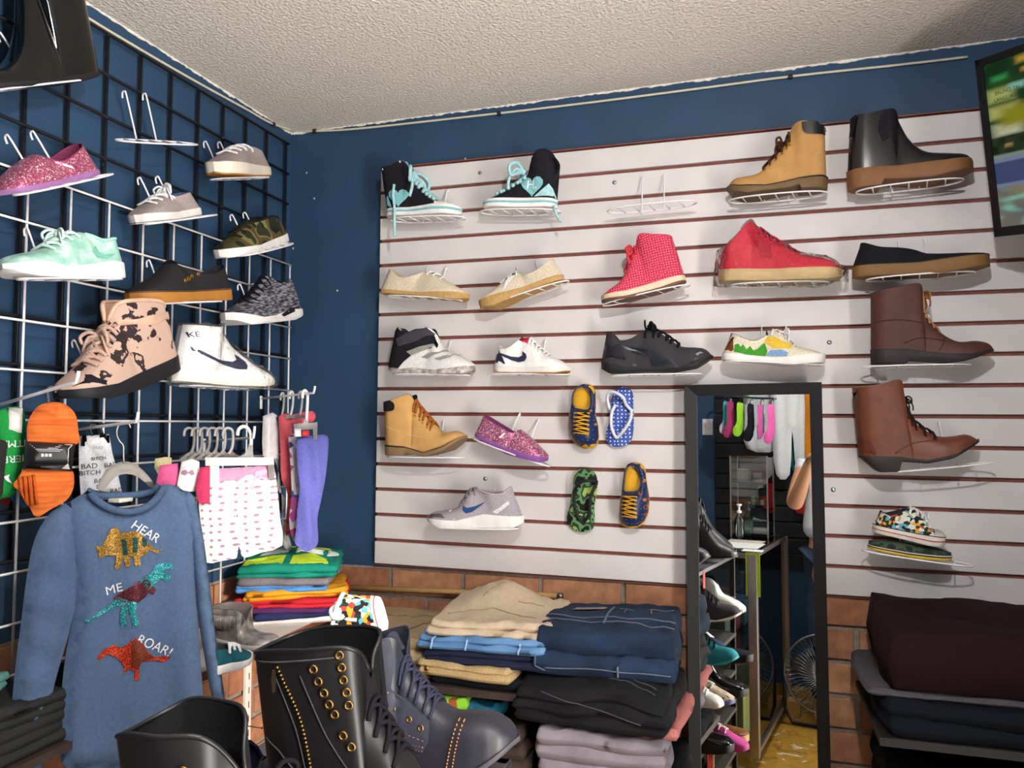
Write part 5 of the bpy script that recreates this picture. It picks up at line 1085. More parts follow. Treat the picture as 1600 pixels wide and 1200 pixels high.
P7 = P5+Vector((-.1, .05, 0)); CL = thing('leggings', 'coral pink leggings behind the floral pair', 'leggings', P7)
cloth('legs', X_, [(880, 215), (965, 215), (978, 500), (978, 700), (966, 900), (955, 1000), (922, 990), (940, 740), (900, 640), (890, 450)], P7, GN, .03, fabric('#d9606a'), CL, h=.012, folds=(.003, .04))
cloth('waist', X_, [(945, 210), (1108, 180), (1112, 250), (955, 262)], P7, GN, .02, fabric('#cf5664'), CL, h=.012)
P8 = P5+Vector((-.13, .06, 0)); WL = thing('leggings', 'pale leggings in clear wrap nearest the grid', 'leggings', P8)
cloth('legs', X_, [(775, 215), (870, 210), (882, 500), (872, 700), (922, 760), (912, 900), (968, 1085), (935, 1108), (905, 1040), (898, 700), (850, 500), (775, 480)], P8, GN, .025, mat('#cfc9cc', rough=.35, var=.1), WL, h=.012, folds=(.004, .03))
CH = thing('clip_hanger', 'white plastic clip hanger holding the purple leggings', 'hanger', hp(*cr(X_, (1060, 290)), P5, GN))
cloth('bar', X_, [(980, 268), (1045, 262), (1050, 235), (1078, 235), (1080, 262), (1140, 255), (1140, 300), (985, 312)], P5+GN*.012, GN, .016, wpl, CH, smooth_n=0, rr=.004, wrinkle=0)
for q in ([(985, 300), (1030, 300), (1032, 352), (985, 355)], [(1110, 290), (1140, 288), (1138, 388), (1112, 390)]): cloth('clip', X_, q, P5+GN*.016, GN, .02, wpl, CH, smooth_n=0, rr=.004, wrinkle=0)
cloth('size_tag', X_, [(1037, 312), (1085, 310), (1085, 350), (1037, 352)], P5+GN*.016, GN, .006, mat('#c22f38', rough=.5), CH, smooth_n=0, rr=.002, wrinkle=0)
MB().tube(catmull([hp(*cr(X_, p), P5+GN*.012, GN) for p in ((1066, 245), (1070, 180), (1074, 80), (1060, 45), (1042, 55), (1040, 95))], 6), .0042, 7).build('hook', wpl, CH)
for k, (x, y) in enumerate(((900, 60), (962, 50), (1022, 50))):
    Pk = P5+Vector((-.12+.035*k, .06-.02*k, 0)); t = thing('clear_hanger', ('translucent hanger hook nearest the grid on the leggings peg', 'white hanger hook in the middle of the leggings peg', 'translucent hanger hook beside the white clip hanger')[k], 'hanger', hp(*cr(X_, (x, 180)), Pk, GN), 'hanger hooks on the leggings peg')
    MB().tube(catmull([hp(*cr(X_, p), Pk, GN) for p in ((x-8, y+50), (x-6, y+15), (x+8, y), (x+16, y+30), (x+10, y+110), (x-2, y+160))], 6), .0036, 6).build('hook', clr if k != 1 else wpl, t)
    cloth('bar', X_, [(x-35, y+160), (x+35, y+155), (x+36, y+178), (x-35, y+182)], Pk, GN, .01, clr if k != 1 else wpl, t, smooth_n=0, rr=.003, wrinkle=0)
# ------------------------------------------------------------------ shelves
wood_e = mat('#6b3e2a', rough=.5, var=.2, scale=25, bmp=.1); lam = mat('#d5d0ca', rough=.5, var=.05, bmp=.05); shade_shelf = mat('#181311', rough=.6, var=.2, scale=20); dkshelf = mat('#3b2f2a', rough=.6, var=.2, scale=20)  # darkest shelf tone has the shade right of the mirror in its colour
def shelf(label, lo, hi, m, edge, side):
    t = thing('wall_shelf', label, 'shelf', ((lo[0]+hi[0])/2, (lo[1]+hi[1])/2, lo[2]))
    MB().bbox(lo, hi, .002).build('board', m, t, False)
    if side == 'x': MB().box((hi[0], lo[1], lo[2]), (hi[0]+.002, hi[1], hi[2])).build('edge_band', edge, t, False)
    else: MB().box((lo[0], lo[1]-.002, lo[2]), (hi[0], lo[1], hi[2])).build('edge_band', edge, t, False)
    return t
ZS = .965
shelf('dark shelf on the left wall behind the sweater', (.012, -1.5, .90), (.2, -.74, .915), dkshelf, dkshelf, 'x')
shelf('white shelf with brown edge along the left brick wall', (.012, -.72, ZS-.02), (.27, -.012, ZS), lam, wood_e, 'x')
shelf('wooden shelf on the back wall holding khaki, beige and blue trousers', (.30, -.36, .845), (.955, -.014, .862), dkshelf, dkshelf, 'y')
shelf('lower wooden shelf on the back wall under the jeans pile', (.45, -.40, .645), (1.26, -.014, .662), dkshelf, wood_e, 'y')
shelf('wooden shelf right of the mirror under the maroon pile', (1.66, -.38, .845), (2.58, -.014, .862), shade_shelf, shade_shelf, 'y')
shelf('lowest wooden shelf right of the mirror', (1.66, -.42, .56), (2.58, -.014, .577), shade_shelf, shade_shelf, 'y')
wm = mat('#dcd8d4', rough=.4, var=.04, bmp=.03)
def standard(label, P, z0, z1, axis):
    t = thing('shelf_standard', label, 'shelf bracket', (P[0], P[1], z0)); w = .0125
    if axis == 'L': lo, hi = (P[0], P[1]-w, z0), (P[0]+.012, P[1]+w, z1)
    else: lo, hi = (P[0]-w, P[1]-.012, z0), (P[0]+w, P[1], z1)
    MB().bbox(lo, hi, .002).build('rail', wm, t, False)
    sl_ = None
    for k in range(int((z1-z0)/.04)):
        z = z0+.02+k*.04
        if axis == 'L': a, b = (P[0]+.0115, P[1]-.0018, z), (P[0]+.0125, P[1]+.0018, z+.018)
        else: a, b = (P[0]-.0018, P[1]-.0125, z), (P[0]+.0018, P[1]-.0115, z+.018)
        MB().box(a, b).build('slot', mat('#3a3836', rough=.8, bmp=0), t, False)
    return t
p = hx(383, 1100, .013); t = standard('white slotted shelf rail on the brick below the left shelf', (.013, p.y), .35, ZS-.022, 'L')
MB().add([(.026, p.y-.004, ZS-.022), (.24, p.y-.004, ZS-.022), (.24, p.y-.004, ZS-.034), (.026, p.y-.004, ZS-.09), (.026, p.y+.004, ZS-.022), (.24, p.y+.004, ZS-.022), (.24, p.y+.004, ZS-.034), (.026, p.y+.004, ZS-.09)], [(0, 1, 2, 3), (4, 5, 6, 7), (0, 1, 5, 4), (1, 2, 6, 5), (2, 3, 7, 6), (3, 0, 4, 7)]).build('bracket_arm', wm, t, False)
p = hy(1057, 1100, -.012); standard('white slotted shelf rail beside the jeans pile', (p.x, -.014), .3, .92, 'B')
a = hx(383, 1134, .02); b = a+Vector((.055, 0, -.0)); nl = thing('nail', 'long dark nail sticking out of the brick by the shelf rail', 'nail', a)
MB().tube([a, b], .0014, 6).build('shank', metalm('#5a4a42', .5), nl); MB().tube([b, b+Vector((.002, 0, 0))], .0036, 8).build('head', metalm('#5a4a42', .5), nl)
rod = thing('wooden_rod', 'tan wooden rod along the brick behind the trousers', 'rod', hy(700, 924, -.03))
MB().tube([hy(520, 917, -.03), hy(870, 931, -.03)], .0075, 10).build('rod', mat('#a98a58', rough=.5, var=.15, scale=30), rod); q = hy(872, 931, -.03); MB().tube([q, q+Vector((.014, 0, 0))], .009, 10).build('end_cap', metalm('#8f8a84', .3), rod)
# ------------------------------------------------------------------ T-shirt pile in the corner
def hz(px, py, z): d = ray(px, py); return CAM+d*((z-CAM.z)/d.z)
pc = hz(448, 985, ZS); pc = Vector((.165, -.215, ZS))
cols = [('white', '#cfcbcb'), ('navy', '#20264a'), ('dark purple', '#4a2450'), ('red', '#b02430'), ('amber', '#c98a22'), ('sky blue', '#4c83bd'), ('grey', '#6e6a70')]
z = ZS
for k, (nm, c) in enumerate(cols):
    h = (.016, .018, .012, .026, .022, .02, .016)[k]; w = (.27, .22, .26, .30, .29, .25, .26)[k]
    folded('folded_shirt', '%s folded shirt in the corner pile, %s' % (nm, ('lowest', 'second from the bottom', 'third from the bottom', 'fourth from the bottom', 'fifth from the bottom', 'third from the top', 'second from the top')[k]), 'shirt', (pc.x+.012*math.sin(k*2.2), pc.y+.012*math.cos(k*1.7), z), (w, .25, h), math.radians(28+7*math.sin(k*1.9)), fabric(c), 1 if h < .02 else 2, 'folded shirts in the corner pile', k, .006)
    z += h*.93
tshirt = folded('folded_shirt', 'teal green shirt with lime and white letter print on top of the corner pile', 'shirt', (pc.x, pc.y+.01, z), (.27, .25, .026), math.radians(24), fabric('#157a68'), 2, 'folded shirts in the corner pile', 9, .008, bumps=((0, .1, .03, .5),))
lime = fabric('#b9d83a'); whp = fabric('#d5ddd8')
for poly, m in (([(-.45, -.42), (-.05, -.46), (-.05, -.2), (-.2, -.12), (-.45, -.2)], lime), ([(.02, -.46), (.4, -.42), (.38, -.2), (.2, -.1), (.02, -.22)], lime), ([(-.35, -.06), (-.05, -.1), (-.05, .12), (-.2, .2), (-.35, .1)], whp), ([(.02, -.08), (.3, -.04), (.3, .14), (.02, .16)], whp), ([(-.3, .26), (-.02, .22), (-.02, .42), (-.25, .42)], lime), ([(.04, .24), (.36, .22), (.36, .4), (.04, .42)], lime), ([(.34, -.05), (.46, 0), (.46, .16), (.34, .18)], whp)):
    tshirt.patch(poly, m, 'letter_print')
# shoes at the left shelf edge
silver = pattern('silver_suede', 'noise', [(.35, '#7d7876'), (.65, '#b4aeaa')], 60, rough=.4, metal=.4)
mo = shoe('moccasin_boot', 'silver fringed moccasin boot on the left shelf beside the shirts', Y_, (95, 720), (620, 760), [(90, 455, 34), (200, 462, 38), (335, 480, 30), (345, 560, 6), (360, 640, 0), (430, 690, 0), (520, 705, 0), (600, 730, 0)],
     [(95, 690), (350, 750), (600, 760)], [(95, 720), (350, 800), (600, 790)], off=1.78, off2=1.74, wall='D', up=silver, lining=fabric('#6a6462'), sole=rubber('#c9c2ba'), W=.08, cat='boot')
mb = MB()
for k in range(22):
    q = mo.onside(mo.loc((110+k*10.5, 500+k*1.0)), .003); mb.tube([q, q+Vector((.001*math.sin(k), mo.vis*.002, -.022-.004*(k % 3)))], .0016, 4)
mb.build('fringe', silver, mo.root, world=False)
shoe('deck_shoe', 'dark teal low shoe with white sole at the front of the left shelf', Y_, (60, 950), (420, 900), [(60, 800, 24), (130, 800, 28), (190, 800, 20), (240, 800, 0), (310, 830, 0), (380, 862, 0)], [(60, 945), (250, 895), (398, 850)], [(60, 1020), (250, 965), (398, 885)], off=1.6, off2=1.64, wall='D', up=fabric('#1f5560'), lining=fabric('#2a2f34'), sole=wh_r, W=.08, laces=((190, 800), (280, 815), 3, wh_lace, .003))
# ------------------------------------------------------------------ back wall piles
khaki = fabric('#a08a6c'); f1 = folded('folded_trousers', 'khaki trousers folded flat behind the boots', 'trousers', (.49, -.19, .862), (.36, .3, .1), .03, khaki, 3, 'folded trousers on the back shelf', 21, .006)
f1.seam([(-.4, .1), (.1, .2), (.45, .28)], fabric('#7d6a50'), .002); f1.seam([(.1, -.4), (.3, .2)], fabric('#7d6a50'), .002)
zz = .862
folded('folded_trousers', 'black trousers at the bottom of the beige pile', 'trousers', (.815, -.21, zz), (.35, .3, .026), 0, fabric('#15161a'), 1, 'folded trousers on the back shelf', 22, .004)
kh = folded('folded_trousers', 'tan chinos with a button poking out under the navy pair', 'trousers', (.75, -.225, zz+.025), (.26, .31, .03), math.radians(-4), fabric('#b59a6e'), 2, 'folded trousers on the back shelf', 23, .004)
MB().lathe([(0, .003), (.006, .003), (.007, 0)], Matrix.Translation(kh.front(-.36, .5, .001)) @ Matrix.Rotation(math.pi/2, 4, 'X'), 12).build('button', metalm('#b08a4a'), kh.root, world=False)
folded('folded_trousers', 'navy trousers in the middle of the beige pile', 'trousers', (.81, -.205, zz+.052), (.38, .31, .045), math.radians(1), fabric('#20233a'), 2, 'folded trousers on the back shelf', 24, .008, droop=.012)
bj = folded('folded_jeans', 'light blue jeans under the beige trousers', 'jeans', (.775, -.21, zz+.09), (.335, .31, .03), math.radians(2), denim('light_denim', '#3f6796', '#6d95bf'), 2, 'folded trousers on the back shelf', 25, .005)
for x in (-.36, -.1, .3): bj.seam([(x, .1), (x+.01, .9)], fabric('#8fb0d0'), .003, 'front', 8, 'belt_loop')
bg = folded('folded_trousers', 'crumpled beige trousers on top of the pile with a raised peak', 'trousers', (.795, -.2, zz+.118), (.335, .30, .036), math.radians(3), mat('#c6b29a', rough=.9, var=.08, scale=60, bmp=.2, spec=.15), 2, 'folded trousers on the back shelf', 26, .016, bumps=((-.06, .3, .055, .28), (-.25, .0, .012, .2)), taper=.06)
bg.seam([(-.18, .05), (-.1, .22), (0, .3)], fabric('#a08c74'), .0018); bg.seam([(-.4, -.2), (-.05, -.1), (.3, -.25)], fabric('#a08c74'), .0018); bg.seam([(.1, .05), (.3, .12)], fabric('#a08c74'), .0018)
# jeans pile on the lower shelf
z0 = .662
folded('folded_trousers', 'black trousers at the bottom of the jeans pile', 'trousers', (1.09, -.21, z0), (.36, .3, .03), 0, fabric('#121216'), 1, 'clothes in the jeans pile', 30, .004)
gp = folded('folded_trousers', 'pale grey trousers under the black jeans', 'trousers', (1.07, -.22, z0+.03), (.31, .32, .1), math.radians(5), mat('#8b818a', rough=.85, var=.15, scale=22, bmp=.2, spec=.2), 3, 'clothes in the jeans pile', 31, .014)
gp.seam([(-.42, .3), (0, .12), (.4, -.1)], fabric('#756b74'), .003); gp.seam([(-.4, -.1), (.1, -.3)], fabric('#756b74'), .003)
folded('folded_shirt', 'coral pink garment between the grey trousers and black jeans', 'shirt', (1.09, -.2, z0+.128), (.36, .3, .02), math.radians(-3), fabric('#c27872'), 1, 'clothes in the jeans pile', 32, .005)
bk = folded('folded_jeans', 'black jeans with grey stitching under the dark blue jeans', 'jeans', (1.06, -.225, z0+.147), (.37, .34, .105), math.radians(-4), denim('black_denim', '#0a0a0d', '#16161a'), 3, 'clothes in the jeans pile', 33, .014, droop=.03)
for k in range(2): bk.seam([(-.4, -.1-.06*k), (0, -.28-.05*k), (.42, -.36-.05*k)], fabric('#4a4a52'), .0014)
bk.seam([(-.3, .7), (.1, .45), (.35, .3)], fabric('#4a4a52'), .0016, 'front')
jn = folded('folded_jeans', 'dark blue jeans with leather label on top of the jeans pile', 'jeans', (1.075, -.2, z0+.25), (.35, .31, .1), math.radians(3), denim('dark_denim', '#0f192c', '#203450'), 2, 'clothes in the jeans pile', 34, .012, bumps=((.1, .2, .015, .5),), taper=.05)
st_ = fabric('#646a78'); og = fabric('#a86a2a')
jn.patch([(-.30, .12), (-.06, .16), (-.05, .30), (-.28, .27)], leather('#9a8578'), 'leather_label', hh=.06, lift=.002)
jn.seam([(-.46, -.12), (-.1, -.2), (.46, -.28)], st_, .0018); jn.seam([(-.46, -.02), (-.1, -.1), (.46, -.16)], st_, .0018); jn.seam([(.05, .2), (.44, .18)], st_, .0014); jn.seam([(.1, .2), (.1, .02)], st_, .0014); jn.seam([(.28, .18), (.29, .02)], og, .0018); jn.seam([(-.02, -.25), (0, .3)], st_, .003)
jn.seam([(-.46, .75), (-.46, .2), (-.38, .1)], st_, .0018, 'front'); jn.seam([(-.4, .18), (0, .24), (.44, .2)], st_, .0016, 'front'); jn.seam([(.1, .1), (.1, .35)], st_, .003, 'front')
# lower shelf, left part
folded('folded_jeans', 'dark brown jeans on the lower shelf behind the grey boot', 'jeans', (.72, -.24, z0), (.36, .3, .12), .05, denim('brown_denim', '#2c211e', '#453530'), 3, 'clothes on the lower shelf', 40, .012)
folded('folded_jeans', 'blue jeans with white trim at the bottom of the lower shelf', 'jeans', (.52, -.24, z0), (.1, .28, .05), .1, denim('blue_denim2', '#1c3552', '#37587c'), 2, 'clothes on the lower shelf', 41, .008)
lk = folded('folded_shirt', 'lime green child\'s garment with small printed figures on the lower shelf', 'shirt', (.66, -.28, z0+.118), (.17, .2, .055), .2, pattern('lime_print', 'cell', [(0, '#7fb52c'), (.86, '#8a4a22'), (.94, '#7fb52c')], 45), 2, 'clothes on the lower shelf', 42, .016)
folded('folded_shirt', 'teal garment beside the lime green one', 'shirt', (.77, -.25, z0+.118), (.12, .2, .035), -.1, fabric('#1f5a72'), 1, 'clothes on the lower shelf', 43, .01)
# pile right of the mirror, base colours lowered to carry the shade there
folded('folded_trousers', 'dark navy trousers under the pile right of the mirror', 'trousers', (1.97, -.22, .862), (.62, .33, .07), 0, fabric('#0c0f17'), 2, 'dark clothes right of the mirror', 50, .006)
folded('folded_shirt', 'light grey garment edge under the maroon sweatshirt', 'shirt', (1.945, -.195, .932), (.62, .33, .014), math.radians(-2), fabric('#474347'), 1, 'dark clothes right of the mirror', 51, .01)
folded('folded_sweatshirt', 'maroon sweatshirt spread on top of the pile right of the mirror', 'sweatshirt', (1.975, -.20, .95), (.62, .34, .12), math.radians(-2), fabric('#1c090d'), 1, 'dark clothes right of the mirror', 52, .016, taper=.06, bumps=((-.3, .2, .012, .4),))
for k, (x, w, c, nm) in enumerate(((1.86, .36, '#090a0f', 'black garment with mustard trim on the lowest right shelf'), (2.22, .3, '#17181a', 'dark mottled garment at the lower right edge'))):
    g = folded('folded_shirt', nm, 'shirt', (x, -.24, .577), (w, .34, .2), .1*k, fabric(c) if k == 0 else pattern('mottled_black', 'noise', [(.55, '#101112'), (.68, '#53504e')], 40), 4, 'dark clothes right of the mirror', 60+k, .02)
    if k == 0:
        g.seam([(.1, -.46), (.28, -.4), (.4, -.2), (.42, 0)], fabric('#a8701c'), .006, 'top', 24, 'mustard_trim'); g.seam([(-.42, -.44), (-.3, -.3)], fabric('#a8701c'), .007, 'top', 12, 'mustard_trim')
# ------------------------------------------------------------------ display rack in the foreground with boots on top
RZ = .985; RX0, RX1, RY0, RY1 = .66, 1.045, -1.62, -.985
rk = thing('shoe_rack', 'black metal shoe rack with several shelves in front of the camera', 'shoe rack', ((RX0+RX1)/2, (RY0+RY1)/2, 0))
rb = mat('#1a1a1c', rough=.45, var=.1); rg = metalm('#77777c', .45)
for x in (RX0, RX1):
    for y in (RY0, RY1): MB().bbox((x-.011, y-.011, 0), (x+.011, y+.011, RZ), .003).build('post', rb, rk, False)
SHZ = [RZ, .80, .64, .48, .32, .14]
for z in SHZ: MB().bbox((RX0-.012, RY0-.012, z-.016), (RX1+.012, RY1+.012, z), .004).build('shelf_board', rg if z == RZ else mat('#4a4642', rough=.5), rk, False)
MB().bbox((RX1+.012, -1.06, RZ-.13), (RX1+.014, -1.03, RZ-.004), .001).build('red_tag', mat('#c2342c', rough=.5), rk, False)
zipb = leather('#131214', .46)
bb = shoe('combat_boot', 'tall black leather combat boot with side zip and brass eyelets in front', E, (392, 1536), (1330, 1600),
     [(306, 512, 46), (430, 478, 54), (600, 470, 56), (800, 476, 40), (822, 580, 10), (842, 740, 0), (890, 870, 0), (960, 985, 0), (1040, 1130, 0), (1170, 1300, 0), (1330, 1400, 0), (1440, 1500, 0)],
     [(385, 1470), (900, 1500), (1440, 1530)], [(385, 1540), (640, 1550), (650, 1525), (1440, 1590)], off=.93, off2=.86, wall='D', up=zipb, lining=fabric('#0e0e10'), sole=blk_r, W=.098, cat='boot', NS=70, depth=.08, collar=(.0028, zipb),
     laces=((850, 790), (985, 1030), 4, blk_lace, .0028, .7),
     stitches=[(brass, [(492, 545), (530, 640), (565, 720), (598, 820), (618, 930), (632, 1030), (645, 1130)], 30, .0026), (fabric('#3a383a'), [(470, 560), (520, 700), (570, 850), (600, 1000), (620, 1130)], 0, .0009), (fabric('#3a383a'), [(600, 590), (640, 700), (700, 860), (760, 980), (820, 1080)], 0, .001), (fabric('#3a383a'), [(400, 900), (480, 960), (560, 1060), (600, 1130)], 0, .001), (fabric('#4a484a'), [(330, 530), (480, 525), (640, 515), (780, 510)], 0, .001)],
     decals=[(metalm('#a09080', .35), [(478, 560), (492, 555), (496, 600), (490, 660), (474, 668), (470, 610)], 'zip_puller', .004)])
def eyelet(S, p, r, m, hole=True):
    q = S.onside(S.loc(p), .001); h = S.bvh.find_nearest(q); n = h[1].normalized()
    if n.y*S.vis < 0: n = -n
    u = n.orthogonal().normalized(); w = n.cross(u)
    o = MB().tube([q+(u*math.cos(t*.5236)+w*math.sin(t*.5236))*r for t in range(12)], r*.42, 6, True).build('eyelet', m, S.root, world=False)
    MB().add([q+(u*math.cos(t*.5236)+w*math.sin(t*.5236))*r*.7-n*.0002 for t in range(12)], [tuple(range(12))]).build('eyelet_hole', blk_r, o, False, world=False)
for p in ((660, 560), (680, 620), (703, 677), (725, 733), (748, 783), (783, 888), (818, 945), (768, 503), (777, 562), (785, 622), (797, 683), (806, 745)): eyelet(bb, p, .0042, brass)
denim_l = mat('#282b38', rough=.7, var=.15, scale=70, bmp=.25); slate = leather('#20212a', .5); ost = fabric('#b5774a')
gb = shoe('combat_boot', 'slate grey lace-up boot with orange stitching and a smooth toe', E, (640, 1140), (1545, 1112),
     [(700, 520, 40), (800, 485, 46), (905, 452, 44), (985, 445, 30), (1002, 560, 6), (1035, 640, 0), (1100, 715, 0), (1175, 795, 0), (1255, 842, 0), (1330, 842, 0), (1420, 852, 0), (1500, 888, 0), (1548, 935, 0), (1562, 965, 0)],
     [(640, 1075), (1000, 1090), (1250, 1085), (1420, 1048), (1562, 958)], [(640, 1140), (900, 1140), (912, 1118), (1250, 1116), (1420, 1080), (1562, 984)], off=1.2, off2=1.12, wall='D', up=slate, lining=fabric('#2b2d38'), sole=rubber('#3c3b40'), W=.1, cat='boot', NS=64, depth=.06, flange=.004, boxy=.6,
     laces=((1015, 580), (1160, 785), 6, fabric('#262838'), .0028, .6), tongue=((985, 520), (945, 432), 26, denim_l),
     decals=[(denim_l, [(830, 640), (940, 645), (985, 700), (1060, 760), (1165, 850), (1170, 940), (1145, 985), (940, 940), (870, 720)], 'denim_panel', .0016), (denim_l, [(840, 500), (880, 450), (985, 448), (990, 560), (975, 690), (845, 700)], 'denim_cuff', .0016)],
     stitches=[(ost, [(872, 715), (900, 790), (945, 850), (1050, 905), (1155, 940)], 16, .0011), (ost, [(840, 704), (975, 704)], 10, .0011), (ost, [(1298, 848), (1285, 930), (1262, 1075)], 14, .0011), (ost, [(1325, 850), (1312, 930), (1292, 1070)], 14, .0011), (ost, [(930, 938), (1040, 950), (1152, 965)], 14, .0011), (ost, [(940, 952), (1040, 968), (1148, 985)], 14, .0011), (ost, [(935, 500), (942, 640)], 8, .0011), (ost, [(830, 632), (942, 640)], 8, .0011)])
for p in ((895, 575), (907, 655), (945, 740), (996, 793), (1065, 838), (1125, 877)): eyelet(gb, p, .0038, brass)
lb = shoe('combat_boot', 'black leather boot with open top and brass eyelets at the lower left', PX, (248, 1512), (560, 1530),
     [(212, 1136, 40), (250, 1118, 48), (300, 1122, 48), (350, 1132, 34), (372, 1185, 10), (394, 1250, 0), (430, 1330, 0), (490, 1400, 0), (560, 1480, 0)], [(244, 1492), (560, 1505)], [(244, 1515), (560, 1535)], off=.73, off2=.68, wall='D', up=zipb, lining=fabric('#121214'), sole=blk_r, W=.1, cat='boot', depth=.08, collar=(.0025, zipb), NS=60)
for p in ((331, 1176), (341, 1196)): eyelet(lb, p, .0042, brass)
shoe('running_shoe', 'pink and navy running shoe between the black boots', PX, (384, 1284), (600, 1290), [(386, 1160, 16), (394, 1192, 22), (410, 1196, 24), (440, 1178, 10), (475, 1188, 0), (530, 1222, 0), (590, 1262, 0)], [(386, 1258), (600, 1266)], None, off=1.05, off2=1.0, wall='D', up=fabric('#d8346e'), lining=fabric('#23223c'), sole=rubber('#2a2a48'), W=.085, collar=(.004, fabric('#23223c')),
     decals=[(fabric('#23223c'), [(384, 1162), (396, 1162), (400, 1205), (386, 1250)], 'heel_tab')])
cs = shoe('canvas_sneaker', 'white-soled cartoon-print sneaker propped up behind the black boot', E, (905, 330), (860, 760), [(690, 250, 20), (668, 330, 28), (655, 430, 28), (690, 480, 8), (720, 540, 0), (740, 620, 0), (790, 700, 0), (850, 760, 0)],
     [(830, 262), (878, 420), (862, 560), (840, 750)], [(862, 250), (905, 420), (890, 560), (862, 760)], off=1.3, off2=1.3, wall='D', up=toon, lining=fabric('#c9c4be'), sole=wh_r, W=.085, collar=(.004, wh_lace), stripe=(.42, .55, fabric('#b03040')), bow=((690, 300), 32, wh_lace, .004))

# dark clutter behind the sweater on the dark left shelf
folded('folded_clothes', 'dark grey clothes on the left shelf behind the sweater sleeve', 'clothes', (.105, -1.12, .915), (.17, .32, .10), 0, fabric('#2b2c2c'), 5, 'clothes behind the sweater', 70, .02)
folded('folded_clothes', 'black clothes on the left shelf behind the sweater', 'clothes', (.105, -.86, .915), (.17, .2, .08), .1, fabric('#17181b'), 4, 'clothes behind the sweater', 71, .02)
folded('folded_clothes', 'charcoal clothes on the left shelf at the frame edge', 'clothes', (.105, -1.39, .915), (.17, .2, .12), -.1, fabric('#333333'), 5, 'clothes behind the sweater', 72, .02)
folded('folded_clothes', 'mint green garment on the dark clothes at the left edge', 'clothes', (.11, -1.13, 1.03), (.1, .13, .03), .4, fabric('#5a8a80'), 2, 'clothes behind the sweater', 73, .012)
# ------------------------------------------------------------------ the rest of the shop, seen in the mirror
# shoes on the rack shelves: copies of built shoes, recoloured
def find(label): return next(o for o in scene.objects if o.get('label') == label)
def place(src, M, label, recolor=None, group='shoes on the black rack'):
    r = dup(find(src), M, label, group)
    if recolor:
        for ch in r.children:
            key = ch.name.split('.')[0]
            if key in recolor:
                ch.material_slots[0].link = 'OBJECT'; ch.material_slots[0].material = recolor[key]
    return r
def shoeM(x, y, z, ang=0): 
    a = math.radians(ang); return Matrix.Translation((x, y, z)) @ Matrix.Rotation(a, 4, 'Z')
SRC_RUN = 'black running shoe with bulky black sole in the middle of the board'; SRC_CRT = 'white low sneaker with navy tick and red tongue tag'; SRC_SLP = 'black slip-on shoe with flat gum sole under the ankle boot'; SRC_ESP = 'cream canvas espadrille lying level at the left of the board'; SRC_CHE = 'shiny black pull-on ankle boot with thick tan sole beside the television'; SRC_BAS = 'white basketball shoe with black ankle and grey side stripes'
neon = fabric('#b9d63a'); pinkc = rubber('#b83a86'); yelc = rubber('#d4c22a'); tealc = fabric('#2a7d88'); leop = camo('leopard', ('#c9b6a0', '#c9b6a0', '#b8a088', '#4a3a34'), 60)
rackset = [(0, SRC_RUN, 'black trainer with neon side strip on the rack top', {'side_strip': neon, 'sole': wh_r}), (0, SRC_RUN, 'black trainer with red laces on the rack top', {'laces': fabric('#b8342c'), 'sole': wh_r}),
           (1, SRC_RUN, 'black trainer with white sole on the second rack shelf', {'sole': wh_r}), (1, SRC_CHE, 'olive ankle boot on the second rack shelf', {'upper': leather('#4a4632', .5), 'sole': rubber('#2b2a22')}),
           (2, SRC_RUN, 'teal trainer on the third rack shelf', {'upper': tealc, 'sole': rubber('#2f97a0'), 'side_strip': tealc}), (2, SRC_SLP, 'black flat shoe on the third rack shelf', {'sole': blk_r}),
           (3, SRC_CRT, 'white sneaker on the fourth rack shelf', {'swoosh': wh_l, 'heel_patch': wh_l}), (3, SRC_ESP, 'leopard print shoe on the fourth rack shelf', {'upper': leop, 'sole': rubber('#6a68a0')}),
           (4, SRC_CHE, 'black patent shoe on the fifth rack shelf', {'sole': blk_r}), (4, SRC_ESP, 'bright pink clog on the fifth rack shelf', {'upper': pinkc, 'sole': pinkc, 'lining': pinkc}),
           (1, SRC_BAS, 'white and black trainer at the back of the second rack shelf', None), (2, SRC_CRT, 'navy sneaker at the back of the third rack shelf', {'upper': fabric('#2a3a5a'), 'sole': wh_r}), (3, SRC_CHE, 'black boot at the back of the fourth rack shelf', {'sole': blk_r}), (4, SRC_SLP, 'brown sandal-coloured shoe on the fifth rack shelf', {'upper': leather('#8a5a36'), 'sole': rubber('#c2a070')}),
           (5, SRC_ESP, 'yellow clog on the bottom rack shelf', {'upper': yelc, 'sole': yelc, 'lining': yelc}), (5, SRC_RUN, 'black trainer with red sole on the bottom rack shelf', {'sole': rubber('#b23a3a')})]
cnt = {}
for lv, src, lab, rc in rackset:
    k = cnt.get(lv, 0); cnt[lv] = k+1
    if lv == 0: M = shoeM(.78, -1.40-.12*k, SHZ[0]+.012, 4)
    else: M = shoeM(.90+.025*math.sin(lv*3+k*2), -1.03-.1*k, SHZ[lv]+.006, -3+5*k)
    place(src, M, lab, rc)
ul = thing('shoe_laces', 'red and cream laces hanging down from the rack', 'laces', (1.06, -1.03, .4))
for k in range(4): MB().tube(catmull([Vector((1.03, -1.015-.012*k, .492)), Vector((1.068, -1.01-.012*k, .488)), Vector((1.074+.004*k, -1.01-.014*k, .3)), Vector((1.07, -1.005-.016*k, .1))], 6), .003, 5).build('lace', fabric('#c24a42') if k < 3 else fabric('#c9a070'), ul)
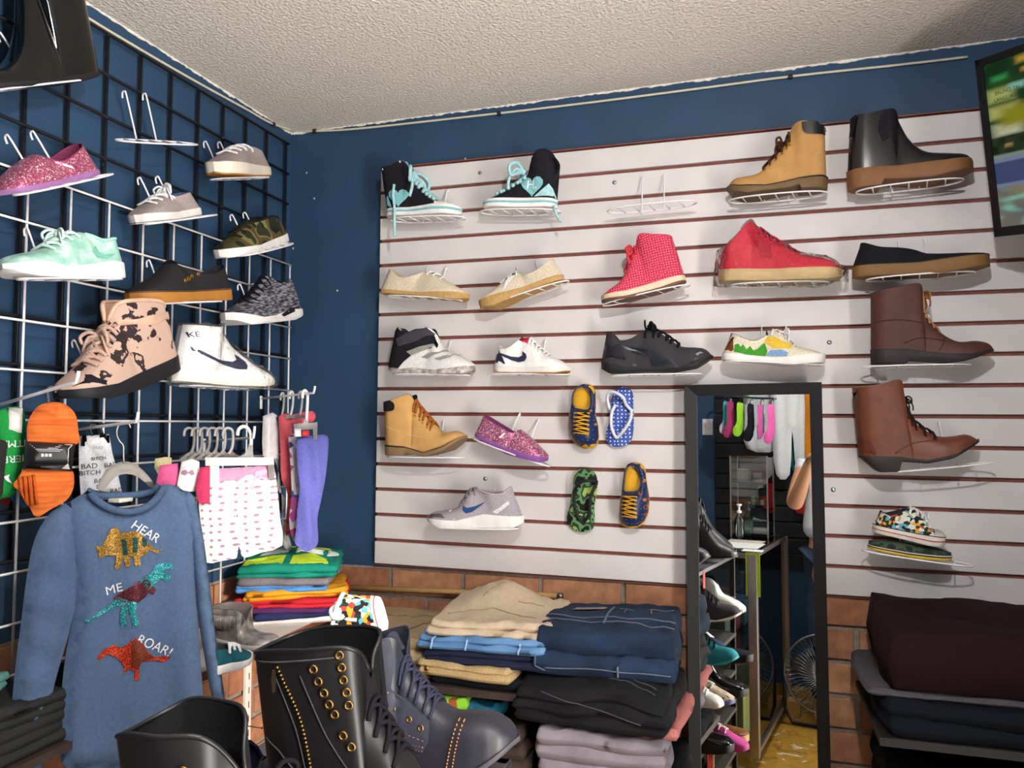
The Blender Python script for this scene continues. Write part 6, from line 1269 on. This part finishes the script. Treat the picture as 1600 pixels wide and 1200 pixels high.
# glass counter
alu = metalm('#b5aca6', .35); gls = glass('cabinet_glass', (.86, .93, .91), .9)
ca_ = mir(1180, 1171, 3.62); CXr = ca_.x+.0; gx0, gx1 = .62, 1.105; gy0, gy1 = -2.75, -1.78; gz = .97
gc = thing('glass_counter', 'glass display counter with aluminium posts beside the aisle', 'display case', ((gx0+gx1)/2, (gy0+gy1)/2, 0))
for x in (gx0, gx1):
    for y in (gy0, gy1): MB().bbox((x-.02, y-.02, .06), (x+.02, y+.02, gz), .002).build('post', alu, gc, False)
for z in (.06, gz-.02):
    for y in (gy0, gy1): MB().bbox((gx0, y-.012, z), (gx1, y+.012, z+.025), .002).build('rail', alu, gc, False)
    for x in (gx0, gx1): MB().bbox((x-.012, gy0, z), (x+.012, gy1, z+.025), .002).build('rail', alu, gc, False)
MB().box((gx1-.003, gy0, .085), (gx1+.001, gy1, gz-.02)).build('pane', gls, gc, False); MB().box((gx0, gy1-.003, .085), (gx1, gy1+.001, gz-.02)).build('pane', gls, gc, False); MB().box((gx0-.01, gy0-.01, gz+.005), (gx1+.01, gy1+.01, gz+.011)).build('glass_top', gls, gc, False)
MB().box((gx0, gy0, .085), (gx1-.05, gy1-.05, .1)).build('floor_board', mat('#b09a60', rough=.5), gc, False); MB().box((gx0+.02, gy0+.02, .5), (gx1-.02, gy1-.02, .506)).build('glass_shelf', gls, gc, False)
MB().box((gx0-.004, gy0, .06), (gx0, gy1, gz)).build('back_panel', mat('#3a3632', rough=.6), gc, False)
for k, (y, z, c, s) in enumerate(((-1.95, .1, '#c9b070', .2), (-2.25, .1, '#8a8378', .22), (-2.5, .1, '#b8a060', .2), (-2.0, .506, '#5a5a60', .14), (-2.3, .506, '#8a2f38', .12), (-2.55, .506, '#3f5a6a', .13))):
    b_x = thing('carton_box', ('tan carton at the front bottom of the glass counter', 'grey carton in the middle bottom of the glass counter', 'tan carton at the back bottom of the glass counter', 'dark box at the front of the counter\'s glass shelf', 'red box in the middle of the counter\'s glass shelf', 'blue box at the back of the counter\'s glass shelf')[k], 'box', (.85, y, z)); MB().bbox((.74, y-.1, z), (.74+s*1.5, y+.1, z+s), .004).build('carton', mat(c, rough=.7), b_x, False); MB().box((.73+s*.7, y-.1005, z), (.75+s*.8, y+.1005, z+s+.001)).build('tape', mat('#d0c2a0', rough=.4), b_x, False)
tg = thing('price_note', 'neon yellow paper note hanging over the counter corner', 'note', (gx1, gy1, gz)); MB().box((gx1-.03, gy1+.013, gz-.19), (gx1+.035, gy1+.0145, gz+.01)).build('note_sheet', mat('#c6e03a', rough=.6), tg, False); MB().box((gx1-.05, gy1-.06, gz+.013), (gx1+.04, gy1+.016, gz+.016)).build('white_card', mat('#d9d9dc', rough=.6), tg, False)
pp = thing('paper_sheet', 'white paper sheet lying on the glass counter', 'paper', (.95, -2.0, gz+.012)); MB().box((.86, -2.15, gz+.0115), (1.1, -1.9, gz+.0135)).build('sheet', mat('#d8d6d2', rough=.6), pp, False); MB().box((.9, -2.28, gz+.0115), (1.08, -2.16, gz+.0135)).build('sheet', mat('#bdb6aa', rough=.6), pp, False)
# glass tower on the counter
tx0, tx1, ty0, ty1, tz1 = .86, 1.06, -2.68, -2.48, 1.43
tw = thing('glass_tower', 'small glass cabinet standing on the counter', 'display case', (.96, -2.58, gz+.011)); 
for x in (tx0, tx1):
    for y in (ty0, ty1): MB().bbox((x-.004, y-.004, gz+.011), (x+.004, y+.004, tz1), .001).build('edge_post', alu, tw, False)
for z in (gz+.02, 1.13, 1.28, tz1-.006): MB().box((tx0, ty0, z), (tx1, ty1, z+.006)).build('glass_shelf', gls, tw, False)
MB().box((tx0, ty1-.002, gz+.02), (tx1, ty1, tz1)).build('pane', gls, tw, False); MB().box((tx1-.002, ty0, gz+.02), (tx1, ty1, tz1)).build('pane', gls, tw, False)
for k, (x, z, c) in enumerate(((.92, 1.286, '#e0d8d4'), (.99, 1.136, '#6aa0b8'), (.93, gz+.026, '#8fae9a'), (1.0, 1.286, '#b0584e'), (1.01, 1.136, '#c23a34'))):
    bxx = thing('small_box', ('white carton on the top shelf of the glass tower', 'blue carton on the middle shelf of the glass tower', 'green carton at the bottom of the glass tower', 'red framed card on the top shelf of the glass tower', 'red carton on the middle shelf of the glass tower')[k], 'box', (x, -2.56, z)); MB().bbox((x-.03, -2.6, z), (x+.03, -2.53, z+.07), .003).build('carton', mat(c, rough=.6), bxx, False); MB().box((x-.022, -2.5297, z+.02), (x+.022, -2.5287, z+.05)).build('printed_panel', mat('#d8d6d2', rough=.6), bxx, False)
bt = thing('pump_bottle', 'clear pump bottle on the counter before the glass tower', 'bottle', (.93, -2.36, gz+.011)); MB().lathe([(0, 0), (.026, 0), (.028, .01), (.028, .1), (.014, .125), (.012, .14), (0, .14)], Matrix.Translation((.93, -2.36, gz+.011)), 16).build('bottle_body', glass('bottle_plastic', (.8, .88, .86), .85), bt); MB().lathe([(.013, .138), (.013, .15), (.005, .152), (.005, .175), (.014, .178), (.014, .186), (0, .187)], Matrix.Translation((.93, -2.36, gz+.011)), 12).build('pump', wpl, bt)
# black slat wall with rail and hanging things on the front wall
bw = thing('black_slat_wall', 'black slatted panel on the wall behind the counter', 'display board', (.82, YF+.01, .9))
for k in range(12): MB().bbox((.60, YF+.012, .72+k*.1), (1.42, YF+.026, .72+k*.1+.088), .002).build('slat', mat('#17181b', rough=.35), bw, False)
MB().box((.60, YF+.002, .72), (1.42, YF+.012, 1.92)).build('backing', mat('#0c0c0d', rough=.6), bw, False)
sp_ = thing('light_switch', 'white wall switch on the blue wall by the black slats', 'switch', (.545, YF+.01, 1.64)); MB().bbox((.51, YF+.0, 1.57), (.58, YF+.008, 1.68), .003).build('plate', wpl, sp_, False); MB().bbox((.535, YF+.008, 1.61), (.555, YF+.013, 1.64), .002).build('rocker', wpl, sp_, False)
rl = thing('face_out_rail', 'curved chrome rail holding hanging socks', 'rail', (.70, YF+.05, 1.79)); rpts = catmull([Vector((.70, YF+.03, 1.80)), Vector((.74, -2.95, 1.81)), Vector((.92, -2.78, 1.78)), Vector((1.09, -2.62, 1.76))], 8); MB().tube(rpts, .007, 8).build('rail_tube', chrome, rl); MB().tube([Vector((.70, YF+.012, 1.80)), Vector((.70, YF+.03, 1.80))], .02, 10).build('flange', chrome, rl)
def hangcloth(name, label, cat, top, w, h, m, th=.03, group=None, nrm=(0, 1, 0), shape=None, parts=('cloth',)):
    t = thing(name, label, cat, top, group); N = Vector(nrm).normalized(); sx = Vector((0, 0, 1)).cross(N); pl = shape or [(-.5, 0), (.5, 0), (.55, -.5), (.5, -1), (-.5, -1), (-.55, -.5)]
    pl = [Vector((p[0]*w, p[1]*h)) for p in pl]; vv, ff, dist = fillpoly([Vector(v[:2]) for v in catmull([Vector((*p, 0)) for p in pl+[pl[0]]], 3)][:-1], .02); n = len(vv); fr_ = []; bk_ = []
    for v in vv:
        d = dist(Vector(v)); e = math.sqrt(min(1, d/(th*.9))); f = .006*math.sin(v[0]*90+2*noise.noise((v[1]*4, v[0]*5, w*9)))
        fr_.append(top+sx*v[0]+Vector((0, 0, v[1]))+N*(th/2*e+f)); bk_.append(top+sx*v[0]+Vector((0, 0, v[1]))-N*(th/2*e-f))
    MB().add(fr_+bk_, [tuple(f) for f in ff]+[tuple(i+n for i in f[::-1]) for f in ff]).build('cloth', m, t); 
    MB().tube(catmull([top+Vector((0, 0, -.01)), top+Vector((0, 0, .02)), top+Vector((.01, 0, .035)), top+Vector((.016, 0, .022))], 4), .0025, 5).build('hook', blk_r, t); return t
sockm = [pattern('teal_pink_socks', 'wave', [(.3, '#3aa8a8'), (.6, '#d85a7a'), (.8, '#d8d4d8')], 5, stretch=(1, 0, .6), detail=2.0), fabric('#a83a68'), fabric('#9fd63a'), fabric('#1c1c22'), pattern('pink_black_socks', 'wave', [(.4, '#c85a9a'), (.6, '#1c1c22'), (.8, '#bfcfcf')], 6, stretch=(1, 0, .5), detail=2.0), fabric('#d860a0')]
nm6 = ['teal and pink', 'berry pink', 'lime green', 'black', 'pink and black patterned', 'bubblegum pink']
for k in range(6):
    q = rpts[8+int(k*2.9)]; hangcloth('hanging_socks', nm6[k]+' socks hanging on the curved rail', 'socks', Vector((q.x, q.y, q.z-.04)), .05, .2+.02*(k % 2), sockm[k], .014, 'socks on the curved rail', (.3, 1, 0), [(-.4, 0), (.35, 0), (.4, -.55), (.85, -.78), (.75, -.98), (.1, -1), (-.35, -.8), (-.45, -.5)])
hangcloth('white_trousers', 'long white trousers hanging on the far wall', 'trousers', Vector((1.11, -3.12, 1.94)), .24, .62, fabric('#dcdcdc'), .04, None, (.1, 1, 0), [(-.45, 0), (.45, 0), (.5, -.5), (.42, -1), (.08, -1), (0, -.55), (-.1, -1), (-.45, -1), (-.5, -.5)])
hangcloth('white_shirt', 'white garment hanging behind the socks on the far wall', 'shirt', Vector((.92, -3.18, 1.9)), .2, .42, fabric('#cfcfcf'), .03, None, (.1, 1, 0))
hangcloth('orange_hoodie', 'orange garment hanging beside the white trousers', 'hoodie', Vector((1.27, -3.08, 1.92)), .15, .58, fabric('#c8791c'), .04, None, (0, 1, 0), [(-.3, 0), (.4, 0), (.5, -.3), (.45, -1), (-.5, -1), (-.45, -.5)])
hangcloth('teal_shirt', 'teal garment hanging behind the orange one', 'shirt', Vector((1.29, -3.18, 1.95)), .34, .66, fabric('#1c7a70'), .03, None, (0, 1, 0))
hangcloth('red_skirt', 'red garment hanging low below the teal one', 'skirt', Vector((1.19, -3.17, 1.28)), .14, .2, fabric('#a01f24'), .03, None, (0, 1, 0))
hangcloth('green_pack', 'small green and yellow bag at the top of the far wall', 'bag', Vector((.90, -2.95, 1.98)), .07, .14, pattern('green_yellow', 'wave', [(.5, '#3f9a2a'), (.7, '#d8c83a')], 5, stretch=(0, 0, 1), detail=0), .03, None, (0, 1, 0))
# floor fan
fc = mir(1288, 1037, 4.02); fc.z = .29; fn = thing('floor_fan', 'round black floor fan with wire guard near the counter', 'fan', (fc.x, fc.y, 0)); fdir = Vector((.12, 1, .15)).normalized(); fu = fdir.orthogonal().normalized(); fw_ = fdir.cross(fu); wirem = metalm('#8f9298', .3)
FRd = .2
def ringp(r, off_): return [fc+fdir*off_+(fu*math.cos(t*math.pi/18)+fw_*math.sin(t*math.pi/18))*r for t in range(36)]
MB().tube(ringp(FRd, 0), .006, 6, True).build('rim', wirem, fn)
g = MB()
for t in range(48):
    a = t*2*math.pi/48; d = fu*math.cos(a)+fw_*math.sin(a); d2 = fu*math.cos(a+.35)+fw_*math.sin(a+.35); g.tube([fc+fdir*.055+d*.045, fc+fdir*.05+d2*FRd*.6, fc+d2*FRd], .0014, 4); g.tube([fc-fdir*.06+d*.04, fc-fdir*.05+d*FRd*.7, fc+d*FRd], .0014, 4)
g.build('wire_guard', wirem, fn)
for t in range(3):
    a = t*2.094; rows_ = []
    for s in range(9):
        r = .035+.14*s/8; wdt = .5*math.sin(math.pi*min(1, .25+s/8*.75))+.12; rows_.append([fc+(fu*math.cos(a+w*wdt)+fw_*math.sin(a+w*wdt))*r+fdir*(.02*w) for w in (-1, -.5, 0, .5, 1)])
    MB().loft(rows_, False).build('blade', mat('#3a3f44', rough=.3), fn)
MB().lathe([(0, .06), (.035, .058), (.042, .03), (.042, -.09), (.03, -.12), (0, -.12)], Matrix.Translation(fc) @ fdir.to_track_quat('Z', 'Y').to_matrix().to_4x4(), 18).build('motor', mat('#1b1c1f', rough=.4), fn)
MB().tube([Vector((fc.x-.2, fc.y+.02, .1)), Vector((fc.x-.17, fc.y-.02, .012)), Vector((fc.x+.17, fc.y-.02, .012)), Vector((fc.x+.2, fc.y+.02, .1)), fc+Vector((.2, 0, 0))], .009, 8).build('stand', mat('#1b1c1f', rough=.4), fn); MB().tube([Vector((fc.x-.2, fc.y+.02, .1)), fc-Vector((.2, 0, 0))], .009, 8).build('stand', mat('#1b1c1f', rough=.4), fn)
wbk = thing('wood_block', 'small pale wood block on the floor behind the counter corner', 'block', (1.16, -2.66, 0)); MB().bbox((1.12, -2.7, 0), (1.19, -2.62, .09), .003).build('block', mat('#b58a4c', rough=.6), wbk, False); MB().box((1.119, -2.69, .04), (1.1205, -2.63, .05)).build('saw_mark', mat('#8a6434', rough=.8), wbk, False)
# ceiling lamp over the camera
LX, LY = 1.5, -1.72; Ml = Matrix.Translation((LX, LY, 0))
cl_ = thing('ceiling_lamp', 'bare bulb lamp on the ceiling', 'lamp', (LX, LY, 2.30)); MB().lathe([(0, 2.458), (.05, 2.458), (.05, 2.44), (.02, 2.42), (0, 2.42)], Ml, 18).build('ceiling_rose', wpl, cl_)
MB().lathe([(.016, 2.42), (.018, 2.39), (.014, 2.385), (0, 2.385)], Ml, 14).build('socket', wpl, cl_); MB().lathe([(.012, 2.386), (.018, 2.37), (.03, 2.335), (.031, 2.315), (.022, 2.293), (0, 2.285)], Ml, 16).build('bulb', glass('bulb_glass', (1, 1, 1), .97), cl_)
# ------------------------------------------------------------------ the person holding the camera phone (seen in the mirror)
def skinbody(name, pts, edges, radii, m, parent, root=0, sub=2):
    me = bpy.data.meshes.new(name); me.from_pydata([tuple(p) for p in pts], edges, []); o = bpy.data.objects.new(name, me); COL.objects.link(o)
    o.modifiers.new('skin', 'SKIN')
    bm = bmesh.new(); bm.from_mesh(me); lay = bm.verts.layers.skin.verify()
    for i, v in enumerate(bm.verts):
        r = radii[i]; v[lay].radius = (r, r) if not isinstance(r, tuple) else r; v[lay].use_root = (i == root)
    bm.to_mesh(me); bm.free(); s = o.modifiers.new('sub', 'SUBSURF'); s.levels = sub; s.render_levels = sub
    dg = bpy.context.evaluated_depsgraph_get(); me2 = bpy.data.meshes.new_from_object(o.evaluated_get(dg)); bpy.data.objects.remove(o)
    for p_ in me2.polygons: p_.use_smooth = True
    me2.materials.clear(); me2.materials.append(m); r = bpy.data.objects.new(name, me2); COL.objects.link(r); r.parent = parent; mi = frame_inv(parent); me2.transform(mi); return r
bxp = Vector((1.40, -2.62, 0)); skinm = mat('#b98765', rough=.55, var=.06, scale=12, bmp=.05)
pe = thing('person', 'person in white top and dark jeans holding up a phone', 'person', (bxp.x, bxp.y, 0))
b = bxp; el = Vector((1.2, -2.44, 1.16)); hn = Vector((1.315, -2.26, 1.42))
pts = [b+Vector((0, 0, .92)), b+Vector((0, 0, 1.08)), b+Vector((0, .01, 1.26)), b+Vector((0, .01, 1.38)), b+Vector((0, .02, 1.46)), b+Vector((0, .03, 1.53)), b+Vector((0, .03, 1.62)),
       b+Vector((-.16, .0, 1.37)), el, hn, b+Vector((.16, .0, 1.37)), b+Vector((.25, .05, 1.12)), b+Vector((.16, .22, 1.30)), b+Vector((.1, .36, 1.42)),
       b+Vector((-.09, 0, .86)), b+Vector((-.10, .02, .48)), b+Vector((-.10, -.02, .1)), b+Vector((-.10, .1, .04)), b+Vector((.09, 0, .86)), b+Vector((.10, .02, .48)), b+Vector((.10, -.02, .1)), b+Vector((.10, .1, .04))]
ed = [(0, 1), (1, 2), (2, 3), (3, 4), (4, 5), (5, 6), (3, 7), (7, 8), (8, 9), (3, 10), (10, 11), (11, 12), (12, 13), (0, 14), (14, 15), (15, 16), (16, 17), (0, 18), (18, 19), (19, 20), (20, 21)]
rad = [(.15, .11), (.135, .1), (.15, .11), (.14, .09), .055, .08, .075, .06, .047, .027, .06, .045, .038, .027, .085, .06, .042, .035, .085, .06, .042, .035]
skinbody('body', pts, ed, rad, skinm, pe)
skinbody('white_top', [b+Vector((0, 0, .95)), pts[1], pts[2], pts[3], pts[7], pts[7].lerp(el, .25), pts[10], pts[10].lerp(pts[11], .4)], [(0, 1), (1, 2), (2, 3), (3, 4), (4, 5), (3, 6), (6, 7)], [(.21, .15), (.19, .135), (.165, .122), (.15, .1), .07, .064, .07, .064], mat('#cfd2d8', rough=.9, var=.08), pe)
skinbody('tan_skirt', [b+Vector((0, 0, .98)), b+Vector((0, 0, .82)), b+Vector((0, 0, .68))], [(0, 1), (1, 2)], [(.16, .12), (.18, .14), (.175, .14)], fabric('#8f7a60'), pe)
skinbody('jeans', [b+Vector((0, 0, .95)), pts[14], pts[15], pts[16], pts[18], pts[19], pts[20]], [(0, 1), (1, 2), (2, 3), (0, 4), (4, 5), (5, 6)], [(.155, .12), .095, .072, .06, .095, .072, .06], denim('person_jeans', '#161f30', '#26344c'), pe)
skinbody('hair', [b+Vector((0, .01, 1.56)), b+Vector((0, .0, 1.66)), b+Vector((0, .03, 1.71))], [(0, 1), (1, 2)], [.078, .086, .06], mat('#2a1d18', rough=.6), pe)
for s, col_ in ((-1, '#8a5a40'),):
    f_ = b+Vector((0, .03, 1.6)); MB().lathe([(0, .02), (.012, .006), (.014, 0), (0, 0)], Matrix.Translation(f_+Vector((0, .072, 0))) @ Matrix.Rotation(-math.pi/2, 4, 'X'), 10).build('nose', skinm, pe)
    for sx_ in (-.03, .03): MB().lathe([(0, .006), (.009, .003), (.01, 0), (0, 0)], Matrix.Translation(f_+Vector((sx_, .068, .03))) @ Matrix.Rotation(-math.pi/2, 4, 'X'), 10).build('eye', mat('#2a2220', rough=.3), pe)
    MB().tube([f_+Vector((-.022, .07, -.04)), f_+Vector((0, .076, -.042)), f_+Vector((.022, .07, -.04))], .005, 6).build('mouth', mat('#9a5a50', rough=.5), pe)
ph = thing('phone', 'phone held up by the person', 'phone', (1.41, -2.16, 1.47)); MB().bbox((1.36, -2.172, 1.445), (1.50, -2.163, 1.475), .003).build('case', mat('#17171a', rough=.3), ph, False); MB().box((1.37, -2.1735, 1.449), (1.49, -2.172, 1.471)).build('screen', mat('#0c0d12', rough=.1, bmp=0), ph, False)
pd = (Vector((1.37, -2.168, 1.46))-hn)
for k in range(4):
    a0 = hn+Vector((-.012+.008*k, .01, .0-.006*k)); MB().tube(catmull([a0, a0+pd*.6+Vector((.0, -.02, -.01*k)), Vector((1.372+.016*k, -2.18, 1.444-.002*k)), Vector((1.374+.016*k, -2.168, 1.439)), Vector((1.376+.016*k, -2.158, 1.445))], 4), .008, 7).build('finger', skinm, pe)
MB().tube(catmull([hn, hn+Vector((.02, .02, .03)), Vector((1.362, -2.19, 1.478)), Vector((1.378, -2.176, 1.48))], 4), .0095, 7).build('thumb', skinm, pe)
skinbody('palm', [hn-Vector((.02, .04, .04)), hn, hn+pd*.5], [(0, 1), (1, 2)], [.026, (.032, .022), .024], skinm, pe, sub=1)
# street door frame
df = thing('door_1', None, None, (XR, DY0, 0)); df['kind'] = 'structure'
for y in (DY0, DY1): MB().bbox((XR-.02, y-.03, 0), (XR+.11, y+.03, DZ+.03), .004).build('jamb', wpl, df, False)
MB().bbox((XR-.02, DY0, DZ-.0), (XR+.11, DY1, DZ+.06), .004).build('lintel', wpl, df, False)
